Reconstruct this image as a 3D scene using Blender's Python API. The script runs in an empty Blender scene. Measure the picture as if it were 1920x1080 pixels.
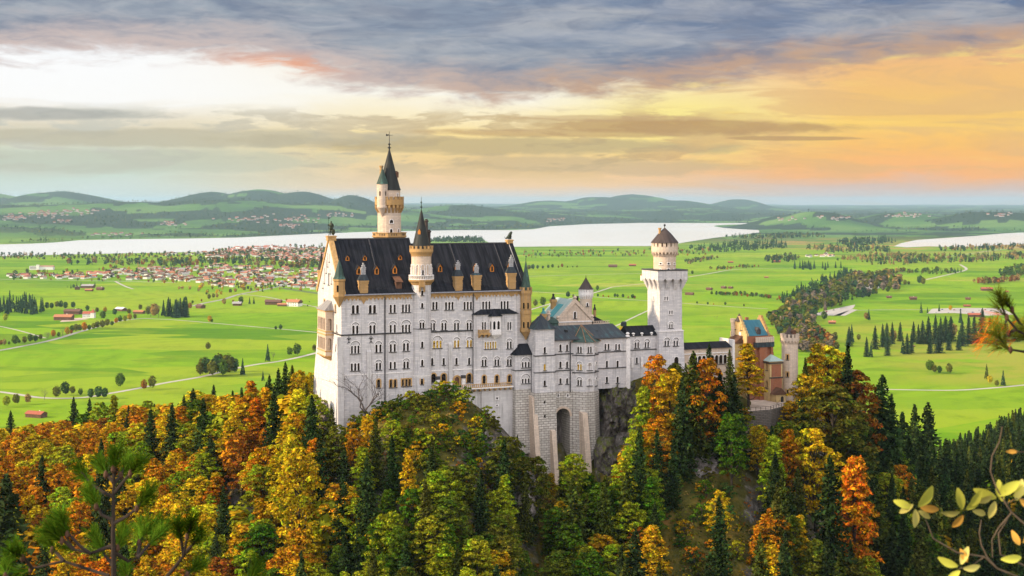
import bpy, bmesh, math, random
import numpy as np
from mathutils import Vector, Matrix

# ------------------------------------------------------------------ camera, world, sun
F, CX, HY, CAMZ = 2600.0, 960.0, 376.0, 200.0          # focal length and horizon in photo pixels, eye height above the plain
S = bpy.context.scene
COL = S.collection
S.render.engine = 'CYCLES'
S.cycles.use_denoising = True
S.cycles.max_bounces = 5
S.cycles.diffuse_bounces = 3
S.cycles.glossy_bounces = 2
S.cycles.transmission_bounces = 3
S.cycles.volume_bounces = 0
S.cycles.transparent_max_bounces = 4
S.cycles.sample_clamp_indirect = 6.0
S.view_settings.view_transform = 'Standard'
S.view_settings.look = 'None'
S.view_settings.exposure = 0.42
S.view_settings.gamma = 1.0

cd = bpy.data.cameras.new('camera')
cam = bpy.data.objects.new('camera', cd); COL.objects.link(cam)
cam.location = (0, 0, CAMZ); cam.rotation_euler = (math.radians(90), 0, 0)
cd.sensor_width = 36.0; cd.lens = F / 1920.0 * 36.0
cd.shift_y = -(540.0 - HY) / 1920.0
cd.clip_start = 0.5; cd.clip_end = 150000.0
cd.dof.use_dof = True; cd.dof.focus_distance = 365.0; cd.dof.aperture_fstop = 5.0
S.camera = cam

SUN_EL, SUN_AZ = math.radians(25), math.radians(-102)   # azimuth from +Y (north), negative = west (left)
sd = bpy.data.lights.new('sun', 'SUN'); sun = bpy.data.objects.new('sun', sd); COL.objects.link(sun)
sd.energy = 5.0; sd.angle = math.radians(2.0); sd.color = (1.0, 0.78, 0.52)
sdir = Vector((math.sin(SUN_AZ) * math.cos(SUN_EL), math.cos(SUN_AZ) * math.cos(SUN_EL), math.sin(SUN_EL)))
sun.rotation_euler = sdir.to_track_quat('Z', 'Y').to_euler()

def lin(r, g, b, k=1.0):
    f = lambda c: ((c / 255.0 + 0.055) / 1.055) ** 2.4 if c > 10.3 else c / 255.0 / 12.92
    return (f(r) * k, f(g) * k, f(b) * k, 1.0)

class NT:
    """small helper round a node tree"""
    def __init__(s, tree): s.t = tree; s.n = tree.nodes; s.l = tree.links
    def new(s, typ, **kw):
        n = s.n.new(typ)
        for k, v in kw.items(): setattr(n, k, v)
        return n
    def put(s, sock, v):
        if isinstance(v, bpy.types.NodeSocket): s.l.new(v, sock)
        elif v is not None: sock.default_value = v
    def math(s, op, a, b=None, c=None, clamp=False):
        n = s.new('ShaderNodeMath', operation=op); n.use_clamp = clamp
        s.put(n.inputs[0], a); s.put(n.inputs[1], b); s.put(n.inputs[2], c)
        return n.outputs[0]
    def mix(s, f, a, b, blend='MIX'):
        n = s.new('ShaderNodeMix', data_type='RGBA', blend_type=blend); n.clamp_factor = True
        s.put(n.inputs[0], f); s.put(n.inputs[6], a); s.put(n.inputs[7], b)
        return n.outputs[2]
    def mapr(s, v, a, b, c=0.0, d=1.0, smooth=True):
        n = s.new('ShaderNodeMapRange'); n.interpolation_type = 'SMOOTHSTEP' if smooth else 'LINEAR'
        s.put(n.inputs[0], v)
        for i, x in enumerate((a, b, c, d)): s.put(n.inputs[1 + i], x)
        return n.outputs[0]
    def noise(s, vec, scale, detail=4, rough=0.55, dist=0.0, dim='3D'):
        n = s.new('ShaderNodeTexNoise', noise_dimensions=dim)
        if vec is not None: s.put(n.inputs['Vector'], vec)
        n.inputs['Scale'].default_value = scale; n.inputs['Detail'].default_value = detail
        n.inputs['Roughness'].default_value = rough; n.inputs['Distortion'].default_value = dist
        return n.outputs[0]
    def ramp(s, f, stops, interp='LINEAR'):
        n = s.new('ShaderNodeValToRGB'); cr = n.color_ramp; cr.interpolation = interp
        while len(cr.elements) < len(stops): cr.elements.new(0.5)
        for e, (p, c) in zip(cr.elements, stops): e.position = p; e.color = c
        s.put(n.inputs[0], f); return n.outputs[0]
    def curve(s, f, pts):
        n = s.new('ShaderNodeFloatCurve'); c = n.mapping.curves[0]
        while len(c.points) < len(pts): c.points.new(0.5, 0.5)
        for p, (x, y) in zip(c.points, pts): p.location = (x, y)
        n.mapping.update(); s.put(n.inputs[1], f); return n.outputs[0]
    def comb(s, x, y, z):
        n = s.new('ShaderNodeCombineXYZ'); s.put(n.inputs[0], x); s.put(n.inputs[1], y); s.put(n.inputs[2], z); return n.outputs[0]
    def sep(s, v):
        n = s.new('ShaderNodeSeparateXYZ'); s.put(n.inputs[0], v); return n.outputs
    def scalev(s, v, sc, off=(0, 0, 0)):
        n = s.new('ShaderNodeMapping'); s.put(n.inputs[0], v); n.inputs[1].default_value = off; n.inputs[3].default_value = sc
        return n.outputs[0]

world = bpy.data.worlds.new("World"); S.world = world; world.use_nodes = True
w = NT(world.node_tree); w.n.clear()
def build_world():
    out = w.new('ShaderNodeOutputWorld')
    nis = w.new('ShaderNodeTexSky', sky_type='NISHITA'); nis.sun_disc = False
    nis.sun_elevation = SUN_EL; nis.sun_rotation = SUN_AZ; nis.altitude = 900
    clear = w.new('ShaderNodeBackground'); w.put(clear.inputs[0], nis.outputs[0]); clear.inputs[1].default_value = 0.12
    d = w.new('ShaderNodeTexCoord').outputs['Generated']
    x, y, z = w.sep(d)
    az = w.math('ARCTAN2', x, y)                                   # compass bearing from north, radians
    el = w.math('ARCSINE', z)                                      # height above the horizon, radians
    t = w.math('MULTIPLY_ADD', az, 1 / 0.76, 0.5)                  # -0.38..0.38 rad -> 0..1
    tt = w.math('MINIMUM', w.math('MAXIMUM', t, 0.0), 1.0)
    e = w.math('MULTIPLY', el, 1 / 0.16, clamp=True)
    E = lambda yy: max(0.0, (HY - yy) / F / 0.16)
    # streaky cloud coordinates: long along the horizon, thin in height
    sv = w.comb(w.math('MULTIPLY', az, 10.0), w.math('MULTIPLY', el, 62.0), 0.3)
    n1 = w.noise(sv, 1.0, 7, 0.6, 0.5)
    sv2 = w.comb(w.math('MULTIPLY', az, 22.0), w.math('MULTIPLY', el, 80.0), 4.7)
    n2 = w.noise(sv2, 1.0, 8, 0.62, 0.3)
    sv3 = w.comb(w.math('MULTIPLY', az, 5.0), w.math('MULTIPLY', el, 9.0), 9.1)
    n3 = w.noise(sv3, 1.0, 4, 0.5, 0.6)
    e_w = w.math('ADD', e, w.math('MULTIPLY_ADD', n1, 0.16, -0.08))
    left = w.ramp(e_w, [(0.0, lin(214, 226, 222)), (E(330), lin(206, 222, 208)), (E(285), lin(212, 216, 196)), (E(245), lin(224, 214, 190)),
                        (E(222), lin(240, 232, 216)), (E(195), lin(255, 254, 252)), (E(130), lin(255, 255, 255)), (1.0, lin(235, 240, 248))])
    mid = w.ramp(e_w, [(0.0, lin(226, 214, 204)), (E(345), lin(250, 208, 156)), (E(300), lin(246, 210, 142)), (E(258), lin(255, 226, 150)),
                       (E(215), lin(255, 240, 200)), (E(180), lin(255, 250, 236)), (E(120), lin(255, 244, 220)), (1.0, lin(235, 228, 220))])
    right = w.ramp(e_w, [(0.0, lin(214, 206, 206)), (E(352), lin(220, 190, 174)), (E(328), lin(255, 182, 112)), (E(285), lin(255, 192, 98)), (E(240), lin(255, 210, 104)),
                         (E(190), lin(246, 196, 110)), (E(130), lin(246, 190, 120)), (1.0, lin(230, 200, 170))])
    base = w.mix(w.mapr(tt, 0.10, 0.46), left, mid)
    base = w.mix(w.mapr(tt, 0.52, 0.84), base, right)
    # brighter breaks of yellow light low in the north
    gl = w.math('MULTIPLY', w.mapr(w.math('ABSOLUTE', w.math('SUBTRACT', tt, 0.66)), 0.0, 0.17, 1, 0),
                w.mapr(w.math('ABSOLUTE', w.math('SUBTRACT', e, E(222))), 0.0, 0.24, 1, 0))
    base = w.mix(w.math('MULTIPLY', gl, w.mapr(n3, 0.30, 0.55)), base, lin(255, 236, 142))
    n5 = w.noise(w.comb(w.math('MULTIPLY_ADD', el, 26.0, w.math('MULTIPLY', az, 6.0)), w.math('MULTIPLY_ADD', az, -3.0, w.math('MULTIPLY', el, 42.0)), 3.1), 1.0, 6, 0.6, 0.9)
    base = w.mix(w.math('MULTIPLY', w.mapr(n5, 0.50, 0.62), w.mapr(tt, 0.60, 0.75, 0.0, 0.6)), base, lin(228, 182, 122))
    base = w.mix(w.math('MULTIPLY', w.mapr(n5, 0.46, 0.36), w.math('MULTIPLY', w.mapr(e, E(330), E(270)), w.mapr(tt, 0.55, 0.72, 0.0, 0.75))), base, lin(255, 224, 120))
    base = w.mix(w.math('MULTIPLY', w.mapr(n3, 0.52, 0.66), w.math('MULTIPLY', w.mapr(tt, 0.6, 0.8), 0.45)), base, lin(226, 178, 120))
    # thin grey-beige streaks in the middle band
    band = w.math('MULTIPLY', w.mapr(e, E(352), E(300)), w.mapr(e, E(222), E(195), 1.0, 0.0))
    band = w.math('MULTIPLY', band, w.mapr(tt, 0.80, 0.62, 0.12, 1.0))
    dens = w.math('MULTIPLY', w.mapr(w.math('MULTIPLY_ADD', n2, 0.45, w.math('MULTIPLY', n1, 0.6)), 0.505, 0.565), band)
    stc = w.mix(w.mapr(tt, 0.1, 0.55), lin(200, 199, 186), lin(202, 172, 120))
    stc = w.mix(w.mapr(tt, 0.55, 0.8), stc, lin(206, 150, 100))
    n6 = w.noise(w.comb(w.math('MULTIPLY', az, 24.0), w.math('MULTIPLY', el, 105.0), 1.9), 1.0, 7, 0.62, 1.1)
    dens = w.math('MULTIPLY', dens, w.mapr(n6, 0.25, 0.6, 0.55, 1.0))
    base = w.mix(w.math('MULTIPLY', dens, 0.85), base, stc)
    # named long bars of cloud: bearing, height, half length, half thickness
    for (px, py, hl, ht, col, k) in ((1270, 238, 290, 13, (186, 146, 92), 0.8), (1080, 250, 330, 8, (190, 152, 100), 0.7), (930, 272, 420, 16, (186, 166, 122), 0.75),
                                     (130, 222, 190, 11, (172, 172, 166), 0.8), (1120, 310, 260, 16, (196, 172, 132), 0.6), (330, 262, 420, 16, (190, 182, 158), 0.7),
                                     (1130, 222, 230, 6, (196, 160, 112), 0.6), (260, 305, 380, 22, (188, 192, 172), 0.55), (1480, 262, 120, 4, (180, 140, 92), 0.7)):
        a0 = (px - CX) / F; e0 = (HY - py) / F
        dx = w.math('MULTIPLY', w.math('SUBTRACT', az, a0), F / hl)
        tilt = w.math('MULTIPLY', dx, -0.35 if px > 900 else 0.15)
        dy = w.math('ADD', w.math('MULTIPLY', w.math('SUBTRACT', el, e0), F / ht), w.math('MULTIPLY', tilt, -1.0))
        r = w.math('ADD', w.math('MULTIPLY', dx, dx), w.math('MULTIPLY', dy, dy))
        r = w.math('ADD', r, w.math('MULTIPLY_ADD', n2, 3.6, -1.8))
        base = w.mix(w.math('MULTIPLY', w.mapr(r, 1.5, 0.35), k), base, lin(*col))
    # heavy blue-grey deck overhead, with a ragged lit edge
    B = lambda px: ((px - CX) / F) / 0.76 + 0.5
    edge = w.curve(tt, [(0, E(128)), (B(0), E(130)), (B(250), E(108)), (B(430), E(114)), (B(620), E(150)), (B(800), E(176)), (B(1000), E(178)),
                        (B(1250), E(166)), (B(1480), E(150)), (B(1700), E(132)), (B(1920), E(116)), (1, E(110))])
    ed = w.math('SUBTRACT', e, edge)
    ed = w.math('ADD', ed, w.math('MULTIPLY_ADD', n2, 0.26, -0.13))
    ed = w.math('ADD', ed, w.math('MULTIPLY_ADD', n3, 0.14, -0.07))
    deckc = w.mix(w.mapr(tt, 0.15, 0.8), lin(152, 162, 174), lin(98, 120, 154))
    deckc = w.mix(w.mapr(n1, 0.38, 0.66), deckc, lin(166, 170, 178))
    deckc = w.mix(w.mapr(n2, 0.40, 0.70, 0.0, 0.55), deckc, lin(112, 124, 148))
    n4 = w.noise(w.comb(w.math('MULTIPLY', az, 7.0), w.math('MULTIPLY', el, 34.0), 2.2), 1.0, 6, 0.58, 0.8)
    deckc = w.mix(w.mapr(n4, 0.50, 0.68, 0.0, 0.42), deckc, lin(174, 178, 188))
    deckc = w.mix(w.mapr(n4, 0.48, 0.34, 0.0, 0.45), deckc, lin(94, 112, 142))
    warm = w.mix(w.mapr(tt, 0.3, 0.6), lin(206, 186, 180), lin(196, 158, 130))
    deckc = w.mix(w.mapr(n6, 0.50, 0.70, 0.0, 0.34), deckc, lin(186, 188, 196))
    deckc = w.mix(w.mapr(n6, 0.50, 0.34, 0.0, 0.34), deckc, lin(98, 112, 140))
    deckc = w.mix(w.math('MULTIPLY', w.mapr(ed, 0.20, 0.03), w.mapr(n6, 0.3, 0.6, 0.55, 1.0)), deckc, warm)
    rosy = w.math('MULTIPLY', w.mapr(w.math('ABSOLUTE', w.math('SUBTRACT', tt, B(520))), 0.0, 0.10, 1, 0), w.mapr(w.math('ABSOLUTE', w.math('SUBTRACT', e, E(128))), 0.0, 0.09, 1, 0))
    deckc = w.mix(w.math('MULTIPLY', rosy, w.mapr(n2, 0.42, 0.56)), deckc, lin(236, 164, 126))
    base = w.mix(w.math('MULTIPLY', w.mapr(w.math('ADD', ed, w.math('MULTIPLY_ADD', n6, 0.10, -0.05)), -0.045, 0.065), 0.97), base, deckc)
    # the rest of the sky vault: broken bright cloud, with brightness added high up and behind (south) to fill the castle front
    high = w.mapr(el, 0.17, 0.50)
    vault = w.mix(w.mapr(n3, 0.35, 0.65), lin(222, 226, 238), lin(255, 252, 248))
    base = w.mix(high, base, vault)
    gain = w.math('ADD', 1.0, w.math('MULTIPLY', high, 0.35))
    south = w.math('MULTIPLY', w.mapr(y, 0.2, -0.6), w.mapr(el, 0.0, 0.1))
    base = w.mix(south, base, lin(244, 240, 244))
    gain = w.math('ADD', gain, w.math('MULTIPLY', south, 1.45))
    # the photograph's sky keeps its tone when the exposure lifts the land
    gain = w.math('MULTIPLY', gain, 1 / 2 ** 0.42)
    cl = w.new('ShaderNodeBackground'); w.put(cl.inputs[0], base); w.put(cl.inputs[1], gain)
    mixs = w.new('ShaderNodeMixShader')
    w.put(mixs.inputs[0], w.mapr(high, 0.0, 1.0, 0.97, 0.72, smooth=False))
    w.l.new(clear.outputs[0], mixs.inputs[1]); w.l.new(cl.outputs[0], mixs.inputs[2])
    w.l.new(mixs.outputs[0], out.inputs[0])
build_world()

# ------------------------------------------------------------------ geometry helpers
RND = random.Random(7)
class MB:
    """collects faces; build() links them as ONE mesh object"""
    def __init__(s): s.v = []; s.f = []; s.m = []
    def add(s, vs, fs, mi=0):
        k = len(s.v); s.v.extend([tuple(p) for p in vs])
        for f in fs: s.f.append(tuple(i + k for i in f)); s.m.append(mi)
    def join(s, o, mat=None):
        vs = [tuple(mat @ Vector(p)) for p in o.v] if mat is not None else o.v
        k = len(s.v); s.v.extend(vs); s.f.extend([tuple(i + k for i in f) for f in o.f]); s.m.extend(o.m)
    def box(s, a0, a1, b0, b1, c0, c1, mi=0):
        s.add([(a0, b0, c0), (a1, b0, c0), (a1, b1, c0), (a0, b1, c0), (a0, b0, c1), (a1, b0, c1), (a1, b1, c1), (a0, b1, c1)],
              [(0, 3, 2, 1), (4, 5, 6, 7), (0, 1, 5, 4), (1, 2, 6, 5), (2, 3, 7, 6), (3, 0, 4, 7)], mi)
    def loft(s, rings, mi=0, cap0=True, cap1=True):
        """closed rings of equal length, counter-clockwise seen from above, from low to high"""
        n = len(rings[0]); vs = [p for r in rings for p in r]; fs = []
        for i in range(len(rings) - 1):
            for j in range(n):
                a, b = i * n + j, i * n + (j + 1) % n
                fs.append((a, b, b + n, a + n))
        if cap0: fs.append(tuple(reversed(range(n))))
        if cap1: fs.append(tuple((len(rings) - 1) * n + j for j in range(n)))
        s.add(vs, fs, mi)
    def prism(s, poly, z0, z1, mi=0, top=None):
        s.loft([[(a, b, z0) for a, b in poly], [(a, b, z1) for a, b in (top or poly)]], mi)
    def pyramid(s, poly, z0, apex, mi=0):
        n = len(poly)
        s.add([(a, b, z0) for a, b in poly] + [apex], [(i, (i + 1) % n, n) for i in range(n)] + [tuple(reversed(range(n)))], mi)
    def lathe(s, c, prof, n=24, mi=0, a0=0.0):
        """profile [(radius, z)] from low to high round the axis through c"""
        rings = [[(c[0] + max(r, 0.004) * math.cos(a0 + 2 * math.pi * j / n), c[1] + max(r, 0.004) * math.sin(a0 + 2 * math.pi * j / n), z) for j in range(n)] for r, z in prof]
        s.loft(rings, mi)
    def ext_x(s, poly, x0, x1, mi=0):
        """polygon in (y, z), counter-clockwise, pushed along x"""
        n = len(poly)
        s.add([(x1, a, b) for a, b in poly] + [(x0, a, b) for a, b in poly],
              [tuple(range(n)), tuple(reversed(range(n, 2 * n)))] + [(i, i + n, (i + 1) % n + n, (i + 1) % n) for i in range(n)], mi)
    def ext_y(s, poly, y0, y1, mi=0):
        """polygon in (x, z), counter-clockwise seen from -y, pushed along y"""
        n = len(poly)
        s.add([(a, y0, b) for a, b in poly] + [(a, y1, b) for a, b in poly],
              [tuple(range(n)), tuple(reversed(range(n, 2 * n)))] + [(i, i + n, (i + 1) % n + n, (i + 1) % n) for i in range(n)], mi)
    def tube(s, pts, rads, n=6, mi=0):
        pts = [Vector(p) for p in pts]; rings = []
        for i, p in enumerate(pts):
            d = (pts[min(i + 1, len(pts) - 1)] - pts[max(i - 1, 0)]).normalized()
            a = d.cross(Vector((0.31, 0.94, 0.12))).normalized(); b = d.cross(a)
            rings.append([tuple(p + (a * math.cos(2 * math.pi * j / n) + b * math.sin(2 * math.pi * j / n)) * rads[i]) for j in range(n)])
        s.loft(rings, mi)
    def quad(s, a, b, c, d, mi=0): s.add([a, b, c, d], [(0, 1, 2, 3)], mi)
    def mesh(s, name, mats, uv=True, smooth=False, off=(0, 0, 0)):
        me = bpy.data.meshes.new(name)
        v = np.array(s.v, dtype=np.float64).reshape(-1, 3) - np.array(off)
        me.from_pydata(v.tolist(), [], s.f)
        for m in (mats if isinstance(mats, (list, tuple)) else [mats]): me.materials.append(m)
        if any(s.m): me.polygons.foreach_set('material_index', s.m)
        if smooth: me.polygons.foreach_set('use_smooth', [True] * len(s.f))
        me.update()
        if uv: box_uv(me)
        return me

def box_uv(me):
    """metre-scaled UVs laid on from the nearest axis"""
    nl = len(me.loops)
    if nl == 0: return
    uvl = me.uv_layers.new(name='UVMap') if not me.uv_layers else me.uv_layers[0]
    vi = np.zeros(nl, dtype=np.int32); me.loops.foreach_get('vertex_index', vi)
    co = np.zeros(len(me.vertices) * 3); me.vertices.foreach_get('co', co); co = co.reshape(-1, 3)
    nf = len(me.polygons); no = np.zeros(nf * 3); me.polygons.foreach_get('normal', no); no = no.reshape(-1, 3)
    tot = np.zeros(nf, dtype=np.int32); me.polygons.foreach_get('loop_total', tot)
    ln = np.repeat(no, tot, axis=0); c = co[vi]
    ax = np.abs(ln); flat = ax[:, 2] > 0.93
    usex = ax[:, 0] > ax[:, 1]
    u = np.where(usex, c[:, 1], c[:, 0]); vv = np.where(flat, np.where(usex, c[:, 0], c[:, 1]), c[:, 2])
    uvl.data.foreach_set('uv', np.stack([u, vv], 1).ravel())

# the castle's own frame: u along the south front, v into the hill, z up; origin at the palace's south-west corner
TH = math.radians(22.7)
CT, ST = math.cos(TH), math.sin(TH)
OX, OY = (640 - CX) / F * 347.0, 347.0
def UVW(u, v): return (OX + u * CT - v * ST, OY + u * ST + v * CT)
def fu(px, v):
    a = (px - CX) / F
    return (a * (OY + v * CT) - OX + v * ST) / (CT - a * ST)
def fv(px, u):
    a = (px - CX) / F
    return (a * (OY + u * ST) - OX - u * CT) / (-ST - a * CT)
def zat(py, u, v): return CAMZ - (py - HY) / F * (OY + u * ST + v * CT)
def fz(px, py, v): return zat(py, fu(px, v), v)
def P(px, py, Y): return ((px - CX) / F * Y, Y, CAMZ - (py - HY) / F * Y)
def G(px, py):
    Y = CAMZ * F / (py - HY); return ((px - CX) / F * Y, Y)

class Thing: pass
def tag(o, label=None, cat=None, group=None, kind=None):
    for k, v in (('label', label), ('category', cat), ('group', group), ('kind', kind)):
        if v: o[k] = v
def thing(name, label, cat, base=(0, 0, 0), rot=TH, castle=True, group=None):
    t = Thing(); t.base = base; t.cut = {}
    o = bpy.data.objects.new(name, None); COL.objects.link(o); o.empty_display_size = 0.5
    if castle: x, y = UVW(base[0], base[1]); o.location = (x, y, base[2]); o.rotation_euler = (0, 0, rot)
    else: o.location = base; o.rotation_euler = (0, 0, rot)
    tag(o, label, cat, group); t.o = o
    return t
def part(name, mb, mats, t, smooth=False, parent=None, label=None):
    me = mb.mesh(name, mats, smooth=smooth, off=t.base)
    o = bpy.data.objects.new(name, me); COL.objects.link(o); o.parent = t.o
    if parent is not None:
        o.parent = parent
        if parent.type == 'MESH': o.location = tuple(-c for c in parent.location)
    if label: o['label'] = label
    return o
def solo(name, mb, mats, label, cat, group=None, smooth=False, kind=None, base=None):
    """a thing of one mesh, in world metres"""
    base = base or (0, 0, 0)
    o = bpy.data.objects.new(name, mb.mesh(name, mats, smooth=smooth, off=base)); COL.objects.link(o); o.location = base
    tag(o, label, cat, group, kind)
    return o
def cut(obj, cmb):
    """cut the openings in cmb out of a wall"""
    if not cmb.f: return
    me = bpy.data.meshes.new('openings'); me.from_pydata(cmb.v, [], cmb.f)
    bm = bmesh.new(); bm.from_mesh(me); bmesh.ops.recalc_face_normals(bm, faces=bm.faces); bm.to_mesh(me); bm.free()
    c = bpy.data.objects.new('openings', me); COL.objects.link(c); c.parent = obj.parent
    md = obj.modifiers.new('b', 'BOOLEAN'); md.operation = 'DIFFERENCE'; md.object = c; md.solver = 'EXACT'
    bpy.context.view_layer.update()
    dg = bpy.context.evaluated_depsgraph_get()
    new = bpy.data.meshes.new_from_object(obj.evaluated_get(dg), depsgraph=dg)
    obj.modifiers.clear(); old = obj.data; new.name = old.name; obj.data = new
    bpy.data.objects.remove(c); bpy.data.meshes.remove(old)
    box_uv(new)

# ------------------------------------------------------------------ materials
def mat(name):
    m = bpy.data.materials.new(name); m.use_nodes = True
    n = NT(m.node_tree); n.n.clear()
    out = n.new('ShaderNodeOutputMaterial'); b = n.new('ShaderNodeBsdfPrincipled')
    n.l.new(b.outputs[0], out.inputs[0]); b.inputs['Roughness'].default_value = 0.85
    b.inputs['Specular IOR Level'].default_value = 0.25
    return m, n, b
def bump(n, b, h, strength, dist):
    bp = n.new('ShaderNodeBump'); bp.inputs['Strength'].default_value = strength; bp.inputs['Distance'].default_value = dist
    n.put(bp.inputs['Height'], h); n.l.new(bp.outputs[0], b.inputs['Normal'])
def plain(name, col, rough=0.8, var=0.18, scale=3.0, metal=0.0, spec=0.25):
    m, n, b = mat(name); tc = n.new('ShaderNodeTexCoord').outputs['Object']
    nz = n.noise(tc, scale, 5, 0.6)
    c = n.mix(n.mapr(nz, 0.3, 0.7), tuple(x * (1 - var) for x in col[:3]) + (1,), tuple(min(1, x * (1 + var)) for x in col[:3]) + (1,))
    n.put(b.inputs['Base Color'], c); b.inputs['Roughness'].default_value = rough; b.inputs['Metallic'].default_value = metal
    b.inputs['Specular IOR Level'].default_value = spec
    return m
def masonry(name, c1, c2, mortar, bw, bh, gap=0.03, streak=0.25, bstr=0.25, bdist=0.03, stain=(0.2, 0.19, 0.17, 1)):
    m, n, b = mat(name)
    uv = n.new('ShaderNodeUVMap').outputs[0]; tc = n.new('ShaderNodeTexCoord').outputs['Object']
    wob = n.noise(uv, 0.7, 2, 0.5)
    br = n.new('ShaderNodeTexBrick'); n.put(br.inputs['Vector'], uv)
    br.inputs['Scale'].default_value = 1.0; br.inputs['Brick Width'].default_value = bw; br.inputs['Row Height'].default_value = bh
    br.inputs['Mortar Size'].default_value = gap; br.inputs['Mortar Smooth'].default_value = 0.3; br.inputs['Bias'].default_value = 0.1
    n.put(br.inputs['Color1'], c1); n.put(br.inputs['Color2'], c2); n.put(br.inputs['Mortar'], mortar)
    x, y, z = n.sep(tc)
    st = n.noise(n.comb(n.math('MULTIPLY', x, 1.9), n.math('MULTIPLY', y, 1.9), n.math('MULTIPLY', z, 0.11)), 1.0, 6, 0.65)
    big = n.noise(tc, 0.22, 5, 0.62)
    c = n.mix(n.math('MULTIPLY', n.mapr(st, 0.50, 0.68), streak), br.outputs['Color'], stain)
    c = n.mix(n.mapr(big, 0.35, 0.72, 0.0, streak * 0.8), c, tuple(0.72 * k for k in c1[:3]) + (1,))
    fine = n.noise(uv, 5.0, 4, 0.7)
    c = n.mix(n.mapr(fine, 0.55, 0.8, 0.0, 0.35), c, tuple(0.6 * k for k in c1[:3]) + (1,))
    n.put(b.inputs['Base Color'], c)
    hgt = n.math('ADD', n.math('MULTIPLY', br.outputs['Fac'], -1.0), n.math('MULTIPLY', fine, 0.8))
    bump(n, b, hgt, bstr, bdist)
    return m
M = {}
M['ashlar'] = masonry('white limestone ashlar', (0.70, 0.66, 0.63, 1), (0.53, 0.51, 0.51, 1), (0.42, 0.40, 0.40, 1), 1.3, 0.46, 0.03, 0.5)
M['ashlar_low'] = masonry('weathered white limestone', (0.64, 0.61, 0.58, 1), (0.55, 0.52, 0.50, 1), (0.48, 0.46, 0.44, 1), 1.6, 0.6, 0.02, 0.62)
M['sandstone'] = masonry('yellow sandstone', (0.50, 0.30, 0.115, 1), (0.42, 0.25, 0.095, 1), (0.32, 0.22, 0.11, 1), 0.9, 0.4, 0.025, 0.4)
M['pinkstone'] = masonry('pale tower stone', (0.68, 0.54, 0.41, 1), (0.56, 0.44, 0.34, 1), (0.42, 0.34, 0.27, 1), 1.1, 0.42, 0.03, 0.4)
M['rustic'] = masonry('rusticated stone', (0.68, 0.63, 0.56, 1), (0.50, 0.46, 0.40, 1), (0.24, 0.20, 0.17, 1), 1.35, 0.62, 0.07, 0.5, 0.9, 0.25)
M['darkrustic'] = masonry('dark retaining wall stone', (0.20, 0.17, 0.14, 1), (0.13, 0.11, 0.09, 1), (0.06, 0.05, 0.045, 1), 1.1, 0.45, 0.06, 0.6, 0.9, 0.2)
M['brick'] = masonry('red brick', (0.32, 0.105, 0.045, 1), (0.26, 0.08, 0.035, 1), (0.32, 0.17, 0.10, 1), 0.5, 0.17, 0.02, 0.35)
M['yellow'] = masonry('yellow limestone', (0.60, 0.44, 0.20, 1), (0.52, 0.37, 0.16, 1), (0.40, 0.28, 0.13, 1), 0.8, 0.35, 0.02, 0.4)
M['trim'] = plain('pale stone trim', (0.74, 0.70, 0.66), 0.75, 0.12, 2.0)
M['ochretrim'] = plain('sandstone trim', (0.46, 0.28, 0.11), 0.8, 0.2, 1.5)
M['darktrim'] = plain('dark lead trim and arch shade', (0.05, 0.048, 0.05), 0.5, 0.3, 2.0)
M['dormer'] = plain('orange stained wood', (0.46, 0.17, 0.025), 0.6, 0.2, 3.0)
M['bronze'] = plain('patinated bronze', (0.045, 0.055, 0.035), 0.45, 0.4, 3.0, 0.5)
M['iron'] = plain('dark iron', (0.03, 0.03, 0.03), 0.5, 0.3, 3.0, 0.3)
M['zinc'] = plain('zinc cowl', (0.45, 0.45, 0.46), 0.4, 0.3, 4.0, 0.6)
M['blank'] = plain('plastered niche', (0.58, 0.55, 0.53), 0.85, 0.1, 1.0)
def seamed(name, c1, c2, seam, step=0.62, patina=None, rough=0.55, pk=(0.52, 0.70)):
    m, n, b = mat(name); uv = n.new('ShaderNodeUVMap').outputs[0]; tc = n.new('ShaderNodeTexCoord').outputs['Object']
    x, y, _ = n.sep(uv)
    fr = n.math('FRACT', n.math('DIVIDE', x, step))
    rib = n.mapr(n.math('ABSOLUTE', n.math('SUBTRACT', fr, 0.5)), 0.40, 0.48)
    st = n.noise(n.comb(n.math('MULTIPLY', x, 1.3), n.math('MULTIPLY', y, 0.14), 0.0), 1.0, 6, 0.65)
    big = n.noise(tc, 0.3, 4, 0.6)
    c = n.mix(n.mapr(st, 0.35, 0.68), c1, c2)
    if patina:
        p = n.mapr(n.math('ADD', n.math('MULTIPLY', st, 0.6), n.math('MULTIPLY', big, 0.4)), pk[0], pk[1])
        c = n.mix(p, c, patina)
    c = n.mix(n.math('MULTIPLY', rib, 0.55), c, seam)
    n.put(b.inputs['Base Color'], c); b.inputs['Roughness'].default_value = rough; b.inputs['Specular IOR Level'].default_value = 0.12
    bump(n, b, rib, 0.5, 0.06)
    return m
M['slate'] = seamed('dark sheet roof', (0.007, 0.008, 0.011, 1), (0.024, 0.025, 0.032, 1), (0.004, 0.004, 0.006, 1), 0.62, (0.040, 0.042, 0.052, 1), 0.8, (0.57, 0.74))
M['slategreen'] = seamed('dark copper roof', (0.028, 0.036, 0.044, 1), (0.05, 0.055, 0.06, 1), (0.015, 0.016, 0.02, 1), 0.5, (0.05, 0.15, 0.16, 1), 0.5, (0.50, 0.70))
M['copper'] = seamed('green copper roof', (0.05, 0.085, 0.07, 1), (0.03, 0.045, 0.035, 1), (0.015, 0.02, 0.018, 1), 0.4, (0.10, 0.22, 0.18, 1), 0.5, (0.48, 0.66))
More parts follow.
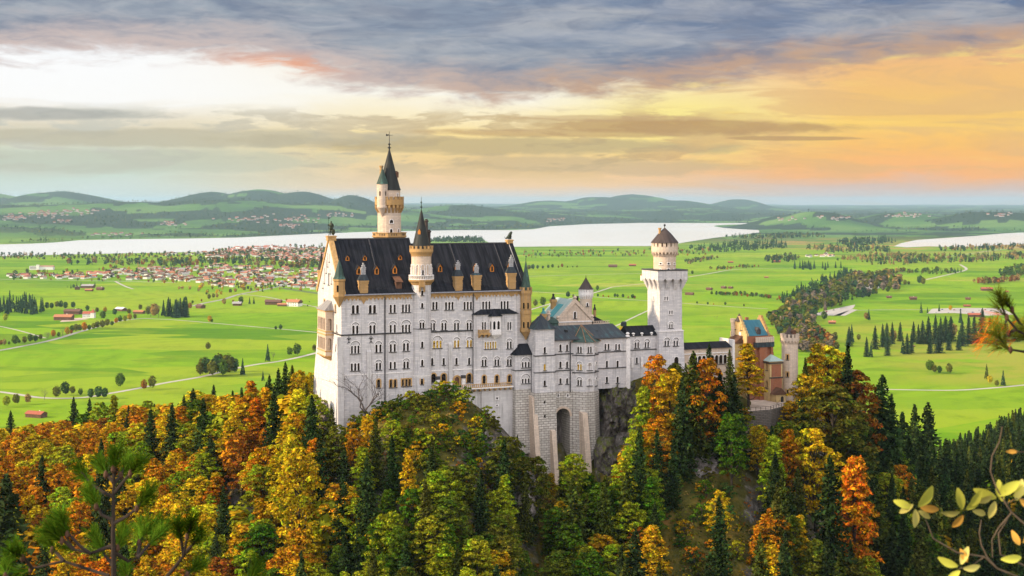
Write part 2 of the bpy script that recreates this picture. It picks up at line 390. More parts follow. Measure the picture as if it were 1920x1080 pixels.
M['darkcopper'] = seamed('dark brown copper cone', (0.035, 0.038, 0.034, 1), (0.022, 0.022, 0.022, 1), (0.012, 0.012, 0.012, 1), 0.45, (0.05, 0.09, 0.07, 1), 0.5, (0.55, 0.75))
M['palecopper'] = seamed('pale verdigris roof', (0.36, 0.44, 0.40, 1), (0.28, 0.38, 0.35, 1), (0.20, 0.28, 0.26, 1), 0.6, (0.16, 0.33, 0.33, 1), 0.6, (0.56, 0.72))
M['tealcopper'] = seamed('teal copper strip', (0.06, 0.25, 0.27, 1), (0.09, 0.32, 0.33, 1), (0.04, 0.16, 0.18, 1), 0.5)
M['bluecopper'] = seamed('blue green copper roof', (0.04, 0.135, 0.175, 1), (0.055, 0.17, 0.215, 1), (0.025, 0.10, 0.13, 1), 0.7)
M['greyroof'] = seamed('grey lead roof', (0.20, 0.19, 0.19, 1), (0.30, 0.29, 0.28, 1), (0.14, 0.13, 0.13, 1), 0.5)
M['brownroof'] = seamed('brown tiled cone', (0.055, 0.042, 0.038, 1), (0.085, 0.066, 0.06, 1), (0.03, 0.024, 0.022, 1), 0.5)
def glass():
    m, n, b = mat('dark window glass'); tc = n.new('ShaderNodeTexCoord').outputs['Object']
    n.put(b.inputs['Base Color'], n.mix(n.mapr(n.noise(tc, 1.3, 2), 0.45, 0.6), (0.006, 0.006, 0.008, 1), (0.02, 0.016, 0.012, 1)))
    b.inputs['Roughness'].default_value = 0.12; b.inputs['Specular IOR Level'].default_value = 0.35
    return m
M['glass'] = glass()
def litglass():
    m, n, b = mat('window glass with painted glow'); tc = n.new('ShaderNodeTexCoord').outputs['Object']
    nz = n.noise(n.scalev(tc, (2.2, 2.2, 4.0)), 1.0, 3, 0.6)
    c = n.ramp(nz, [(0.36, (0.02, 0.012, 0.004, 1)), (0.47, (0.45, 0.20, 0.01, 1)), (0.56, (0.95, 0.62, 0.06, 1)), (0.68, (0.6, 0.45, 0.05, 1))])
    n.put(b.inputs['Base Color'], (0.03, 0.02, 0.01, 1)); n.put(b.inputs['Emission Color'], c); b.inputs['Emission Strength'].default_value = 0.6  # emission in the panes stands in for golden sunset light on the glass
    b.inputs['Roughness'].default_value = 0.2
    return m
M['lit'] = litglass()
def leaf(name, trans=0.3, hue=0.035, val=(0.55, 1.5), patch=None):
    m = bpy.data.materials.new(name); m.use_nodes = True; n = NT(m.node_tree); n.n.clear()
    out = n.new('ShaderNodeOutputMaterial'); oi = n.new('ShaderNodeObjectInfo'); g = n.new('ShaderNodeNewGeometry')
    rnd = g.outputs['Random Per Island']; tc = n.new('ShaderNodeTexCoord').outputs['Object']
    col = oi.outputs['Color']
    nz = n.noise(n.scalev(tc, (1, 1, 1)), 0.34, 2, 0.5)
    if patch is not None: col = n.mix(n.mapr(nz, 0.50, 0.66, 0.0, 0.75), col, n.mix(1.0, col, patch, 'MULTIPLY'))
    n2 = n.noise(tc, 1.1, 2, 0.6); v2 = n.mapr(n2, 0.36, 0.64, 0.45, 1.35)
    hs = n.new('ShaderNodeHueSaturation')
    n.put(hs.inputs['Hue'], n.mapr(n.math('FRACT', n.math('MULTIPLY', rnd, 7.3)), 0, 1, 0.5 - hue, 0.5 + hue, False))
    n.put(hs.inputs['Value'], n.math('MULTIPLY', v2, n.mapr(rnd, 0, 1, val[0], val[1], False))); n.put(hs.inputs['Color'], col)
    d = n.new('ShaderNodeBsdfDiffuse'); tr = n.new('ShaderNodeBsdfTranslucent'); mx = n.new('ShaderNodeMixShader')
    n.put(d.inputs[0], hs.outputs[0]); n.put(tr.inputs[0], hs.outputs[0]); mx.inputs[0].default_value = trans
    n.l.new(d.outputs[0], mx.inputs[1]); n.l.new(tr.outputs[0], mx.inputs[2]); n.l.new(mx.outputs[0], out.inputs[0])
    return m
M['leaf'] = leaf('autumn leaves', 0.30, 0.035, (0.35, 2.05), (0.72, 1.25, 1.0, 1))
M['needle'] = leaf('spruce needles', 0.10, 0.03, (0.35, 1.7))
M['bark'] = plain('bark', (0.035, 0.026, 0.02), 0.95, 0.35, 1.5)
M['palebark'] = plain('bare branches', (0.10, 0.085, 0.08), 0.95, 0.3, 2.0)
M['road'] = plain('pale gravel road', (0.38, 0.355, 0.32), 0.95, 0.12, 0.02)
M['asphalt'] = plain('grey asphalt', (0.27, 0.26, 0.26), 0.95, 0.15, 0.05)
M['court'] = plain('pale courtyard paving', (0.50, 0.40, 0.32), 0.95, 0.15, 0.5)
M['wallwhite'] = plain('white render', (0.72, 0.69, 0.64), 0.9, 0.1, 0.3)
M['timber'] = plain('brown timber', (0.12, 0.06, 0.035), 0.9, 0.3, 0.6)
def tint(name, k=1.0):
    m, n, b = mat(name); oi = n.new('ShaderNodeObjectInfo'); tc = n.new('ShaderNodeTexCoord').outputs['Object']
    nz = n.noise(tc, 0.8, 3)
    n.put(b.inputs['Base Color'], n.mix(n.mapr(nz, 0.3, 0.7, 0.0, 0.5), oi.outputs['Color'], n.mix(1.0, oi.outputs['Color'], (0.6, 0.6, 0.6, 1), 'MULTIPLY')))
    return m
M['tint'] = tint('painted or tiled surface')
def rockmat():
    m, n, b = mat('dark weathered rock'); tc = n.new('ShaderNodeTexCoord').outputs['Object']
    x, y, z = n.sep(tc)
    nz = n.noise(n.comb(x, y, n.math('MULTIPLY', z, 0.45)), 0.45, 8, 0.68, 0.8)
    c = n.ramp(nz, [(0.30, (0.02, 0.017, 0.015, 1)), (0.46, (0.085, 0.07, 0.06, 1)), (0.58, (0.17, 0.145, 0.125, 1)), (0.72, (0.36, 0.32, 0.29, 1))])
    g = n.sep(n.new('ShaderNodeNewGeometry').outputs['Normal'])[2]
    moss = n.math('MULTIPLY', n.mapr(g, 0.45, 0.75), n.mapr(n.noise(tc, 0.6, 4), 0.35, 0.55))
    n.put(b.inputs['Base Color'], n.mix(moss, c, (0.09, 0.10, 0.015, 1)))
    bump(n, b, nz, 1.0, 1.2)
    return m
M['rock'] = rockmat()
def scree():
    m, n, b = mat('pale limestone rock'); tc = n.new('ShaderNodeTexCoord').outputs['Object']
    nz = n.noise(tc, 0.55, 8, 0.72, 1.0)
    n.put(b.inputs['Base Color'], n.ramp(nz, [(0.33, (0.05, 0.045, 0.04, 1)), (0.5, (0.24, 0.20, 0.18, 1)), (0.66, (0.52, 0.47, 0.43, 1))]))
    bump(n, b, nz, 1.0, 0.8)
    return m
M['scree'] = scree()
def ground():
    m, n, b = mat('countryside ground')
    tc = n.new('ShaderNodeTexCoord').outputs['Object']; x, y, z = n.sep(tc)
    at = n.new('ShaderNodeAttribute', attribute_name='zone'); zr, zg, zb = n.sep(at.outputs['Vector'])
    rot = n.new('ShaderNodeMapping'); n.put(rot.inputs[0], tc); rot.inputs[2].default_value = (0, 0, math.radians(24))
    rot.inputs[3].default_value = (1 / 330.0, 1 / 120.0, 0)
    wv = n.noise(n.scalev(tc, (0.0016, 0.0016, 0)), 1.0, 2)
    vo = n.new('ShaderNodeTexVoronoi', distance='CHEBYCHEV'); n.put(vo.inputs['Vector'], rot.outputs[0]); vo.inputs['Scale'].default_value = 1.0
    vo.inputs['Randomness'].default_value = 0.8
    rc = n.sep(vo.outputs['Color'])
    f1 = n.ramp(rc[0], [(0.0, (0.072, 0.185, 0.002, 1)), (0.22, (0.105, 0.24, 0.003, 1)), (0.42, (0.14, 0.285, 0.004, 1)), (0.62, (0.17, 0.305, 0.005, 1)), (0.80, (0.22, 0.31, 0.012, 1)), (0.95, (0.30, 0.32, 0.045, 1))], 'CONSTANT')
    rot2 = n.new('ShaderNodeMapping'); n.put(rot2.inputs[0], tc); rot2.inputs[2].default_value = (0, 0, math.radians(-14)); rot2.inputs[3].default_value = (1 / 900.0, 1 / 260.0, 0)
    vo2 = n.new('ShaderNodeTexVoronoi', distance='CHEBYCHEV'); n.put(vo2.inputs['Vector'], rot2.outputs[0]); vo2.inputs['Scale'].default_value = 1.0
    r2 = n.sep(vo2.outputs['Color'])
    f1 = n.mix(n.mapr(r2[1], 0.5, 0.9, 0.0, 0.5), f1, (0.21, 0.31, 0.016, 1))
    big = n.noise(tc, 0.0022, 4, 0.55)
    f1 = n.mix(n.mapr(big, 0.40, 0.66, 0.0, 0.6), f1, (0.195, 0.315, 0.006, 1))
    # mowing streaks and worn patches
    mow = n.noise(n.scalev(rot.outputs[0], (3.0, 24.0, 1)), 1.0, 5, 0.6)
    f1 = n.mix(n.mapr(mow, 0.50, 0.70, 0.0, 0.5), f1, (0.24, 0.30, 0.02, 1))
    f1 = n.mix(n.mapr(n.noise(n.scalev(tc, (.02, .012, 0)), 1.0, 6, 0.72), 0.48, 0.70, 0.0, 0.55), f1, (0.075, 0.155, 0.004, 1))
    # mowing lines, each plot in its own direction
    an = n.math('MULTIPLY', rc[2], 3.14); uu = n.math('ADD', n.math('MULTIPLY', x, n.math('COSINE', an)), n.math('MULTIPLY', y, n.math('SINE', an)))
    ln = n.math('SINE', n.math('ADD', n.math('MULTIPLY', uu, 0.16), n.math('MULTIPLY', n.noise(tc, 0.01, 2), 6.0)))
    f1 = n.mix(n.math('MULTIPLY', n.mapr(ln, -0.2, 0.9), n.mapr(rc[1], 0.2, 0.9, 0.05, 0.45)), f1, n.mix(1.0, f1, (0.72, 0.78, 0.7, 1), 'MULTIPLY'))
    f1 = n.mix(n.mapr(n.noise(tc, 0.006, 7, 0.7), 0.50, 0.62, 0.0, 0.30), f1, (0.25, 0.29, 0.02, 1))
    # rough pasture towards the right foothills
    past = n.math('MULTIPLY', zb, n.mapr(n.noise(tc, 0.012, 6, 0.68), 0.34, 0.58))
    f1 = n.mix(past, f1, (0.25, 0.265, 0.03, 1))
    # far country: cooler greens with distance haze put into the colour, woods and reed
    far = n.mapr(y, 4800, 8500)
    f2 = n.ramp(n.noise(tc, 0.0011, 6, 0.6), [(0.36, (0.045, 0.10, 0.04, 1)), (0.50, (0.07, 0.155, 0.04, 1)), (0.60, (0.11, 0.195, 0.055, 1))])
    f2 = n.mix(n.mapr(n.math('ADD', zg, n.math('MULTIPLY_ADD', n.noise(tc, 0.004, 6, 0.65), 1.5, -0.75)), 0.42, 0.58), f2, (0.028, 0.05, 0.03, 1))
    c = n.mix(far, f1, f2)
    reed = n.math('MULTIPLY', n.mapr(n.math('ABSOLUTE', n.math('SUBTRACT', y, 6300)), 1500, 300), n.math('MULTIPLY', n.mapr(x, 900, 1300), n.mapr(n.noise(tc, 0.0035, 4), 0.46, 0.56)))
    c = n.mix(n.math('MULTIPLY', reed, 0.7), c, (0.34, 0.20, 0.07, 1))
    # wooded castle hill: leaf litter, herbs and bare rock where it is steep
    lit_ = n.ramp(n.noise(tc, 0.12, 8, 0.7), [(0.32, (0.03, 0.028, 0.012, 1)), (0.48, (0.08, 0.075, 0.015, 1)), (0.58, (0.15, 0.11, 0.02, 1)), (0.70, (0.21, 0.11, 0.03, 1))])
    gn = n.sep(n.new('ShaderNodeNewGeometry').outputs['Normal'])[2]
    rk = n.ramp(n.noise(tc, 0.35, 8, 0.72, 0.8), [(0.33, (0.03, 0.026, 0.022, 1)), (0.55, (0.16, 0.14, 0.12, 1)), (0.7, (0.40, 0.36, 0.33, 1))])
    lit_ = n.mix(n.mapr(n.math('ADD', gn, n.math('MULTIPLY', n.noise(tc, 0.16, 5, 0.65), 0.5)), 1.02, 0.90), lit_, rk)
    c = n.mix(zr, c, lit_)
    n.put(b.inputs['Base Color'], c); b.inputs['Roughness'].default_value = 1.0; b.inputs['Specular IOR Level'].default_value = 0.05
    bump(n, b, n.math('MULTIPLY', n.noise(tc, 0.5, 6, 0.7), zr), 0.8, 1.0)
    return m
M['ground'] = ground()
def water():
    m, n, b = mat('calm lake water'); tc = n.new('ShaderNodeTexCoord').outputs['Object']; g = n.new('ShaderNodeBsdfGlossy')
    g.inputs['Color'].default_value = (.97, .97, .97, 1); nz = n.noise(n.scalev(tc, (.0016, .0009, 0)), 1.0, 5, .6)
    n.put(g.inputs['Roughness'], n.mapr(nz, .40, .62, .20, .26)); dd = n.new('ShaderNodeBsdfDiffuse'); dd.inputs[0].default_value = (.66, .68, .66, 1); mx = n.new('ShaderNodeMixShader'); mx.inputs[0].default_value = .45; n.l.new(g.outputs[0], mx.inputs[1]); n.l.new(dd.outputs[0], mx.inputs[2]); g = mx; out = [q for q in n.n if q.type == 'OUTPUT_MATERIAL'][0]; n.l.new(g.outputs[0], out.inputs[0])  # pale diffuse share stands in for the bright sky reflection on the lake
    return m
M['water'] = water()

# ------------------------------------------------------------------ terrain
def smooth(x, a, b):
    t = np.clip((x - a) / (b - a), 0, 1); return t * t * (3 - 2 * t)
# control points of the foreground hills: photo column, distance, ground height
CP = []
def cps(px, *pairs):
    for Y, Z in pairs: CP.append((((px - CX) / F) * Y, Y, Z))
for px in (-500, -200): cps(px, (180, 95), (300, 104), (420, 108), (560, 98), (750, 58), (1000, 16), (1250, -14))
cps(0, (180, 92), (300, 103), (400, 107), (480, 104), (620, 84), (800, 48), (1000, 14), (1250, -14))
cps(150, (300, 104), (380, 109), (500, 106), (650, 84), (820, 48))
cps(300, (180, 88), (300, 105), (360, 110), (500, 110), (650, 92), (820, 50), (1000, 14), (1250, -14))
cps(450, (290, 106), (350, 117), (420, 127), (500, 116), (650, 84), (820, 48))
cps(540, (300, 109), (340, 124), (380, 137), (430, 131), (520, 104), (650, 70))
cps(600, (180, 84), (290, 107), (320, 122), (345, 139), (372, 147), (400, 143), (470, 112), (650, 55), (900, 14), (1250, -14))
cps(680, (290, 110), (318, 128), (338, 143), (355, 147.5), (385, 149), (430, 130), (520, 90))
cps(760, (180, 84), (290, 113), (318, 132), (340, 146.5), (362, 149.5), (395, 150), (440, 128), (560, 70))
cps(860, (288, 114), (310, 128), (328, 141), (344, 149), (366, 150), (400, 150), (450, 126))
cps(940, (180, 82), (285, 104), (310, 119), (332, 132), (350, 143), (372, 148), (410, 150), (470, 115), (650, 50))
cps(1000, (290, 101), (312, 111), (332, 119), (350, 125), (362, 129), (385, 146))
cps(1070, (180, 80), (290, 100), (315, 111), (335, 119), (352, 124), (366, 128), (386, 146), (404, 150), (450, 128), (560, 60), (900, 8), (1250, -14))
cps(1160, (290, 101), (320, 114), (340, 123), (354, 128), (366, 132), (380, 149), (398, 153))
cps(1240, (180, 80), (290, 101), (320, 117), (340, 127), (358, 140), (374, 153), (395, 154), (440, 132))
cps(1320, (290, 103), (318, 119), (338, 129), (356, 136), (378, 147), (400, 148), (440, 128))
cps(1410, (180, 80), (290, 101), (318, 115), (345, 126), (366, 136.5), (380, 140), (402, 140.5), (440, 124), (560, 56), (900, 6), (1250, -14))
cps(1490, (290, 96), (320, 108), (350, 120), (380, 132), (402, 138), (430, 134), (480, 108))
cps(1560, (290, 90), (330, 102), (370, 117), (405, 131), (440, 132), (480, 112), (560, 66))
cps(1620, (180, 74), (300, 88), (350, 101), (400, 114), (430, 120), (470, 110), (540, 72), (700, 30), (900, 8), (1250, -14))
cps(1700, (300, 84), (340, 90), (400, 98), (440, 98), (520, 74), (640, 50))
cps(1800, (180, 74), (300, 84), (360, 88), (430, 88), (600, 66), (720, 50), (850, 30), (1000, 6), (1250, -14))
cps(1920, (300, 88), (430, 90), (600, 76), (760, 60), (880, 44), (1000, 16))
for px in (2100, 2400): cps(px, (180, 84), (300, 94), (430, 98), (600, 92), (800, 80), (960, 48), (1250, -14))
CPA = np.array(CP); _pts = CPA[:, :2] / 100.0
def _k(r2): return 0.5 * r2 * np.log(r2 + 1e-12)
_d2 = ((_pts[:, None] - _pts[None]) ** 2).sum(-1); _n = len(CP)
_A = np.zeros((_n + 3, _n + 3)); _A[:_n, :_n] = _k(_d2) + np.eye(_n) * 0.01
_A[:_n, _n] = 1; _A[:_n, _n + 1:] = _pts; _A[_n, :_n] = 1; _A[_n + 1:, :_n] = _pts.T
_w = np.linalg.solve(_A, np.concatenate([CPA[:, 2], np.zeros(3)]))
def tps(X, Y):
    q = np.stack([np.ravel(X), np.ravel(Y)], 1) / 100.0; out = np.empty(len(q))
    for i in range(0, len(q), 20000):
        d = ((q[i:i + 20000, None] - _pts[None]) ** 2).sum(-1)
        out[i:i + 20000] = _k(d) @ _w[:_n] + _w[_n] + q[i:i + 20000] @ _w[_n + 1:]
    return out.reshape(np.shape(X))
_rs = np.random.RandomState(3)
_lat = _rs.rand(64, 64)
def vnoise(x, y):
    xi = np.floor(x).astype(int); yi = np.floor(y).astype(int); fx = x - xi; fy = y - yi
    fx = fx * fx * (3 - 2 * fx); fy = fy * fy * (3 - 2 * fy)
    g = lambda a, b: _lat[a % 64, b % 64]
    return (g(xi, yi) * (1 - fx) + g(xi + 1, yi) * fx) * (1 - fy) + (g(xi, yi + 1) * (1 - fx) + g(xi + 1, yi + 1) * fx) * fy
def fbm(x, y, o=4):
    s = 0; a = 1.0; t = 0
    for k in range(o): s = s + a * vnoise(x * 2 ** k + 13 * k, y * 2 ** k + 7 * k); t += a; a *= 0.5
    return s / t - 0.5
SHORE = [(-900, 462), (-300, 460), (0, 458), (100, 455), (150, 450), (250, 448), (350, 447), (450, 445), (550, 440), (620, 437), (700, 434), (810, 432), (960, 431), (1030, 424), (1100, 420), (1200, 417.5), (1300, 418), (1400, 418), (1440, 425), (1520, 432), (1600, 436), (1920, 434), (2800, 434)]
HILLS = [  # column, distance, top row in the photo, half width (m), half depth (m)
    (110, 15500, 358.5, 560, 1300), (-40, 16000, 364, 500, 1300), (490, 14800, 356.5, 480, 1300), (400, 14500, 364.5, 420, 1200), (565, 14800, 361, 380, 1200), (660, 13500, 368.5, 260, 1000),
    (1190, 22500, 366, 700, 2200), (1120, 22000, 371.5, 700, 2000), (1040, 21500, 377, 700, 2000), (1270, 22000, 376, 600, 2000), (1385, 24500, 374, 420, 1800),
    (1530, 10200, 389, 330, 600), (1690, 11000, 391, 350, 600), (1470, 10500, 395, 250, 500), (1860, 10400, 390, 500, 700), (200, 11200, 382, 900, 900), (420, 11500, 379, 800, 900), (620, 11800, 382, 700, 900), (-100, 11000, 384, 700, 900), (860, 13500, 384, 500, 900)]
def height(X, Y):
    X = np.asarray(X, float); Y = np.asarray(Y, float); R = np.hypot(X, Y)
    fore = 1 - smooth(Y, 980, 1230)
    h = np.maximum(tps(np.clip(X, -420, 520), np.clip(Y, 150, 1250)), 0) * fore
    h = h + fore * (1 - smooth(np.abs(fbm(X / 9, Y / 9, 2)), 0.4, 0.5)) * fbm(X / 14.0, Y / 14.0, 4) * 5.0 * smooth(Y, 240, 300)
    yy = np.clip(Y, 100, None); px = CX + F * X / yy
    ys = CAMZ * F / (np.interp(px, [a for a, _ in SHORE], [b for _, b in SHORE]) - HY)
    amp = np.interp(px, [0, 620, 900, 1350, 1500, 1920], [115, 115, 80, 70, 34, 40])
    ris = smooth(Y, ys + 60, ys + 4200)
    h = h + ris * amp + smooth(Y, ys + 100, ys + 1500) * fbm(X / 900.0, Y / 1300.0, 4) * 60
    bump_ = 0 * h
    for (p, d, row, sx, sy) in HILLS:
        top = CAMZ - (row - HY) / F * d
        cx = (p - CX) / F * d
        b = amp * 0.9
        bump_ = np.maximum(bump_, np.maximum(top - b, 5) * np.exp(-np.abs((X - cx) / sx) ** 2.2 - ((Y - d) / sy) ** 2))
    h = h + bump_ * (1 + .25 * fbm(X / 400.0, Y / 700.0, 3))
    h = np.where(Y > 6000, np.maximum(h, 0), h)
    near = 1 - smooth(R, 15, 46)
    h = h * (1 - near) + 195.2 * near
    back = 1 - smooth(Y, 90, 190)
    h = h * (1 - back * (1 - near)) + (60 + 0 * h) * back * (1 - near)
    return h
def woods(X, Y):
    """how wooded the far country is, 0..1"""
    n = fbm(X / 420.0 + 5, Y / 560.0 + 3, 5)
    return smooth(n, -0.035 - 0.07 * smooth(Y, 8500, 14000), -0.005 - 0.07 * smooth(Y, 8500, 14000)) * smooth(Y, 5600, 7000)
def build_ground():
    ang = np.concatenate([np.linspace(-180, -26, 60)[:-1], np.linspace(-26, 26, 400), np.linspace(26, 180, 60)[1:-1]])
    rad = np.concatenate([[2.0, 6, 10, 14, 18, 24, 32, 44, 60, 85, 115, 150, 190, 225], np.arange(245, 470, 2.2), np.geomspace(474, 6200, 130), np.geomspace(6300, 54000, 130)])
    A, R = np.meshgrid(np.radians(ang), rad)
    X = R * np.sin(A); Y = R * np.cos(A); Z = height(X, Y)
    na, nr = len(ang), len(rad)
    vs = np.stack([X.ravel(), Y.ravel(), Z.ravel()], 1)
    i, j = np.meshgrid(np.arange(nr - 1), np.arange(na), indexing='ij')
    a = i * na + j; b_ = i * na + (j + 1) % na
    fs = np.stack([a, a + na, b_ + na, b_], -1).reshape(-1, 4)
    me = bpy.data.meshes.new('ground'); me.from_pydata(vs.tolist(), [], fs.tolist() + [tuple(range(na))])
    me.polygons.foreach_set('use_smooth', [True] * len(me.polygons))
    zone = np.zeros((len(vs), 3))
    zone[:, 0] = smooth(Z.ravel(), 6, 22) * (1 - smooth(Y.ravel(), 1000, 1200))
    zone[:, 1] = woods(X.ravel(), Y.ravel())
    zone[:, 2] = smooth(X.ravel(), 380, 560) * (1 - smooth(Y.ravel(), 2000, 2500)) * smooth(Y.ravel(), 1450, 1560)
    at = me.attributes.new('zone', 'FLOAT_VECTOR', 'POINT'); at.data.foreach_set('vector', zone.ravel())
    me.materials.append(M['ground']); me.update()
    o = bpy.data.objects.new('ground', me); COL.objects.link(o); tag(o, kind='structure')
build_ground()
def sheet(name, pts, m, lift, kind='structure'):
    """flat polygon on the plain, outline given by photo rows and columns on the ground"""
    mb = MB(); w_ = [G(*p) for p in pts]
    mb.add([(x, y, lift) for x, y in w_], [tuple(range(len(w_)))])
    me = mb.mesh(name, m)
    bm = bmesh.new(); bm.from_mesh(me); bmesh.ops.triangulate(bm, faces=bm.faces); bmesh.ops.recalc_face_normals(bm, faces=bm.faces)
    if sum(f.normal.z for f in bm.faces) < 0: bmesh.ops.reverse_faces(bm, faces=bm.faces)
    bm.to_mesh(me); bm.free()
    o = bpy.data.objects.new(name, me); COL.objects.link(o); tag(o, kind=kind); return o
lake = [(-700, 486), (0, 481), (100, 478), (200, 476), (300, 474), (400, 472), (500, 469), (560, 466), (640, 463), (800, 462), (960, 463), (1100, 461.5), (1220, 461.5), (1270, 457), (1300, 452), (1340, 446), (1385, 441), (1424, 436)]
lake += [(px, py) for px, py in reversed([(-700, 463), (0, 458.5), (60, 457), (100, 455), (150, 450.5), (250, 448.5), (350, 447.5), (450, 445.5), (550, 440.5), (620, 437.5), (700, 434.5), (810, 432.5), (870, 431.5), (960, 431.5), (1000, 430), (1030, 424.5), (1100, 420.5), (1200, 418), (1300, 418.3), (1400, 418.5), (1420, 421)])]
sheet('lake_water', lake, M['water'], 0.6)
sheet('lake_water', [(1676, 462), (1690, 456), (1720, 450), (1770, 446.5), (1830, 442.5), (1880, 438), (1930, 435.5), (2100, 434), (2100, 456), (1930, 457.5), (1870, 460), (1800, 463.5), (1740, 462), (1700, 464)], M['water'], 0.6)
def road(name, pts, width, m='road', lift=0.12):
    mb = MB(); p = [Vector((*G(*q), 0)) for q in pts]; fine = []
    for i in range(len(p) - 1):
        p0, p1, p2, p3 = p[max(i - 1, 0)], p[i], p[i + 1], p[min(i + 2, len(p) - 1)]
        for k in range(5):
            t = k / 5
            fine.append(0.5 * ((2 * p1) + (p2 - p0) * t + (2 * p0 - 5 * p1 + 4 * p2 - p3) * t * t + (3 * p1 - p0 - 3 * p2 + p3) * t ** 3))
    fine.append(p[-1]); vs = []; fs = []
    for i, q in enumerate(fine):
        d = (fine[min(i + 1, len(fine) - 1)] - fine[max(i - 1, 0)]).normalized(); nrm = Vector((-d.y, d.x, 0)) * width / 2
        vs += [(q.x - nrm.x, q.y - nrm.y, lift), (q.x + nrm.x, q.y + nrm.y, lift)]
        if i: fs.append((2 * i - 2, 2 * i, 2 * i + 1, 2 * i - 1))
    mb.add(vs, fs)
    o = bpy.data.objects.new(name, mb.mesh(name, M[m])); COL.objects.link(o); tag(o, kind='structure')
road('road', [(-60, 668), (0, 657), (40, 649.5), (100, 637), (160, 619), (220, 603), (262, 597.5), (285, 597.5)], 8, 'asphalt')
road('farm_track', [(285, 597.8), (330, 600), (400, 606), (480, 613), (560, 620), (640, 628)], 5)
road('road', [(360, 574), (385, 568), (420, 561), (445, 553), (480, 546), (520, 538), (548, 532), (600, 526)], 9, 'asphalt')
road('road', [(-40, 732), (0, 735), (30, 739), (80, 746), (150, 746), (210, 737), (260, 728), (310, 718), (380, 706), (436, 692), (480, 683.5), (520, 678), (560, 670), (600, 660)], 7)
road('road', [(-60, 522), (0, 523.5), (200, 527), (330, 530)], 9)
road('farm_track', [(215, 527), (235, 537), (250, 542)], 6)
road('farm_track', [(-30, 608), (0, 612), (40, 621), (85, 634)], 4)
road('farm_track', [(450, 551.5), (500, 557), (560, 569), (600, 577)], 5)
road('road', [(960, 519), (992, 518), (1100, 515), (1210, 512.5), (1300, 510)], 7)
road('farm_track', [(980, 546.5), (1010, 547.5), (1061, 551.5), (1090, 553)], 5)
road('road', [(1090, 555), (1111, 550), (1135, 542.5), (1154, 537.5), (1211, 531.5), (1250, 526)], 6)
road('road', [(960, 590), (997, 580), (1029, 570.5), (1061, 562), (1090, 556), (1112, 556.7), (1218, 564.4), (1285, 569), (1340, 573), (1400, 577), (1440, 579)], 6)
road('farm_track', [(1120, 625), (1152, 612.5), (1190, 594), (1218, 581), (1240, 571)], 4)
road('road', [(1270, 522), (1287, 520), (1330, 513), (1373, 505.8), (1430, 503.5), (1487, 502.5)], 7)
road('road', [(1600, 582), (1660, 581), (1720, 580.8), (1760, 580.5)], 8, 'asphalt')
road('road', [(1733, 525), (1760, 519), (1790, 512), (1812, 505), (1800, 496)], 8)
road('road', [(1655, 730), (1700, 731), (1789, 731.8), (1855, 728), (1925, 721.5), (2000, 713)], 6)
road('farm_track', [(1770, 482), (1830, 474), (1890, 466), (1925, 462)], 8)
for pts in ([(1515, 591), (1560, 580), (1604, 571), (1600, 578), (1575, 592)], [(1562, 592), (1598, 580), (1608, 581), (1585, 592)]):
    sheet('gravel_car_park', pts, M['road'], 0.2)
sheet('gravel_car_park', [(1738, 588), (1748, 579), (1800, 577.5), (1880, 578), (1900, 590), (1850, 592), (1790, 587)], M['road'], 0.2)
sheet('riding_yard', [(112, 604), (118, 599), (150, 596), (168, 598), (140, 602)], M['court'], 0.2)
sheet('gravel_bank', [(1605, 536), (1640, 531), (1658, 537), (1640, 543), (1612, 541)], M['road'], 0.2)
sheet('grass_spit', [(786, 464), (796, 456), (812, 449.5), (860, 448), (906, 449.5), (918, 456), (960, 464)], plain('spit meadow', (.12, .22, .03), 1, .3, .004), 1.0)
sheet('ploughed_strip', [(524, 541), (532, 539.5), (600, 549), (600, 552.5)], plain('dark ploughed earth', (0.10, 0.15, 0.04), 1, 0.2, 0.01), 0.15)

# ------------------------------------------------------------------ windows
_wc = {}
def arch_pts(cx, w_, h, z0=0.0, n=8, flat=False):
    r = w_ / 2
    if flat: return [(cx - r, z0), (cx + r, z0), (cx + r, z0 + h), (cx - r, z0 + h)]
    return [(cx - r, z0), (cx + r, z0)] + [(cx + r * math.cos(math.pi * k / n), z0 + h - r + r * math.sin(math.pi * k / n)) for k in range(n + 1)]
def ring(mb, cx, r0, r1, zs, zlow, y0, y1, mi=0, n=8):
    """arch moulding with legs: inner/outer radius, springing height, leg foot"""
    def line(r): return [(cx + r, zlow)] + [(cx + r * math.cos(math.pi * k / n), zs + r * math.sin(math.pi * k / n)) for k in range(n + 1)] + [(cx - r, zlow)]
    A, B = line(r0), line(r1)
    for i in range(len(A) - 1):
        a, b, c, d = A[i], A[i + 1], B[i + 1], B[i]
        mb.add([(p[0], y, p[1]) for y in (y0, y1) for p in (a, b, c, d)], [(0, 1, 2, 3), (0, 4, 5, 1), (3, 2, 6, 7)], mi)
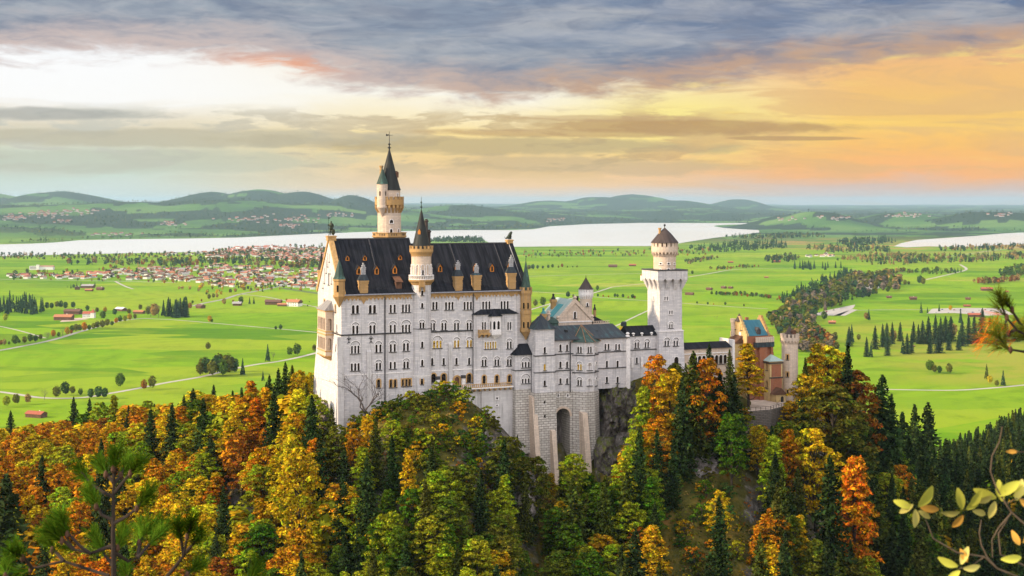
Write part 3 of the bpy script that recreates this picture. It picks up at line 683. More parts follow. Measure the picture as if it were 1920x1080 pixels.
def win_meshes(n, w_, h, gap, relief, style, flat):
    key = (n, round(w_, 2), round(h, 2), round(gap, 2), relief, style, flat)
    if key in _wc: return _wc[key]
    W = n * w_ + (n - 1) * gap; cs = [-W / 2 + w_ / 2 + i * (w_ + gap) for i in range(n)]
    mb = MB(); tw = 0.16 if style != 'ochre' else 0.30
    if flat:
        for c in cs:
            mb.box(c - w_ / 2 - tw, c - w_ / 2 + .02, -.06, .02, 0, h + tw); mb.box(c + w_ / 2 - .02, c + w_ / 2 + tw, -.06, .02, 0, h + tw)
            mb.box(c - w_ / 2 + .02, c + w_ / 2 - .02, -.055, .02, h - .02, h + tw)
    else:
        for c in cs: ring(mb, c, w_ / 2 - .02, w_ / 2 + min(tw, max(gap / 2 + .01, .1) if n > 1 else tw), h - w_ / 2, 0, -.07, .02)
        if n > 1 and gap < 0.6:
            for i in range(n - 1):
                x = (cs[i] + cs[i + 1]) / 2
                mb.lathe((x, -.03), [(.13, 0), (.13, .12), (.085, .2), (.085, h - w_ / 2 - .25), (.15, h - w_ / 2 - .05), (.16, h - w_ / 2 + .05)], 6)
    if relief:
        R = W / 2 + 0.28; zs = h - w_ / 2 + 0.12
        ring(mb, 0, R - .10, R + .10, zs, zs - .25, -.16, .02, 0, 12)
        ring(mb, 0, R - .24, R - .105, zs, zs, -.04, .02, 1, 12)  # dark inner ring stands in for the shadow line under the arch
    mb.box(-W / 2 - .22, W / 2 + .22, -.26, .03, -.16, 0, 1 if style != 'plain' else 0)
    trim = {'white': M['trim'], 'ochre': M['ochretrim'], 'plain': M['trim']}[style]
    f = mb.mesh('window', [trim, M['darktrim']])
    pb = MB(); pb.quad((-W / 2 - .05, .40, -.03), (W / 2 + .05, .40, -.03), (W / 2 + .05, .40, h + .03), (-W / 2 - .05, .40, h + .03))
    for c in cs:   # glazing bars
        pb.box(c - .025, c + .025, .35, .395, 0, h, 1)
        pb.box(c - w_ / 2, c + w_ / 2, .355, .39, h * .62, h * .62 + .05, 1)
    g = [pb.mesh('pane', [m, M['timber']]) for m in (M['glass'], M['lit'], M['blank'])]
    _wc[key] = (f, g, [(c, w_, h) for c in cs]); return _wc[key]
def window(t, u, v, z, n=1, w_=.62, h=2.0, gap=.26, relief=False, style='white', lit=False, ang=0.0, flat=False, cutkey='wall', blank=False, y=0.0):
    f, g, ls = win_meshes(n, w_, h, gap, relief, style, flat)
    o = bpy.data.objects.new('window', f); COL.objects.link(o); o.parent = t.o
    o.location = (u - t.base[0], v - t.base[1], z - t.base[2]); o.rotation_euler = (0, 0, ang)
    p = bpy.data.objects.new('pane', g[1 if lit else 2 if blank else 0]); COL.objects.link(p); p.parent = o
    if blank: p.location = (0, -.25, 0)
    if lit: o['label'] = 'window with yellow sunset glow put into its panes'
    c, s = math.cos(ang), math.sin(ang)
    mb = t.cut.setdefault(cutkey, MB())
    for (cx, ww, hh) in ls:
        b = MB(); b.ext_y(arch_pts(cx, ww, hh, 0, 8, flat), -.5, .45)
        mb.add([(a * c - d * s + u - t.base[0], a * s + d * c + v - t.base[1], e + z - t.base[2]) for a, d, e in b.v], b.f)
    return o
def wpx(t, px, sill, v, **k):
    """window by its column and sill row on a front at depth v"""
    u = fu(px, v); return window(t, u, v, zat(sill, u, v), **k)
def finial(mb, c, z, h, r=.16, mi=0):
    mb.lathe(c, [(r * .6, z), (r * .5, z + h * .25), (r * 1.6, z + h * .32), (r * .5, z + h * .40), (r * .4, z + h * .55), (r * 1.2, z + h * .62), (r * .3, z + h * .70), (.04, z + h)], 8, mi)
def merlons(mb, c, r, z0, z1, n, w_=.5, t_=.35, a0=0.0, mi=0):
    for k in range(n):
        a = a0 + 2 * math.pi * k / n; b = MB(); b.box(r - t_, r, -w_ / 2, w_ / 2, z0, z1, mi); b.box(r - t_ - .04, r + .05, -w_ / 2 - .05, w_ / 2 + .05, z1, z1 + .10, mi)
        mb.join(b, Matrix.Translation((c[0], c[1], 0)) @ Matrix.Rotation(a, 4, 'Z'))
def corbels(mb, c, r0, r1, z0, z1, n, w_, mi=0):
    """ring of brackets carrying a projecting storey"""
    for k in range(n):
        a = 2 * math.pi * k / n; b = MB()
        b.add([(r0 - .3, -w_ / 2, z0), (r0 - .3, w_ / 2, z0), (r0 + .06, -w_ / 2, z0), (r0 + .06, w_ / 2, z0), (r1, -w_ / 2, z0 + (z1 - z0) * .62), (r1, w_ / 2, z0 + (z1 - z0) * .62), (r1, -w_ / 2, z1), (r1, w_ / 2, z1), (r0 - .3, -w_ / 2, z1), (r0 - .3, w_ / 2, z1)],
              [(0, 2, 4, 6, 8), (9, 7, 5, 3, 1), (2, 3, 5, 4), (4, 5, 7, 6), (0, 1, 3, 2), (6, 7, 9, 8)], mi)
        mb.join(b, Matrix.Translation((c[0], c[1], 0)) @ Matrix.Rotation(a, 4, 'Z'))
def railing(mb, pts, z0, z1, step=.42, t_=.2, mi=0):
    """stone balustrade along a line of (u, v)"""
    for (a, b) in zip(pts[:-1], pts[1:]):
        d = Vector((b[0] - a[0], b[1] - a[1])); L = d.length; an = math.atan2(d.y, d.x); m_ = MB()
        m_.box(0, L, -t_ / 2, t_ / 2, z0, z0 + .18, mi); m_.box(0, L, -t_ / 2 - .03, t_ / 2 + .03, z1 - .16, z1, mi)
        for k in range(int(L / step)): m_.box((k + .5) * step - .1, (k + .5) * step + .1, -t_ * .3, t_ * .3, z0 + .18, z1 - .16, mi)
        mb.join(m_, Matrix.Translation((a[0], a[1], 0)) @ Matrix.Rotation(an, 4, 'Z'))
def camface(u, v):
    """turn of a local wall so that its outside looks at the bridge the photograph was taken from"""
    x, y = UVW(u, v); return math.atan2(-x, -y) * -1 - TH if False else (math.atan2(-x, y) - TH)

# ------------------------------------------------------------------ the palace
def palace():
    W = fv(596, 0); U1 = fu(990, 0); ze = 176.2; zb = 139.0
    zr = zat(448.5, 0, W / 2); UK = fu(790, 0); zr2 = zat(456, fu(900, W / 2), W / 2)
    zs1 = zat(628, 0, 0); zs2 = zat(703.5, 0, 0); zt = zat(724, fu(870, 0), 0)
    t = thing('castle_palace', 'long white limestone palace block with steep dark roof, dormers and rows of arched windows', 'castle building', (U1 / 2, W / 2, zb))
    t.cut['wall'] = MB(); t.cut['bay'] = MB(); t.cut['gable'] = MB()
    # windows of the south front, row by row (column, sill row, lights ...)
    K = dict(w_=.62, gap=.30)
    for px, sl in ((666.3, 588), (698.3, 587.5)): wpx(t, px, sl, 0, n=2, w_=.78, gap=.34, h=2.15)
    wpx(t, 736.3, 586.4, 0, n=2, w_=.62, gap=.42, h=2.1); wpx(t, 761.4, 585.3, 0, n=3, w_=.58, gap=.26, h=2.05)
    for px, sl in ((812.5, 580.7), (842.4, 580.7), (877, 580.3), (911.8, 579.6), (946.2, 579)): wpx(t, px, sl, 0, n=3, w_=.60, gap=.28, h=2.05)
    for px, sl in ((666.3, 626), (698.3, 625)): wpx(t, px, sl, 0, n=2, w_=.66, gap=.34, h=2.1, relief=True)
    wpx(t, 736.4, 623.6, 0, n=2, w_=.60, gap=.50, h=2.05, relief=True); wpx(t, 761.4, 622.8, 0, n=3, w_=.58, gap=.28, h=1.95, relief=True)
    for px in (811, 832.4, 856, 879.7): wpx(t, px, 619.2 - (px - 811) * .012, 0, n=2, w_=.60, gap=.28, h=1.9, relief=True)
    wpx(t, 666, 662.8, 0, n=3, w_=.56, gap=.28, h=2.0, relief=True); wpx(t, 709.6, 660.5, 0, n=2, w_=.62, gap=.42, h=2.0, relief=True)
    wpx(t, 736.4, 659.5, 0, n=2, w_=.60, gap=.46, h=2.0, relief=True); wpx(t, 761.2, 658, 0, n=2, w_=.64, gap=.36, h=2.05, relief=True)
    wpx(t, 820, 652.6, 0, n=3, w_=.66, gap=.22, h=1.95, relief=True, lit=True); wpx(t, 856.2, 651.6, 0, n=2, w_=.62, gap=.30, h=1.9, relief=True, lit=True)
    wpx(t, 880, 651, 0, n=2, w_=.62, gap=.30, h=1.9, relief=True, lit=True)
    wpx(t, 666, 695, 0, n=3, w_=.60, gap=.28, h=1.9); wpx(t, 709.6, 693.3, 0, n=2, w_=.60, gap=.28, h=1.8, relief=True)
    wpx(t, 736.4, 691.7, 0, n=2, w_=.60, gap=.52, h=1.85); wpx(t, 761.4, 690.5, 0, n=2, w_=.64, gap=.26, h=1.75, relief=True)
    for px in (810.5, 832, 856, 879.7): wpx(t, px, 684.6 - (px - 810) * .012, 0, w_=.68, h=1.85)
    wpx(t, 710, 727, 0, w_=.85, h=2.1, style='ochre'); wpx(t, 737, 726.5, 0, n=2, w_=.68, gap=.45, h=2.0, style='ochre'); wpx(t, 762, 724.2, 0, n=3, w_=.58, gap=.35, h=1.8, style='ochre', flat=True)
    for px in (813, 832, 879.7): wpx(t, px, 717.2, 0, w_=1.25, h=2.3, style='ochre')
    wpx(t, 709, 740.5, 0, w_=.5, h=.5, flat=True, style='plain'); wpx(t, 738.5, 757.5, 0, w_=.7, h=.4, flat=True, style='plain')
    # gable end windows, looking west
    def west(px, py, h=1.9, **k):
        v = fv(px, 0); window(t, 0, v, zat(py, 0, v), h=h, ang=-math.pi / 2, **k)
    for i, (px, py) in enumerate(((608.5, 575), (617.5, 580), (629, 585.5))): west(px, py, 1.8, n=1, w_=1.0, style='ochre', flat=True)
    for px, py, h, w_ in ((606, 540, 2.0, .55), (609, 531, 4.2, .6), (612.3, 512, 3.6, .6), (615, 500, 3.6, .6), (618, 491, 2.2, .5), (619.3, 513, 1.4, .5), (622, 532, 2.0, .6)): west(px, py, h, w_=w_, cutkey='gable')
    west(616.8, 534, 3.2, w_=1.2, cutkey='gable')
    for py in (622, 660, 690): west(631.8, py, 2.0, w_=.9)
    west(613, 739, 4.0, w_=1.3, style='ochre'); west(619, 722, 2.4, w_=.6, style='ochre'); west(626, 736, 5.0, w_=1.5, style='ochre')
    mb = MB(); R4 = lambda x0: [(x0, 0), (U1, 0), (U1, W), (x0, W)]
    mb.loft([[(a, b, z) for a, b in R4(x0)] for x0, z in ((-1.9, zb), (-1.0, zat(720, 0, 0)), (0, zs1), (0, ze))])
    wall = part('wall', mb, M['ashlar'], t); cut(wall, t.cut['wall'])
    g = MB(); g.ext_x([(0.02, ze), (W - .02, ze), (W / 2, zr + .1)], -.01, .9); go = part('gable', g, M['ashlar'], t); cut(go, t.cut['gable'])
    g = MB(); g.ext_x([(0.05, ze + .01), (W - .05, ze + .01), (W / 2, zr2 + .2)], U1 - .9, U1 + .01); part('gable', g, M['ashlar'], t)
    # verge copings
    for (u0, u1, zz) in ((-.28, 1.0, zr), (U1 - .75, U1 + .1, zr2)):
        for sgn in (0, 1):
            c = MB()
            q = [(-.5, ze - .3), (-.1, ze - .3), (W / 2, zz - .15), (W / 2, zz + .75), (-.5, ze + .75)]
            if sgn: q = [(W - a, b) for a, b in reversed(q)]
            c.ext_x(q, u0, u1); part('verge_coping', c, M['ochretrim' if u0 < 1 else 'slate'], t)
    rp = lambda z: [(-.75, ze), (W + .75, ze), (W + .75, ze + .25), (W - 1.0, ze + 1.5), (W / 2, z), (1.0, ze + 1.5), (-.75, ze + .25)]
    r = MB(); r.ext_x(rp(zr), .95, UK + .6); rl = part('roof', r, M['slate'], t)
    r = MB(); r.ext_x(rp(zr2), UK + .62, U1 - .95); part('roof', r, M['slate'], t)
    r = MB(); r.box(.9, UK + .5, W / 2 - .15, W / 2 + .15, zr - .12, zr + .18); r.box(UK + .6, U1 - 1, W / 2 - .15, W / 2 + .15, zr2 - .12, zr2 + .18)
    r.ext_x([(W / 2 - 6.6, zr - 6.6 * (zr - ze - 1.5) / (W / 2 - 1) + .05), (W / 2, zr + .05), (W / 2, zr + .25), (W / 2 - 6.6, zr - 6.6 * (zr - ze - 1.5) / (W / 2 - 1) + .3)], fu(690, W / 2), fu(690, W / 2) + .25)
    for px in (842, 925): r.ext_x([(1.2, ze + 1.8), (W / 2, zr2 + .05), (W / 2, zr2 + .2), (1.2, ze + 2.0)], fu(px, W / 2), fu(px, W / 2) + .18)
    part('roof_flashing', r, M['darktrim'], t)
    gt = MB(); gt.box(.6, U1 - .6, -.98, -.76, ze + .02, ze + .30); part('gutter', gt, plain('pale gutter', (.30, .30, .33), .5), t)
    # zigzag frieze under the eaves
    fz_ = MB()
    def frieze(u0, u1):
        n = int((u1 - u0) / .95); pts = [(u0, ze - .02)]; low = []
        for k in range(n + 1): low += [(u0 + (u1 - u0) * k / n, ze - 1.25)] + ([(u0 + (u1 - u0) * (k + .5) / n, ze - .75)] if k < n else [])
        fz_.ext_y(low + [(u1, ze - .02), (u0, ze - .02)], -.16, .01)
        for k in range(n + 1): fz_.box(u0 + (u1 - u0) * k / n - .09, u0 + (u1 - u0) * k / n + .09, -.30, -.155, ze - 1.35, ze - .95)
        fz_.box(u0, u1, -.34, -.165, ze - .42, ze - .05)
    frieze(.9, fu(771, 0)); frieze(fu(808, 0), fu(975, 0)); part('eaves_frieze', fz_, M['ochretrim'], t)
    s = MB(); s.box(-.12, fu(770, 0), -.2, .01, zs1 - .25, zs1 + .1); s.box(fu(808, 0), fu(889, 0), -.2, .01, zs1 - .3, zs1 + .06)
    s.box(-.2, -.01, -.12, W, zs1 - .25, zs1 + .1); part('string_course', s, M['darktrim'], t)
    s = MB(); s.box(0, fu(771, 0), -.12, .01, zs2 - .2, zs2 + .1); s.box(fu(808, 0), fu(889, 0), -.12, .01, zs2 - .2, zs2 + .1); part('string_course', s, M['trim'], t)
    # buttress strips
    for p0, p1, y0, y1 in ((688.5, 696.5, 660, 800), (841.3, 847.6, 646, 724)):
        b = MB(); a0, a1 = fu(p0, -.5), fu(p1, -.5); zt_, zl = zat(y0, a0, -.5), zat(y1, a0, -.5) - 2
        b.ext_x([(-.7, zl), (.02, zl), (.02, zt_ + .6), (-.45, zt_)], a0, a1); part('buttress', b, M['ashlar_low'], t)
    b = MB(); b.ext_x([(-1.2, zb), (.02, zb), (.02, zs1 - .5), (-.05, zs1 - .8)], -1.1, fu(640, -.5) + .6); part('buttress', b, M['ashlar_low'], t)
    for px, y0, y1 in ((722, 556, 770), (887.5, 549, 724)):
        pi = MB(); uu = fu(px, -.25); pi.tube([(uu, -.2, zat(y0, uu, 0)), (uu, -.2, zat(y1, uu, 0))], [.16, .16], 6); part('drainpipe', pi, M['darktrim'], t)
    # wrought wall anchors
    for px, py in ((654, 638), (695.5, 637)):
        a = MB(); u = fu(px, 0); z = zat(py, u, 0)
        a.box(u - .07, u + .07, -.1, -.01, z - .7, z + 1.0)
        for sg in (-1, 1):
            a.tube([(u, -.08, z), (u + sg * .35, -.08, z + .55), (u + sg * .6, -.08, z + .25)], [.09, .12, .05], 5); a.tube([(u, -.08, z - .3), (u + sg * .45, -.08, z - .85)], [.06, .05], 5)
        part('wall_anchor', a, M['iron'], t)
    # dormers
    k_ = lambda z: (z - ze - 1.5) / (W / 2 - 1)
    def on_roof(px, py, z_):
        lo, hi = 0.0, W / 2
        for _ in range(40):
            v = (lo + hi) / 2
            if zat(py, fu(px, v), v) > ze + 1.5 + k_(z_) * (v - 1): lo = v
            else: hi = v
        return fu(px, v), v
    def dormer(px, py, w_, h, z_):
        u, v = on_roof(px, py, z_); z = zat(py, u, v); x, y, zz = t.base
        a = MB(); hw = w_ / 2; d = h / k_(z_) + .6
        a.ext_y([(u - hw, z), (u + hw, z), (u + hw, z + h * .55), (u, z + h), (u - hw, z + h * .55)], v - .05, v + .12, 0)
        a.ext_y([(u - hw + .05, z - .1), (u + hw - .05, z - .1), (u + hw - .05, z + h * .52), (u, z + h - .08), (u - hw + .05, z + h * .52)], v + .121, v + d, 1)
        for sg in (-1, 1):
            a.add([(u + sg * (hw + .16), v - .2, z + h * .48), (u, v - .2, z + h + .06), (u, v + d, z + h + .06), (u + sg * (hw + .16), v + d, z + h * .48)], [(0, 1, 2, 3)], 1)
            a.add([(u + sg * (hw + .16), v - .2, z + h * .48 + .1), (u, v - .2, z + h + .16), (u, v + d, z + h + .16), (u + sg * (hw + .16), v + d, z + h * .48 + .1)], [(0, 1, 2, 3)], 1)
        o = part('dormer', a, [M['dormer'], M['slate']], t)
        p = MB(); p.add([(c, v - .065, e) for c, e in arch_pts(u, w_ * .45, h * .58, z + .18)], [tuple(range(11))]); part('pane', p, M['glass'], t, parent=o)
    for px, py in ((651.5, 489), (684.2, 488.5), (750.4, 487.5)): dormer(px, py, 1.0, 1.35, zr)
    for px, py in ((673, 514.5), (706.4, 514.5), (740.4, 513)): dormer(px, py, 1.15, 2.2, zr)
    for px, py in ((825.5, 510), (857, 508.5), (891, 508.5), (922.6, 509.5), (955, 506)): dormer(px, py, 1.1, 2.1, zr2)
    # plain dark roof hatch with a lean-to top
    u, v = on_roof(748, 541, zr); z = zat(541, u, v); h_ = MB()
    h_.box(u - .75, u + .75, v - .1, v + 2.2, z - .2, z + 1.7); h_.ext_x([(v - .5, z + 1.6), (v + 2.5, z + 2.9), (v + 2.5, z + 3.05), (v - .5, z + 1.75)], u - 1.0, u + 1.0)
    part('roof_hatch', h_, M['greyroof'] if False else M['timber'], t)
    # sandstone chimneys that rise from the eaves
    def chimney(p0, p1, y0, y1, ycap, ypot, ybr):
        a0, a1 = fu(p0, -.4), fu(p1, -.4); z0, z1 = zat(y1, a0, 0), zat(y0, a0, 0); zc, zp, zk = zat(ycap, a0, 0), zat(ypot, a0, .6), zat(ybr, a0, 0)
        b = MB(); b.box(a0, a1, -.5, 1.3, z0, z1); b.box(a0 - .2, a1 + .2, -.7, 1.5, z1 - .4, z1); b.box(a0 - .1, a1 + .1, -.6, 1.4, z1 - .9, z1 - .45)
        b.box(a0 - .06, a1 + .06, -.56, 1.36, z0 + (z1 - z0) * .42, z0 + (z1 - z0) * .5)
        b.box(a0 + .04, a1 - .04, -.42, 1.25, ze + .31, z0)
        b.add([(a0 - .1, -.42, ze - .1), (a1 + .1, -.42, ze - .1), (a1 + .1, .02, ze - .1), (a0 - .1, .02, ze - .1), ((a0 + a1) / 2, -.05, zk)], [(0, 1, 2, 3), (1, 0, 4), (2, 1, 4), (3, 2, 4), (0, 3, 4)])
        o = part('chimney', b, M['sandstone'], t)
        h = MB(); h.loft([[(a0 - .25, -.75, z1 + .01), (a1 + .25, -.75, z1 + .01), (a1 + .25, 1.55, z1 + .01), (a0 - .25, 1.55, z1 + .01)], [(a0 + .3, -.1, zc), (a1 - .3, -.1, zc), (a1 - .3, .9, zc), (a0 + .3, .9, zc)]]); part('chimney_cap', h, M['slategreen'], t, parent=o)
        q = MB(); um = (a0 + a1) / 2
        for dx, dz in ((-.5, .62), (0, 1.0), (.5, .66), (-.25, .8), (.28, .84)):
            q.lathe((um + dx, .3), [(.13, zc - .2), (.13, zc + (zp - zc) * dz - .3)], 6)
            for f_ in (0.0, .45): q.lathe((um + dx, .3), [(.25, zc + (zp - zc) * dz - .35 - f_ * .9), (.25, zc + (zp - zc) * dz - .12 - f_ * .9)], 6)
        part('chimney_pot', q, M['zinc'], t, parent=o)
    chimney(675, 690, 526, 548, 515, 492, 571); chimney(853.4, 867, 518, 542, 506, 487, 563.5); chimney(888.3, 901.8, 516, 535, 512, 493, 564); chimney(953.6, 967, 512, 541, 500.5, 477, 557)
    # corner turret, south-west
    def turret(px, v, rpx, ytop, ybot, yapex, ytip, n, m_, roofm, name):
        u = fu(px, v); sc = F / (OY + u * ST + v * CT); r = rpx / sc; z0, z1, za, zf = (zat(y_, u, v) for y_ in (ybot, ytop, yapex, ytip))
        b = MB(); a0 = math.pi / n
        b.lathe((u, v), [(.15, z0 - (r * 1.9)), (r * .55, z0 - r), (r * 1.12, z0), (r * 1.12, z0 + .4), (r, z0 + .5), (r, z1 - .6), (r * 1.12, z1 - .45), (r * 1.12, z1)], n, 0, a0)
        o = part(name, b, m_, t)
        c_ = MB(); c_.lathe((u, v), [(r * 1.14, z1 + .01), (r * .9, z1 + .6), (.12, za)], n, 0, a0); rf = part('roof', c_, roofm, t, parent=o)
        f_ = MB(); finial(f_, (u, v), za - .2, zf - za + .2); part('finial', f_, M['iron'], t, parent=o)
        return u, v, r, z0, z1, o
    u, v, r, z0, z1, o = turret(636, -.1, 10.6, 523, 556, 487, 477, 8, M['sandstone'], M['copper'], 'corner_turret')
    p = MB()
    for an in (-TH - .15,):
        b = MB(); b.add([(c, -r - .02, e) for c, e in arch_pts(0, .5, 1.7, z0 + 1.2)], [tuple(range(11))]); p.join(b, Matrix.Translation((u, v, 0)) @ Matrix.Rotation(an, 4, 'Z'))
    part('pane', p, M['glass'], t, parent=o)
    turret(602.5, W, 7, 506, 545, 475, 470, 8, M['sandstone'], M['darkcopper'], 'corner_turret')
    # tall octagonal turret, south-east
    v = -.6; u = fu(986, v); sc = F / (OY + u * ST + v * CT); r = 10.2 / sc; zz = lambda y_: zat(y_, u, v)
    b = MB(); b.lathe((u, v), [(.2, zz(637)), (r * .3, zz(632)), (r * .75, zz(626)), (r * 1.12, zz(621)), (r * 1.15, zz(616)), (r, zz(615)), (r, zz(589)), (r * 1.08, zz(588)), (r * 1.08, zz(583.5)), (r, zz(583)), (r, zz(580)), (r * 1.06, zz(579.5)), (r * 1.06, zz(577.5)), (r, zz(577)), (r, zz(554)), (r * 1.15, zz(549)), (r * 1.15, zz(544))], 8, 0, math.pi / 8)
    merlons(b, (u, v), r * 1.15, zz(544), zz(539), 8, .55, .3, 0)
    o = part('corner_turret', b, M['sandstone'], t)
    p = MB()
    for py, an in ((578, -TH), (578, -TH + .785), (614, -TH), (614, -TH + .785)):
        q = MB(); q.add([(c, -r - .03, e) for c, e in arch_pts(0, .5, 1.6, zz(py))], [tuple(range(11))])
        ring(q, 0, .25, .4, zz(py) + 1.35, zz(py), -r - .06, -r + .1, 1); p.join(q, Matrix.Translation((u, v, 0)) @ Matrix.Rotation(round(an / (math.pi / 4)) * math.pi / 4, 4, 'Z'))
    part('window', p, [M['glass'], M['ochretrim']], t, parent=o)
    c_ = MB(); c_.lathe((u, v), [(r * .98, zz(544)), (r * .92, zz(541)), (.1, zz(489.5))], 8, 0, math.pi / 8); part('roof', c_, M['copper'], t, parent=o)
    f_ = MB(); finial(f_, (u, v), zz(491), 1.6, .12); part('finial', f_, M['iron'], t, parent=o)
    # shallow bay on the right with oriel and balcony
    vb = -.95; b0, b1 = fu(889, vb), fu(970, vb); ztb = zat(590.5, b0, vb); zlb = zat(727, b0, vb) - 3
    for px in (907.4, 955): wpx(t, px, 618.8, vb, n=2, w_=.52, gap=.16, h=2.15, cutkey='bay', style='plain')
    wpx(t, 919.8, 654, vb, n=5, w_=.50, gap=.22, h=1.9, cutkey='bay', lit=True); wpx(t, 955, 653.5, vb, n=2, w_=.58, gap=.26, h=1.9, relief=True, cutkey='bay')
    for px in (907.8, 931.6, 955): wpx(t, px, 686.4 - (px - 908) * .02, vb, n=2, w_=.60, gap=.22, h=1.75, relief=True, cutkey='bay')
    for px in (907.8, 931.6, 955.2): wpx(t, px, 719.6 - (px - 908) * .02, vb, w_=.92, h=2.15, style='ochre', cutkey='bay')
    b = MB(); b.box(b0, b1, vb, .02, zlb, ztb); bo = part('bay', b, M['ashlar'], t); cut(bo, t.cut['bay'])
    zt2 = zat(580.5, b0, 0); b = MB(); e = .45
    b.add([(b0 - e, vb - e, ztb + .01), (b1 + e, vb - e, ztb + .01), (b1 + e, .0, ztb + .01), (b0 - e, .0, ztb + .01), (b0 + 2.2, -.01, zt2), (b1 - 2.2, -.01, zt2)],
          [(0, 1, 5, 4), (1, 2, 5), (3, 0, 4), (3, 2, 1, 0)])
    rb = part('bay_roof', b, M['slate'], t, parent=bo)
    s = MB(); s.box(b0 - .1, b1 + .1, vb - .12, vb + .01, zat(693, b0, vb) - .2, zat(693, b0, vb) + .08); part('string_course', s, M['trim'], t)
    uo = fu(931, vb - 1); ro = 1.55; zo0, zo1 = zat(626, uo, vb - 1), zat(592.5, uo, vb - 1); b = MB()
    oc = lambda r_: [(uo + r_ * math.cos(a), vb + .02 + r_ * math.sin(a)) for a in (-math.pi, -math.pi * .75 - .12, -math.pi * .25 + .12, 0)]
    rings = []
    for r_, z in ((.3, zo0 - 1.5), (.95, zo0 - .9), (ro * 1.1, zo0 - .2), (ro * 1.1, zo0 + .9), (ro, zo0 + .95), (ro, zo1 - .1)): rings.append([(a, b_, z) for a, b_ in oc(r_)])
    b.loft(rings); ob = part('oriel', b, M['trim'], t)
    p = MB(); P4 = oc(ro + .012)
    for i in range(3):
        a, c2 = Vector(P4[i]), Vector(P4[i + 1]); d = (c2 - a)
        for k_i in ((.5,) if i != 1 else (.26, .74)):
            m_ = a + d * k_i; w2 = d.length * (.42 if i != 1 else .26); dd = d.normalized() * w2 / 2
            z0_, z1_ = zo0 + 1.15, zo0 + 3.0
            p.add([(m_.x - dd.x, m_.y - dd.y, z0_), (m_.x + dd.x, m_.y + dd.y, z0_), (m_.x + dd.x, m_.y + dd.y, z1_), (m_.x, m_.y, z1_ + .4), (m_.x - dd.x, m_.y - dd.y, z1_)], [(0, 1, 2, 3, 4)])
    part('pane', p, M['glass'], t, parent=ob)
    b = MB(); q = oc(ro + .55); zc = zat(580.5, uo, vb)
    b.add([(a, c2, zo1 - .08) for a, c2 in q] + [(uo, vb + .6, zc + .25)], [(0, 1, 4), (1, 2, 4), (2, 3, 4), (3, 2, 1, 0)]); part('oriel_roof', b, M['slate'], t, parent=ob)
    b = MB(); c0, c1 = fu(899, vb - 1.2), fu(919.5, vb - 1.2); zB = zat(628, c0, vb - 1)
    b.box(c0, c1, vb - 1.25, vb + .01, zB, zB + .25); railing(b, [(c0 + .1, vb), (c0 + .1, vb - 1.15), (c1, vb - 1.15)], zB + .25, zB + 1.3, .3, .18)
    for k in range(3):
        x = c0 + .3 + k * (c1 - c0 - .6) / 2; b.ext_x([(vb - 1.1, zB - .35), (vb - .02, zB - .9), (vb - .02, zB), (vb - 1.1, zB)], x - .18, x + .18)
    part('balcony', b, M['ochretrim'], t)
    # two-storey loggia on the west gable
    vl0, vl1 = fv(625.5, 0), fv(595.5, -2.1); zl0, zl1 = zat(668, 0, vl0), zat(582, 0, vl0); d = 2.1
    b = MB(); b.box(-d, .0, vl0, vl1, zl0, zl1); cb = MB()
    for z_ in (zl0 + 1.6, zl0 + 6.6):
        n = 5
        for i in range(n):
            v_ = vl0 + 1.2 + (vl1 - vl0 - 2.4) * i / (n - 1); q = MB(); q.ext_y(arch_pts(0, (vl1 - vl0) / 7.5, 3.2), -.5, 1.4)
            cb.join(q, Matrix.Translation((-d - t.base[0], v_ - t.base[1], z_ - t.base[2])) @ Matrix.Rotation(-math.pi / 2, 4, 'Z'))
        q = MB(); q.ext_y(arch_pts(0, 1.1, 3.0), -.5, 1.2); cb.join(q, Matrix.Translation((-d / 2 - t.base[0], vl0 - t.base[1], z_ - t.base[2])))
    lo = part('loggia', b, M['pinkstone'], t); cut(lo, cb)
    b = MB()
    for z_ in (zl0 - .1, zl0 + 1.2, zl0 + 5.4, zl0 + 6.2, zl1 - .3): b.box(-d - .16, -.01, vl0 - .16, vl1 + .16, z_, z_ + .28)
    for i in range(7):
        v_ = vl0 + .4 + (vl1 - vl0 - .8) * i / 6; b.ext_y([(-d, zl0 - .12), (-.01, zl0 - 1.6), (-.01, zl0 - .12)], v_ - .25, v_ + .25)
    part('loggia_moulding', b, M['ochretrim'], t, parent=lo)
    b = MB(); b.add([(-d - .4, vl0 - .4, zl1), (0, vl0 - .4, zl1), (0, vl1 + .4, zl1), (-d - .4, vl1 + .4, zl1), (-.02, vl0 + 1.6, zl1 + 2.3), (-.02, vl1 - 1.6, zl1 + 2.3)], [(0, 1, 4), (3, 0, 4, 5), (2, 3, 5), (0, 3, 2, 1)])
    part('loggia_roof', b, M['greyroof'], t, parent=lo)
    # portal and two little flue huts on the terrace
    b = MB(); uu = fu(856.5, 0)
    for k, (r0, r1, y0) in enumerate(((.62, .85, -.15), (.85, 1.08, -.28))): ring(b, uu, r0, r1, zt + 1.9, zt - .3, y0, .02, 0, 12)
    po = part('portal', b, M['ochretrim'], t)
    q = MB(); q.add([(c2, -.04, e2) for c2, e2 in arch_pts(uu, 1.24, 2.8, zt - .3)], [tuple(range(11))]); part('door', q, M['timber'], t, parent=po)
    for px in (820.7, 868.8):
        b = MB(); a = fu(px, -1); b.box(a - .4, a + .4, -1.4, -.6, zt - 1, zt + 2.2); b.box(a - .5, a + .5, -1.5, -.5, zt + 2.2, zt + 3.0, 1); part('flue_hut', b, [M['trim'], M['darktrim']], t)
    return t
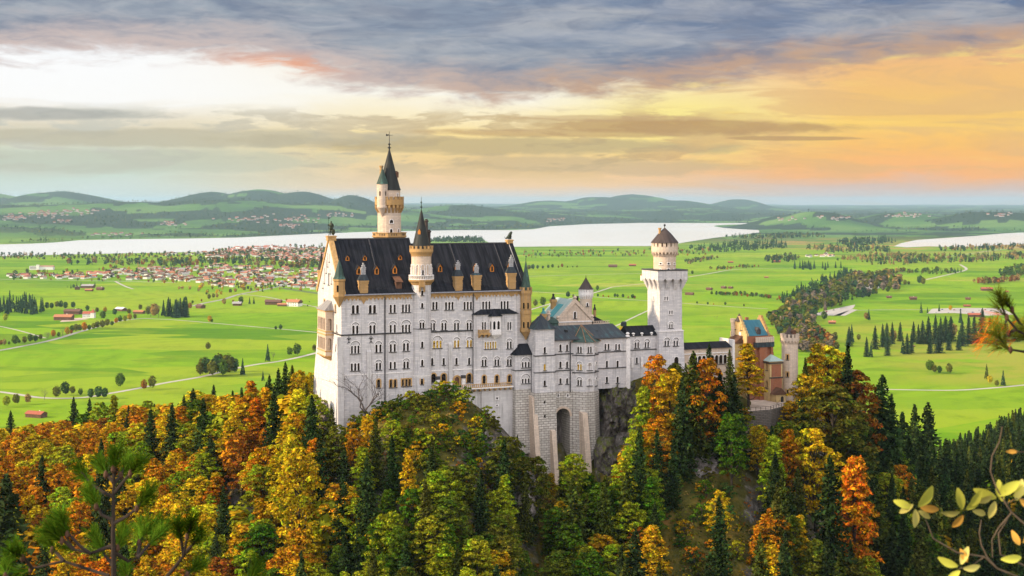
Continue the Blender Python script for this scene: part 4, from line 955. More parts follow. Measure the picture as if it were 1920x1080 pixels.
def figure(mb_name, joints, edges, m_, sub=1):
    """one continuous body grown over a skeleton; joints: name -> (x, y, z, radius)"""
    names = list(joints); me = bpy.data.meshes.new(mb_name)
    me.from_pydata([joints[k][:3] for k in names], [(names.index(a), names.index(b)) for a, b in edges], [])
    o = bpy.data.objects.new(mb_name, me); COL.objects.link(o)
    sk = o.modifiers.new('s', 'SKIN'); sk.use_smooth_shade = True
    for i, k in enumerate(names):
        d = me.skin_vertices[0].data[i]; d.radius = (joints[k][3],) * 2; d.use_root = (i == 0)
    sb = o.modifiers.new('u', 'SUBSURF'); sb.levels = sb.render_levels = sub
    bpy.context.view_layer.update(); dg = bpy.context.evaluated_depsgraph_get()
    new = bpy.data.meshes.new_from_object(o.evaluated_get(dg), depsgraph=dg); bpy.data.objects.remove(o); bpy.data.meshes.remove(me)
    new.name = mb_name; new.materials.clear(); new.materials.append(m_)
    return new
palace()
def roof_statues():
    W = fv(596, 0); zr = zat(448.5, 0, W / 2); U1 = fu(990, 0); zr2 = zat(456, fu(900, W / 2), W / 2)
    # knight with lance on the west gable
    t = thing('knight_statue', 'dark bronze knight statue holding a lance on top of the west gable', 'statue', (.5, W / 2, zr))
    b = MB(); b.box(-.6, 1.6, W / 2 - .9, W / 2 + .9, zr - .4, zr + .9); b.box(-.75, 1.75, W / 2 - 1.05, W / 2 + 1.05, zr + .6, zr + .85); part('plinth', b, M['ochretrim'], t)
    k = 2.0
    J = {'hip': (0, 0, 1.0, .2), 'chest': (0, -.03, 1.38, .24), 'neck': (0, 0, 1.6, .09), 'head': (0, -.02, 1.72, .13), 'crest': (0, 0, 1.9, .06), 'ls': (-.24, 0, 1.5, .1), 'le': (-.36, -.12, 1.25, .075), 'lh': (-.3, -.32, 1.4, .06),
         'rs': (.24, 0, 1.5, .1), 're': (.34, 0, 1.2, .075), 'rh': (.3, -.22, 1.02, .06), 'lk': (-.13, -.05, .55, .11), 'lf': (-.14, 0, .06, .09), 'rk': (.14, -.08, .55, .11), 'rf': (.18, -.05, .06, .09), 'cape': (0, .2, 1.1, .2), 'cape2': (0, .28, .45, .22)}
    me = figure('body', J, [('hip', 'chest'), ('chest', 'neck'), ('neck', 'head'), ('head', 'crest'), ('chest', 'ls'), ('ls', 'le'), ('le', 'lh'), ('chest', 'rs'), ('rs', 're'), ('re', 'rh'), ('hip', 'lk'), ('lk', 'lf'), ('hip', 'rk'), ('rk', 'rf'), ('chest', 'cape'), ('cape', 'cape2')], M['bronze'])
    o = bpy.data.objects.new('body', me); COL.objects.link(o); o.parent = t.o; o.location = (0, 0, .95); o.scale = (k, k, k); o.rotation_euler = (0, 0, -.6)
    l = MB(); l.tube([(-.35, W / 2 - .7, zr + .95), (-.35, W / 2 - .7, zr + 6.0)], [.06, .035], 6); l.ext_y([(-.35, zr + 5.1), (-.05, zr + 5.4), (-.35, zr + 5.7)], W / 2 - .73, W / 2 - .67); part('lance', l, M['bronze'], t)
    s = MB(); s.lathe((.9, W / 2 - .8), [(.05, zr + 1.0), (.4, zr + 1.5), (.42, zr + 2.4), (.05, zr + 2.6)], 8); part('shield', s, M['bronze'], t)
    # seated lion on the east gable
    ue = U1 - .6
    t = thing('lion_statue', 'green bronze seated lion statue on the east end of the roof ridge', 'statue', (ue, W / 2, zr2))
    b = MB(); b.box(ue - .8, ue + .8, W / 2 - .8, W / 2 + .8, zr2 - .3, zr2 + .9); b.box(ue - .95, ue + .95, W / 2 - .95, W / 2 + .95, zr2 + .55, zr2 + .8); part('plinth', b, M['ochretrim'], t)
    J = {'rump': (-.35, 0, .35, .32), 'belly': (0, 0, .62, .3), 'chest': (.3, 0, .95, .33), 'neck': (.42, 0, 1.3, .3), 'head': (.62, 0, 1.48, .22), 'muzzle': (.85, 0, 1.42, .12), 'fl': (.42, .2, .5, .12), 'fpl': (.5, .2, .06, .1), 'fr': (.42, -.2, .5, .12), 'fpr': (.5, -.2, .06, .1),
         'kl': (-.05, .3, .3, .18), 'pl': (.2, .32, .06, .09), 'kr': (-.05, -.3, .3, .18), 'pr': (.2, -.32, .06, .09), 't1': (-.75, 0, .2, .07), 't2': (-.9, .1, .6, .05), 'el': (.5, .17, 1.68, .06), 'er': (.5, -.17, 1.68, .06)}
    me = figure('body', J, [('belly', 'rump'), ('belly', 'chest'), ('chest', 'neck'), ('neck', 'head'), ('head', 'muzzle'), ('chest', 'fl'), ('fl', 'fpl'), ('chest', 'fr'), ('fr', 'fpr'), ('rump', 'kl'), ('kl', 'pl'), ('rump', 'kr'), ('kr', 'pr'), ('rump', 't1'), ('t1', 't2'), ('head', 'el'), ('head', 'er')], M['bronze'])
    o = bpy.data.objects.new('body', me); COL.objects.link(o); o.parent = t.o; o.location = (-.2, 0, .92); o.scale = (1.3,) * 3
roof_statues()
def stair_tower():
    v = .7; u = fu(790, v); sc = F / (OY + u * ST + v * CT); z = lambda y_: zat(y_, u, v); r = 18.2 / sc; fa = camface(u, v)
    t = thing('stair_tower', 'slender round stair tower with balustraded gallery and dark conical roof on the palace front', 'tower', (u, v, 139))
    def tw(px, sill, h, **k):
        a = math.asin(max(-.9, min(.9, (px - 790) / 18.2))); an = fa + a
        window(t, u + (r - .04) * math.sin(an), v - (r - .04) * math.cos(an), z(sill), h=h, ang=an, **k)
    for y_, h in ((552.6, 1.25), (575.7, 1.25), (650, 1.6), (684, 1.6)): tw(791.8, y_, h, w_=.62)
    tw(791.2, 614, 1.55, n=2, w_=.52, gap=.2, relief=True); tw(791.2, 718.5, 1.5, w_=.6, style='ochre')
    tw(793, 514.5, 1.3, w_=.5, cutkey='drum')
    b = MB(); b.lathe((u, v), [(r * 1.06, 139), (r * 1.02, z(700)), (r, z(690)), (r, z(532))], 32); w_ = part('wall', b, M['ashlar'], t); cut(w_, t.cut['wall'])
    b = MB(); b.lathe((u, v), [(r * 1.05, z(704)), (r * 1.05, z(702))], 32); b.lathe((u, v), [(r * 1.05, z(701.8)), (r * 1.06, z(701))], 32); part('string_course', b, M['trim'], t)
    b = MB(); b.lathe((u, v), [(r * 1.03, z(616)), (r * 1.03, z(614.8))], 32); part('string_course', b, M['darktrim'], t)
    b = MB(); b.lathe((u, v), [(r, z(534)), (r * 1.12, z(530)), (r * 1.28, z(527)), (r * 1.32, z(525)), (r * 1.32, z(523.6))], 32)
    an = fa + .06; q = MB(); q.ext_x([(-r * 1.2, z(546)), (-r * .9, z(546)), (-r * .9, z(527)), (-r * 1.34, z(527)), (-r * 1.34, z(536))], -.8, -.35); q.ext_x([(-r * 1.2, z(546)), (-r * .9, z(546)), (-r * .9, z(527)), (-r * 1.34, z(527)), (-r * 1.34, z(536))], .35, .8)
    q.box(-.35, .35, -r * 1.3, -r * .9, z(537), z(527)); b.join(q, Matrix.Translation((u, v, 0)) @ Matrix.Rotation(an, 4, 'Z'))
    part('gallery', b, M['sandstone'], t)
    b = MB(); n = 30; rr = r * 1.26
    b.lathe((u, v), [(rr - .12, z(516.8)), (rr + .12, z(516.8)), (rr + .12, z(515.4)), (rr - .12, z(515.4))], n); b.lathe((u, v), [(rr + .1, z(523.6)), (rr + .1, z(522.2))], n)
    for k in range(36): a = 2 * math.pi * k / 36; b.lathe((u + rr * math.cos(a), v + rr * math.sin(a)), [(.09, z(522.3)), (.12, z(520)), (.07, z(516.8))], 5)
    part('balustrade', b, M['trim'], t)
    rd = r * 1.02; b = MB(); b.lathe((u, v), [(rd, z(523.7)), (rd, z(476))], 32)
    wd = part('drum', b, M['pinkstone'], t); cut(wd, t.cut['drum'])
    b = MB()
    for k in range(9):
        q = MB(); ring(q, 0, .34, .5, z(500) + .2, z(514), -rd - .14, -rd + .1, 0, 8); q.lathe((-.52, -rd - .16), [(.12, z(523)), (.08, z(520)), (.08, z(504)), (.15, z(501.5))], 6)
        b.join(q, Matrix.Translation((u, v, 0)) @ Matrix.Rotation(fa + .14 + k * 2 * math.pi / 12 - 4 * 2 * math.pi / 12, 4, 'Z'))
    part('blind_arcade', b, M['trim'], t)
    b = MB(); b.lathe((u, v), [(rd, z(480)), (rd * 1.05, z(477)), (rd * 1.2, z(472)), (rd * 1.2, z(466))], 32); merlons(b, (u, v), rd * 1.2, z(466), z(461.5), 16, .55, .3)
    for k in range(26):
        q = MB(); q.add([(-.28, -rd * 1.05, z(477)), (.28, -rd * 1.05, z(477)), (0, -rd * 1.03, z(481.5)), (0, -rd * .9, z(477))], [(0, 1, 2), (1, 3, 2), (3, 0, 2), (0, 3, 1)]); b.join(q, Matrix.Translation((u, v, 0)) @ Matrix.Rotation(2 * math.pi * k / 26, 4, 'Z'))
    part('parapet', b, M['sandstone'], t)
    b = MB(); b.lathe((u, v), [(r * .98, z(467)), (r * .93, z(462)), (r * .8, z(452)), (.16, z(394.5))], 32); part('roof', b, M['darkcopper'], t)
    b = MB(); finial(b, (u, v), z(397), z(369) - z(397), .22); part('finial', b, M['copper'], t)
    b = MB(); q = MB(); q.ext_y([(-.35, 0), (.35, 0), (.35, .7), (0, 1.3), (-.35, .7)], -r * .66, -r * .3); b.join(q, Matrix.Translation((u, v, z(439))) @ Matrix.Rotation(fa - .35, 4, 'Z')); part('dormer', b, M['dormer'], t)
    # slim stone flues behind the cone
    b = MB()
    for px, yt in ((799.5, 411), (804.5, 431)):
        a = fu(px, v + 3); b.lathe((a, v + 3), [(.42, z(470)), (.42, z(yt + 6)), (.62, z(yt + 5)), (.62, z(yt + 3)), (.35, z(yt + 2)), (.4, z(yt))], 8)
    part('chimney', b, M['brownroof'], t)
stair_tower()
def north_tower():
    v = 28.0; u = fu(730, v); sc = F / (OY + u * ST + v * CT); z = lambda y_: zat(y_, u, v); fa = camface(u, v); R_ = lambda p: p / sc
    t = thing('north_tower', 'tallest round tower with battlemented top, side turret and green spire behind the palace', 'tower', (u, v, 145))
    r = R_(22)
    def tw(px, sill, h, rr, **k):
        an = fa + math.asin((px - 730) / (rr * sc)); window(t, u + (rr - .04) * math.sin(an), v - (rr - .04) * math.cos(an), z(sill), h=h, ang=an, **k)
    for px in (733.6, 747.3): tw(px, 435.5, 1.0, r, w_=.72)
    tw(734, 418, .95, r, w_=.95, style='plain')
    b = MB(); b.lathe((u, v), [(r, 145), (r, z(380))], 32); w_ = part('wall', b, M['pinkstone'], t); cut(w_, t.cut['wall'])
    b = MB(); b.lathe((u, v), [(R_(26), 150), (R_(27), z(450)), (R_(29), z(446)), (R_(32.5), z(444)), (R_(32.5), z(442)), (R_(31.5), z(441.6)), (R_(31.5), z(437.4)), (R_(32.5), z(437)), (R_(32.5), z(435.4)), (R_(30), z(435.4)), (R_(30), z(443))], 8, 0, math.pi / 8)
    for k in range(40):
        q = MB(); q.box(-.07, .07, -R_(31.5) * .955, -R_(31.5) * .9, z(441.4), z(437.6), 1); b.join(q, Matrix.Translation((u, v, 0)) @ Matrix.Rotation(2 * math.pi * k / 40, 4, 'Z'))
    part('gallery', b, [M['sandstone'], M['darktrim']], t)
    b = MB(); ro = R_(27.2); b.lathe((u, v), [(r, z(389)), (ro * .9, z(386)), (ro, z(384)), (ro, z(374)), (ro * .93, z(374)), (ro * .93, z(381))], 32)
    corbels(b, (u, v), r, ro, z(399), z(384.5), 20, .55); merlons(b, (u, v), ro, z(374), z(369.3), 18, .85, .35)
    part('parapet', b, M['sandstone'], t)
    t.cut['drum'] = MB(); rd = R_(20.5)
    tw(745.6, 369, 1.0, rd, w_=.5, cutkey='drum')
    b = MB(); b.lathe((u, v), [(rd, z(381)), (rd, z(356))], 32); d = part('drum', b, M['pinkstone'], t); cut(d, t.cut['drum'])
    b = MB(); b.lathe((u, v), [(R_(21.8), z(356.6)), (R_(20), z(352)), (R_(11.5), z(320)), (.22, z(281.5))], 32); rf = part('roof', b, M['darkcopper'], t)
    b = MB(); finial(b, (u, v), z(284), z(262) - z(284), .38); b.tube([(u, v, z(264)), (u, v, z(246.5))], [.09, .05], 6)
    zz = z(253.5); b.box(u - .95, u + .95, v - .04, v + .04, zz - .05, zz + .05); b.ext_y([(u - .95, zz - .25), (u - .2, zz - .1), (u - .25, zz + .35), (u - .55, zz + .15), (u - .9, zz + .4)], v - .05, v + .05); part('weather_vane', b, M['iron'], t)
    # small stair turret with its own cone
    du, dv = R_(-13.2) * math.cos(-fa) - 1.4 * 0, -R_(13); u2, v2 = u - R_(9.5), v - R_(13.0)
    tu = fu(717, v2); u2 = tu; z2 = lambda y_: zat(y_, u2, v2); r2 = R_(10.2)
    b = MB(); b.lathe((u2, v2), [(.15, z2(406)), (r2 * .6, z2(397)), (r2 * 1.05, z2(389)), (r2, z2(384)), (r2, z2(345))], 20); tt = part('turret', b, M['pinkstone'], t)
    cb = MB()
    for px in (711.7, 724):
        an = fa + math.asin((px - 717) / 10.2 * .9); q = MB(); q.ext_y(arch_pts(0, .48, 1.25), -.4, .45); cb.join(q, Matrix.Translation((u2 + r2 * math.sin(an) - u, v2 - r2 * math.cos(an) - v, z2(367) - 145)) @ Matrix.Rotation(an, 4, 'Z'))
        p = MB(); p.quad((-.35, .4, 0), (.35, .4, 0), (.35, .4, 1.3), (-.35, .4, 1.3)); q = MB(); q.join(p, Matrix.Translation((u2 + r2 * math.sin(an), v2 - r2 * math.cos(an), z2(367))) @ Matrix.Rotation(an, 4, 'Z')); part('pane', q, M['glass'], t, parent=tt)
    cut(tt, cb)
    b = MB(); b.lathe((u2, v2), [(r2 * 1.1, z2(345)), (r2 * .95, z2(341)), (.1, z2(316))], 20); part('roof', b, M['copper'], t)
    b = MB(); finial(b, (u2, v2), z2(317), 1.0, .12); part('finial', b, M['iron'], t)
    b = MB(); a = fu(715.5, v - 1.5); b.lathe((a, v - 1.2), [(.42, z(356)), (.42, z(314)), (.6, z(313)), (.6, z(311))], 8); part('chimney', b, M['sandstone'], t)
    b = MB(); q = MB(); q.box(-.45, .45, -.5, .6, 0, 1.2); q.ext_y([(-.6, 1.2), (.6, 1.2), (0, 1.8)], -.65, .6); b.join(q, Matrix.Translation((u + R_(12.5), v - R_(5), z(333)))); part('dormer', b, M['timber'], t)
north_tower()

# ------------------------------------------------------------------ bower (front wing on the rock), its roofs and foundations
def bower():
    vA, vB, vC, vD, vE = -3.2, -5.6, -3.6, -3.6, -3.6
    a0, a1 = fu(966, vA), fu(1001, vA); t0, t1 = fu(1004, vB), fu(1039.5, vB); c0, c1 = fu(1038, vC), fu(1125, vC); e1 = fu(1179, vE)
    t = thing('castle_bower', 'white stone wing with polygonal bay, square turret and dark green roofs on rusticated foundations', 'castle building', ((t0 + e1) / 2, vC + 5, 120))
    zz = lambda y_, u, v: zat(y_, u, v)
    # small hipped block on the left
    for sl, h in ((689, 1.5), (718.8, 1.3)): wpx(t, 985.7, sl, vA, n=3, w_=.56, gap=.3, h=h, relief=True, cutkey='block')
    zA = zz(666, a0, vA); zAr = zz(730.5, a0, vA); b = MB(); b.box(a0, a1 + .6, vA, 9, zAr, zA); o = part('side_block', b, M['ashlar'], t); cut(o, t.cut['block'])
    s = MB(); s.box(a0 - .12, a1 + .3, vA - .14, 3, zz(695, a0, vA) - .14, zz(695, a0, vA) + .12); part('string_course', s, M['darktrim'], t)
    b = MB(); e = .55; m_ = (a0 + a1) / 2; b.add([(a0 - e, vA - e, zA + .01), (a1 + e + .5, vA - e, zA + .01), (a1 + e + .5, 4, zA + .01), (a0 - e, 4, zA + .01), (a0 + 2.4, vA + 2.6, zA + 2.6), (a1 + .6, vA + 2.6, zA + 2.6), (a1 + .6, 4, zA + 2.6), (a0 + 2.4, 4, zA + 2.6)], [(0, 1, 5, 4), (3, 0, 4, 7), (1, 2, 6, 5), (4, 5, 6, 7), (2, 3, 7, 6), (3, 2, 1, 0)]); part('roof', b, M['slate'], t)
    def base(name, poly, z1, z0, bat, mt='rustic', cuts=None):
        """battered rusticated foundation under a plan outline"""
        cu = sum(p[0] for p in poly) / len(poly); cv = max(p[1] for p in poly)
        q = MB(); k = 4; rings = []
        for i in range(k + 1):
            f_ = 1 - i / k; s_ = bat * f_
            rings.append([(p[0] + (p[0] - cu) * s_ * .5, p[1] + (p[1] - cv) * s_, z0 + (z1 - z0) * i / k) for p in poly])
        q.loft(rings); o = part(name, q, M[mt], t)
        return o
    base('foundation', [(a0 - .05, vA - .05), (a1 + .6, vA - .05), (a1 + .6, 6), (a0 - .05, 6)], zAr - .01, 134, .10)
    # square turret block
    for sl, h in ((662.5, 1.7), (694.5, 1.7), (724, 1.5)): wpx(t, 1021.5, sl, vB, w_=.72, h=h, cutkey='turret', lit=(sl == 694.5))
    for y_ in (757, 783): wpx(t, 1021, y_, vB - .25, w_=.6, h=.75, flat=True, cutkey='tbase', style='plain')
    zT = zz(618, t0, vB); zTr = zz(737, t0, vB); b = MB(); b.box(t0, t1, vB, 3, zz(667, t0, vB), zT); b.box(t0 - .22, t1 + .22, vB - .1, 3, zTr, zz(667, t0, vB)); o = part('turret', b, M['ashlar'], t)
    cut(o, t.cut['turret'])
    s = MB()
    for y_ in (667.5, 699): s.box(t0 - .36, t1 + .36, vB - .26, vB + .5, zz(y_, t0, vB) - .12, zz(y_, t0, vB) + .12)
    part('string_course', s, M['darktrim'], t)
    b = MB(); e = .5; n_ = 3; um, vm = (t0 + t1) / 2, vB + (t1 - t0) / 2; hw = (t1 - t0) / 2 + e
    sq = lambda h_: [(um - h_, vm - h_), (um + h_, vm - h_), (um + h_, vm + h_), (um - h_, vm + h_)]
    b.loft([[(a, c, z_) for a, c in sq(h_)] for h_, z_ in ((hw, zT + .01), (hw - .55, zT + .55), (hw * .42, zT + (zz(589.5, um, vm) - zT) * .55), (.06, zz(589.5, um, vm)))]); part('turret_roof', b, M['copper'] if False else M['slategreen'], t)
    o = base('foundation', [(t0 - .3, vB - .3), (t1 + .3, vB - .3), (t1 + .3, 2), (t0 - .3, 2)], zTr - .01, 119, .17); cut(o, t.cut['tbase'])
    # recess with two columns of windows, wall to the right of the bay
    for px in (1050.8, 1063.4):
        for sl, h in ((658.4, 1.8), (690, 1.75), (719.6, 1.5)): wpx(t, px, sl, vC, w_=.68, h=h)
    for px in (1138, 1158):
        wpx(t, px, 656, vE, n=2, w_=.6, gap=.34, h=1.65)
        for sl, h in ((689, 1.85), (718, 1.7)): wpx(t, px, sl, vE, w_=.74, h=h)
    zC = zz(638, c0, vC); zCr = zz(732, c0, vC); b = MB(); b.box(c0 - .5, e1, vC, 8, zCr - .3, zC); o = part('wall', b, M['ashlar'], t); cut(o, t.cut['wall'])
    s = MB()
    for y_ in (664.5, 695.5): s.box(c0 - .2, e1 + .15, vC - .2, vC + .01, zz(y_, c0, vC) - .12, zz(y_, c0, vC) + .12)
    part('string_course', s, M['darktrim'], t)
    s = MB(); s.box(e1 - .9, e1 + .3, vC - .3, vC + .5, zz(729, e1, vC), zz(636, e1, vC)); s.lathe((e1 - .3, vC + .1), [(.4, zz(636, e1, vC)), (.4, zz(633, e1, vC)), (.62, zz(632, e1, vC)), (.62, zz(629.5, e1, vC)), (.3, zz(628, e1, vC)), (.55, zz(625.5, e1, vC)), (.3, zz(623, e1, vC))], 10); part('corner_pier', s, M['trim'], t)
    # rusticated wall with the tall arch
    arch = MB(); ua0, ua1 = fu(1044, vC - .8), fu(1070.8, vC - .8); wa = ua1 - ua0; za = zz(767, ua0, vC - .8)
    q = MB(); q.ext_y(arch_pts((ua0 + ua1) / 2, wa, za - 122, 122, 14), -8, 5.0); arch.add([(p[0] - t.base[0], p[1] - t.base[1], p[2] - t.base[2]) for p in q.v], q.f)
    for px in (1046.5, 1064.7): wpx(t, px, 744, vC - .12, w_=.5, h=.7, flat=True, cutkey='arch', style='plain')
    arch.join(t.cut['arch'])
    b = MB(); b.box(t1 - .5, fu(1080, vC), vC - .12, 7, 120, zCr - .31); o = part('foundation', b, M['rustic'], t); cut(o, arch)
    b = MB(); b.box(ua0 - 1, ua1 + 1, 1.3, 1.6, 118, za + 1); part('arch_back_wall', b, M['rock'], t)
    b = MB(); ring(b, (ua0 + ua1) / 2, wa / 2 - .02, wa / 2 + .55, za - wa / 2, za - wa / 2 - .1, vC - .22, vC + .2, 0, 14); part('arch_ring', b, M['pinkstone'], t)
    # polygonal bay
    P0 = (fu(1073.8, vD), vD); f1 = 3.5; p1 = (P0[0] + f1 * math.cos(-.785), P0[1] + f1 * math.sin(-.785)); p2u = fu(1113.8, p1[1]); p2 = (p2u, p1[1]); d3 = p1[1] - vD; p3 = (p2u - d3, vD)
    poly = [P0, p1, p2, p3, (p3[0], 3), (P0[0], 3)]
    def onface(pa, pb, f_, sill, ang, **k):
        u_, v_ = pa[0] + (pb[0] - pa[0]) * f_, pa[1] + (pb[1] - pa[1]) * f_; return window(t, u_, v_, zz(sill, u_, v_), ang=ang, cutkey='bay', **k)
    q = math.pi / 4
    for sl, h, rel, lit in ((661.5, 1.7, False, False), (694, 1.6, True, True), (723, 1.6, True, False)):
        onface(P0, p1, .55, sl, -q, n=2, w_=.55, gap=.2, h=h, relief=rel, lit=lit)
        if not rel: onface(p1, p2, .5, sl, 0, n=2, w_=.55, gap=.2, h=h)
        else: onface(p1, p2, .5, sl, 0, n=1, w_=1.35, h=h + .3, blank=True)
        onface(p2, p3, .42, sl, q, n=2, w_=.5, gap=.2, h=h, relief=rel)
    zD, zDr = zz(641, P0[0], vD), zz(733.5, P0[0], vD); b = MB(); b.prism(poly, zDr, zD); o = part('bay', b, M['ashlar'], t); cut(o, t.cut['bay'])
    grow = lambda g: [(a + (a - poly[-1][0] - 3) * g * .2, c - g) if i in (1, 2) else (a + (-g if i in (0, 5) else g), c - (g if i in (0, 3) else 0)) for i, (a, c) in enumerate(poly)]
    s = MB()
    for y_ in (666.5, 699): z_ = zz(y_, P0[0], vD - 1); s.prism(grow(.16), z_ - .12, z_ + .12)
    part('string_course', s, M['darktrim'], t)
    b = MB(); g = grow(.55); ap = (fu(1089.5, 1.0), 1.0, zz(608.5, fu(1089.5, 1), 1.0)); mid = [(a + (ap[0] - a) * .30, c + (ap[1] - c) * .30, zD + (ap[2] - zD) * .22) for a, c in g]; mid2 = [(a + (ap[0] - a) * .68, c + (ap[1] - c) * .68, zD + (ap[2] - zD) * .62) for a, c in g]
    b.loft([[(a, c, zD + .01) for a, c in g], mid, mid2, [(ap[0] + .02 * math.cos(k), ap[1] + .02 * math.sin(k), ap[2]) for k in (3.9, 4.6, 5.2, .2, 1.2, 2.4)]]); part('bay_roof', b, M['copper'], t)
    b = MB()
    for i in (0, 1, 2, 3): b.tube([(g[i][0], g[i][1], zD + .06), tuple(Vector(mid[i]) + Vector((0, -.03, .05))), tuple(Vector(mid2[i]) + Vector((0, -.03, .05))), ap], [.09, .09, .08, .06], 5)
    part('roof_ridge', b, plain('copper ridge strip', (.32, .15, .07), .5), t)
    o = base('foundation', [(a + (-.12 if i in (0, 5) else .12 if i > 1 else 0), c - .12) for i, (a, c) in enumerate(poly)], zDr - .01, 116, .16)
    # long roof
    r = MB(); ze = zC; u_l = fu(1036, vC); zr = zz(608.5, fu(1100, 4), 4); vr = 4.2; ul2 = fu(1148.5, vr)
    r.add([(u_l - 1, vC - .5, ze + .012), (e1 - .3, vC - .5, ze + .012), (e1 - .3, 12, ze + .012), (u_l - 1, 12, ze + .012), (u_l - 1, vr, zr), (ul2, vr, zr)], [(0, 1, 5, 4), (1, 2, 5), (2, 3, 4, 5), (3, 0, 4), (3, 2, 1, 0)]); part('roof', r, M['slategreen'], t)
    r = MB(); r.box(c0, e1, vC - .62, vC - .50, ze - .12, ze + .08); part('gutter', r, M['darktrim'], t)
    lo = MB(); l0 = fu(988, 4); r2 = zz(634, l0, 4); lo.add([(l0, 1.5, r2 - 2.5), (t0 + 1, 1.5, r2 - 2.5), (t0 + 1, 9, r2), (l0 + .5, 9, r2), (l0, 9, r2 - 2.5), (t0 + 1, 9, r2 - 2.5)], [(0, 1, 2, 3), (0, 3, 4), (1, 5, 2), (4, 5, 1, 0), (3, 2, 5, 4)]); part('roof', lo, M['slate'], t)
    lw = MB(); lw.box(l0 + .2, t0 + .8, 1.9, 8.8, zz(668, l0, 2), r2 - 2.52); part('wall', lw, M['ashlar'], t)
    sk = MB()
    for px, py in ((1060, 620), (1117, 621)): u_ = fu(px, 1); sk.box(u_ - .35, u_ + .35, .2, 1.0, zz(py, u_, 1) - .3, zz(py, u_, 1) + .25)
    part('skylight', sk, M['iron'], t)
    # raking buttresses
    for px, y0, y1, w_, v_ in ((1000.5, 745, 830, 1.3, vB + .6), (1037.3, 808, 905, 1.2, vB - 1.5), (1096, 775, 905, 1.5, p1[1] - .9)):
        u_ = fu(px, v_); zt_, zl_ = zz(y0, u_, v_), zz(y1, u_, v_) - 6; b = MB(); k_ = .16 * (zt_ - zl_)
        b.ext_x([(v_ - .6 - k_, zl_), (v_ + 3, zl_), (v_ + 3, zt_ + .5), (v_ - .4, zt_)], u_ - w_ / 2, u_ + w_ / 2); part('buttress', b, M['pinkstone'], t)
    for px in (1001.5, 1073.2): u_ = fu(px, vC - 1.6); pi = MB(); pi.tube([(u_, vA - .3 if px < 1010 else vC - .35, zz(640 if px > 1010 else 665, u_, vC)), (u_, vA - .3 if px < 1010 else vC - .35, zz(735, u_, vC))], [.14, .14], 6); part('drainpipe', pi, M['darktrim'], t)
bower()
def wing():
    v = 1.2; u0, u1 = fu(1180, v), fu(1237, v); z = lambda y_: zat(y_, u0, v)
    t = thing('connecting_wing', 'low white wing with relief arches and dark roof between bower and square tower', 'castle building', ((u0 + u1) / 2, v, 148))
    for px in (1194, 1212.8): wpx(t, px, 652.3 - (px - 1194) * .04, v, n=2, w_=.58, gap=.26, h=1.6, relief=True)
    wpx(t, 1194, 681.5, v, w_=.68, h=1.7)
    b = MB(); b.box(u0, u1, v, 7, 148, z(630)); o = part('wall', b, M['ashlar'], t); cut(o, t.cut['wall'])
    s = MB(); s.box(u0, u1, v - .2, v, z(657.5), z(655.8)); s.box(u0, u1, v - .25, v, z(631), z(629.4)); part('string_course', s, M['darktrim'], t)
    r = MB(); r.add([(u0 - .4, v - .4, z(629.3)), (u1, v - .4, z(629.3)), (u1, 7, z(629.3)), (u0 - .4, 7, z(629.3)), (u0 - .4, 4, z(613)), (u1, 4, z(613))], [(0, 1, 5, 4), (2, 3, 4, 5), (1, 2, 5), (3, 0, 4), (3, 2, 1, 0)]); part('roof', r, M['slate'], t)
    s = MB()
    for px in (1187, 1203, 1221): u_ = fu(px, v); s.lathe((u_, v - .2), [(.3, z(630)), (.22, z(628)), (.5, z(626)), (.3, z(624.2))], 8)
    part('parapet_ball', s, M['trim'], t)
    for px in (1185, 1203): s = MB(); u_ = fu(px, v); s.box(u_ - .35, u_ + .35, v - .3, v + .01, z(690), z(671)); part('buttress', s, M['trim'], t)
    s = MB(); s.ext_x([(3.4, z(612.9)), (4.6, z(612.9)), (4.6, z(608)), (3.9, z(604)), (3.4, z(606))], u0 - .9, u0 + .3); part('gable_wall', s, M['slategreen'], t)
wing()
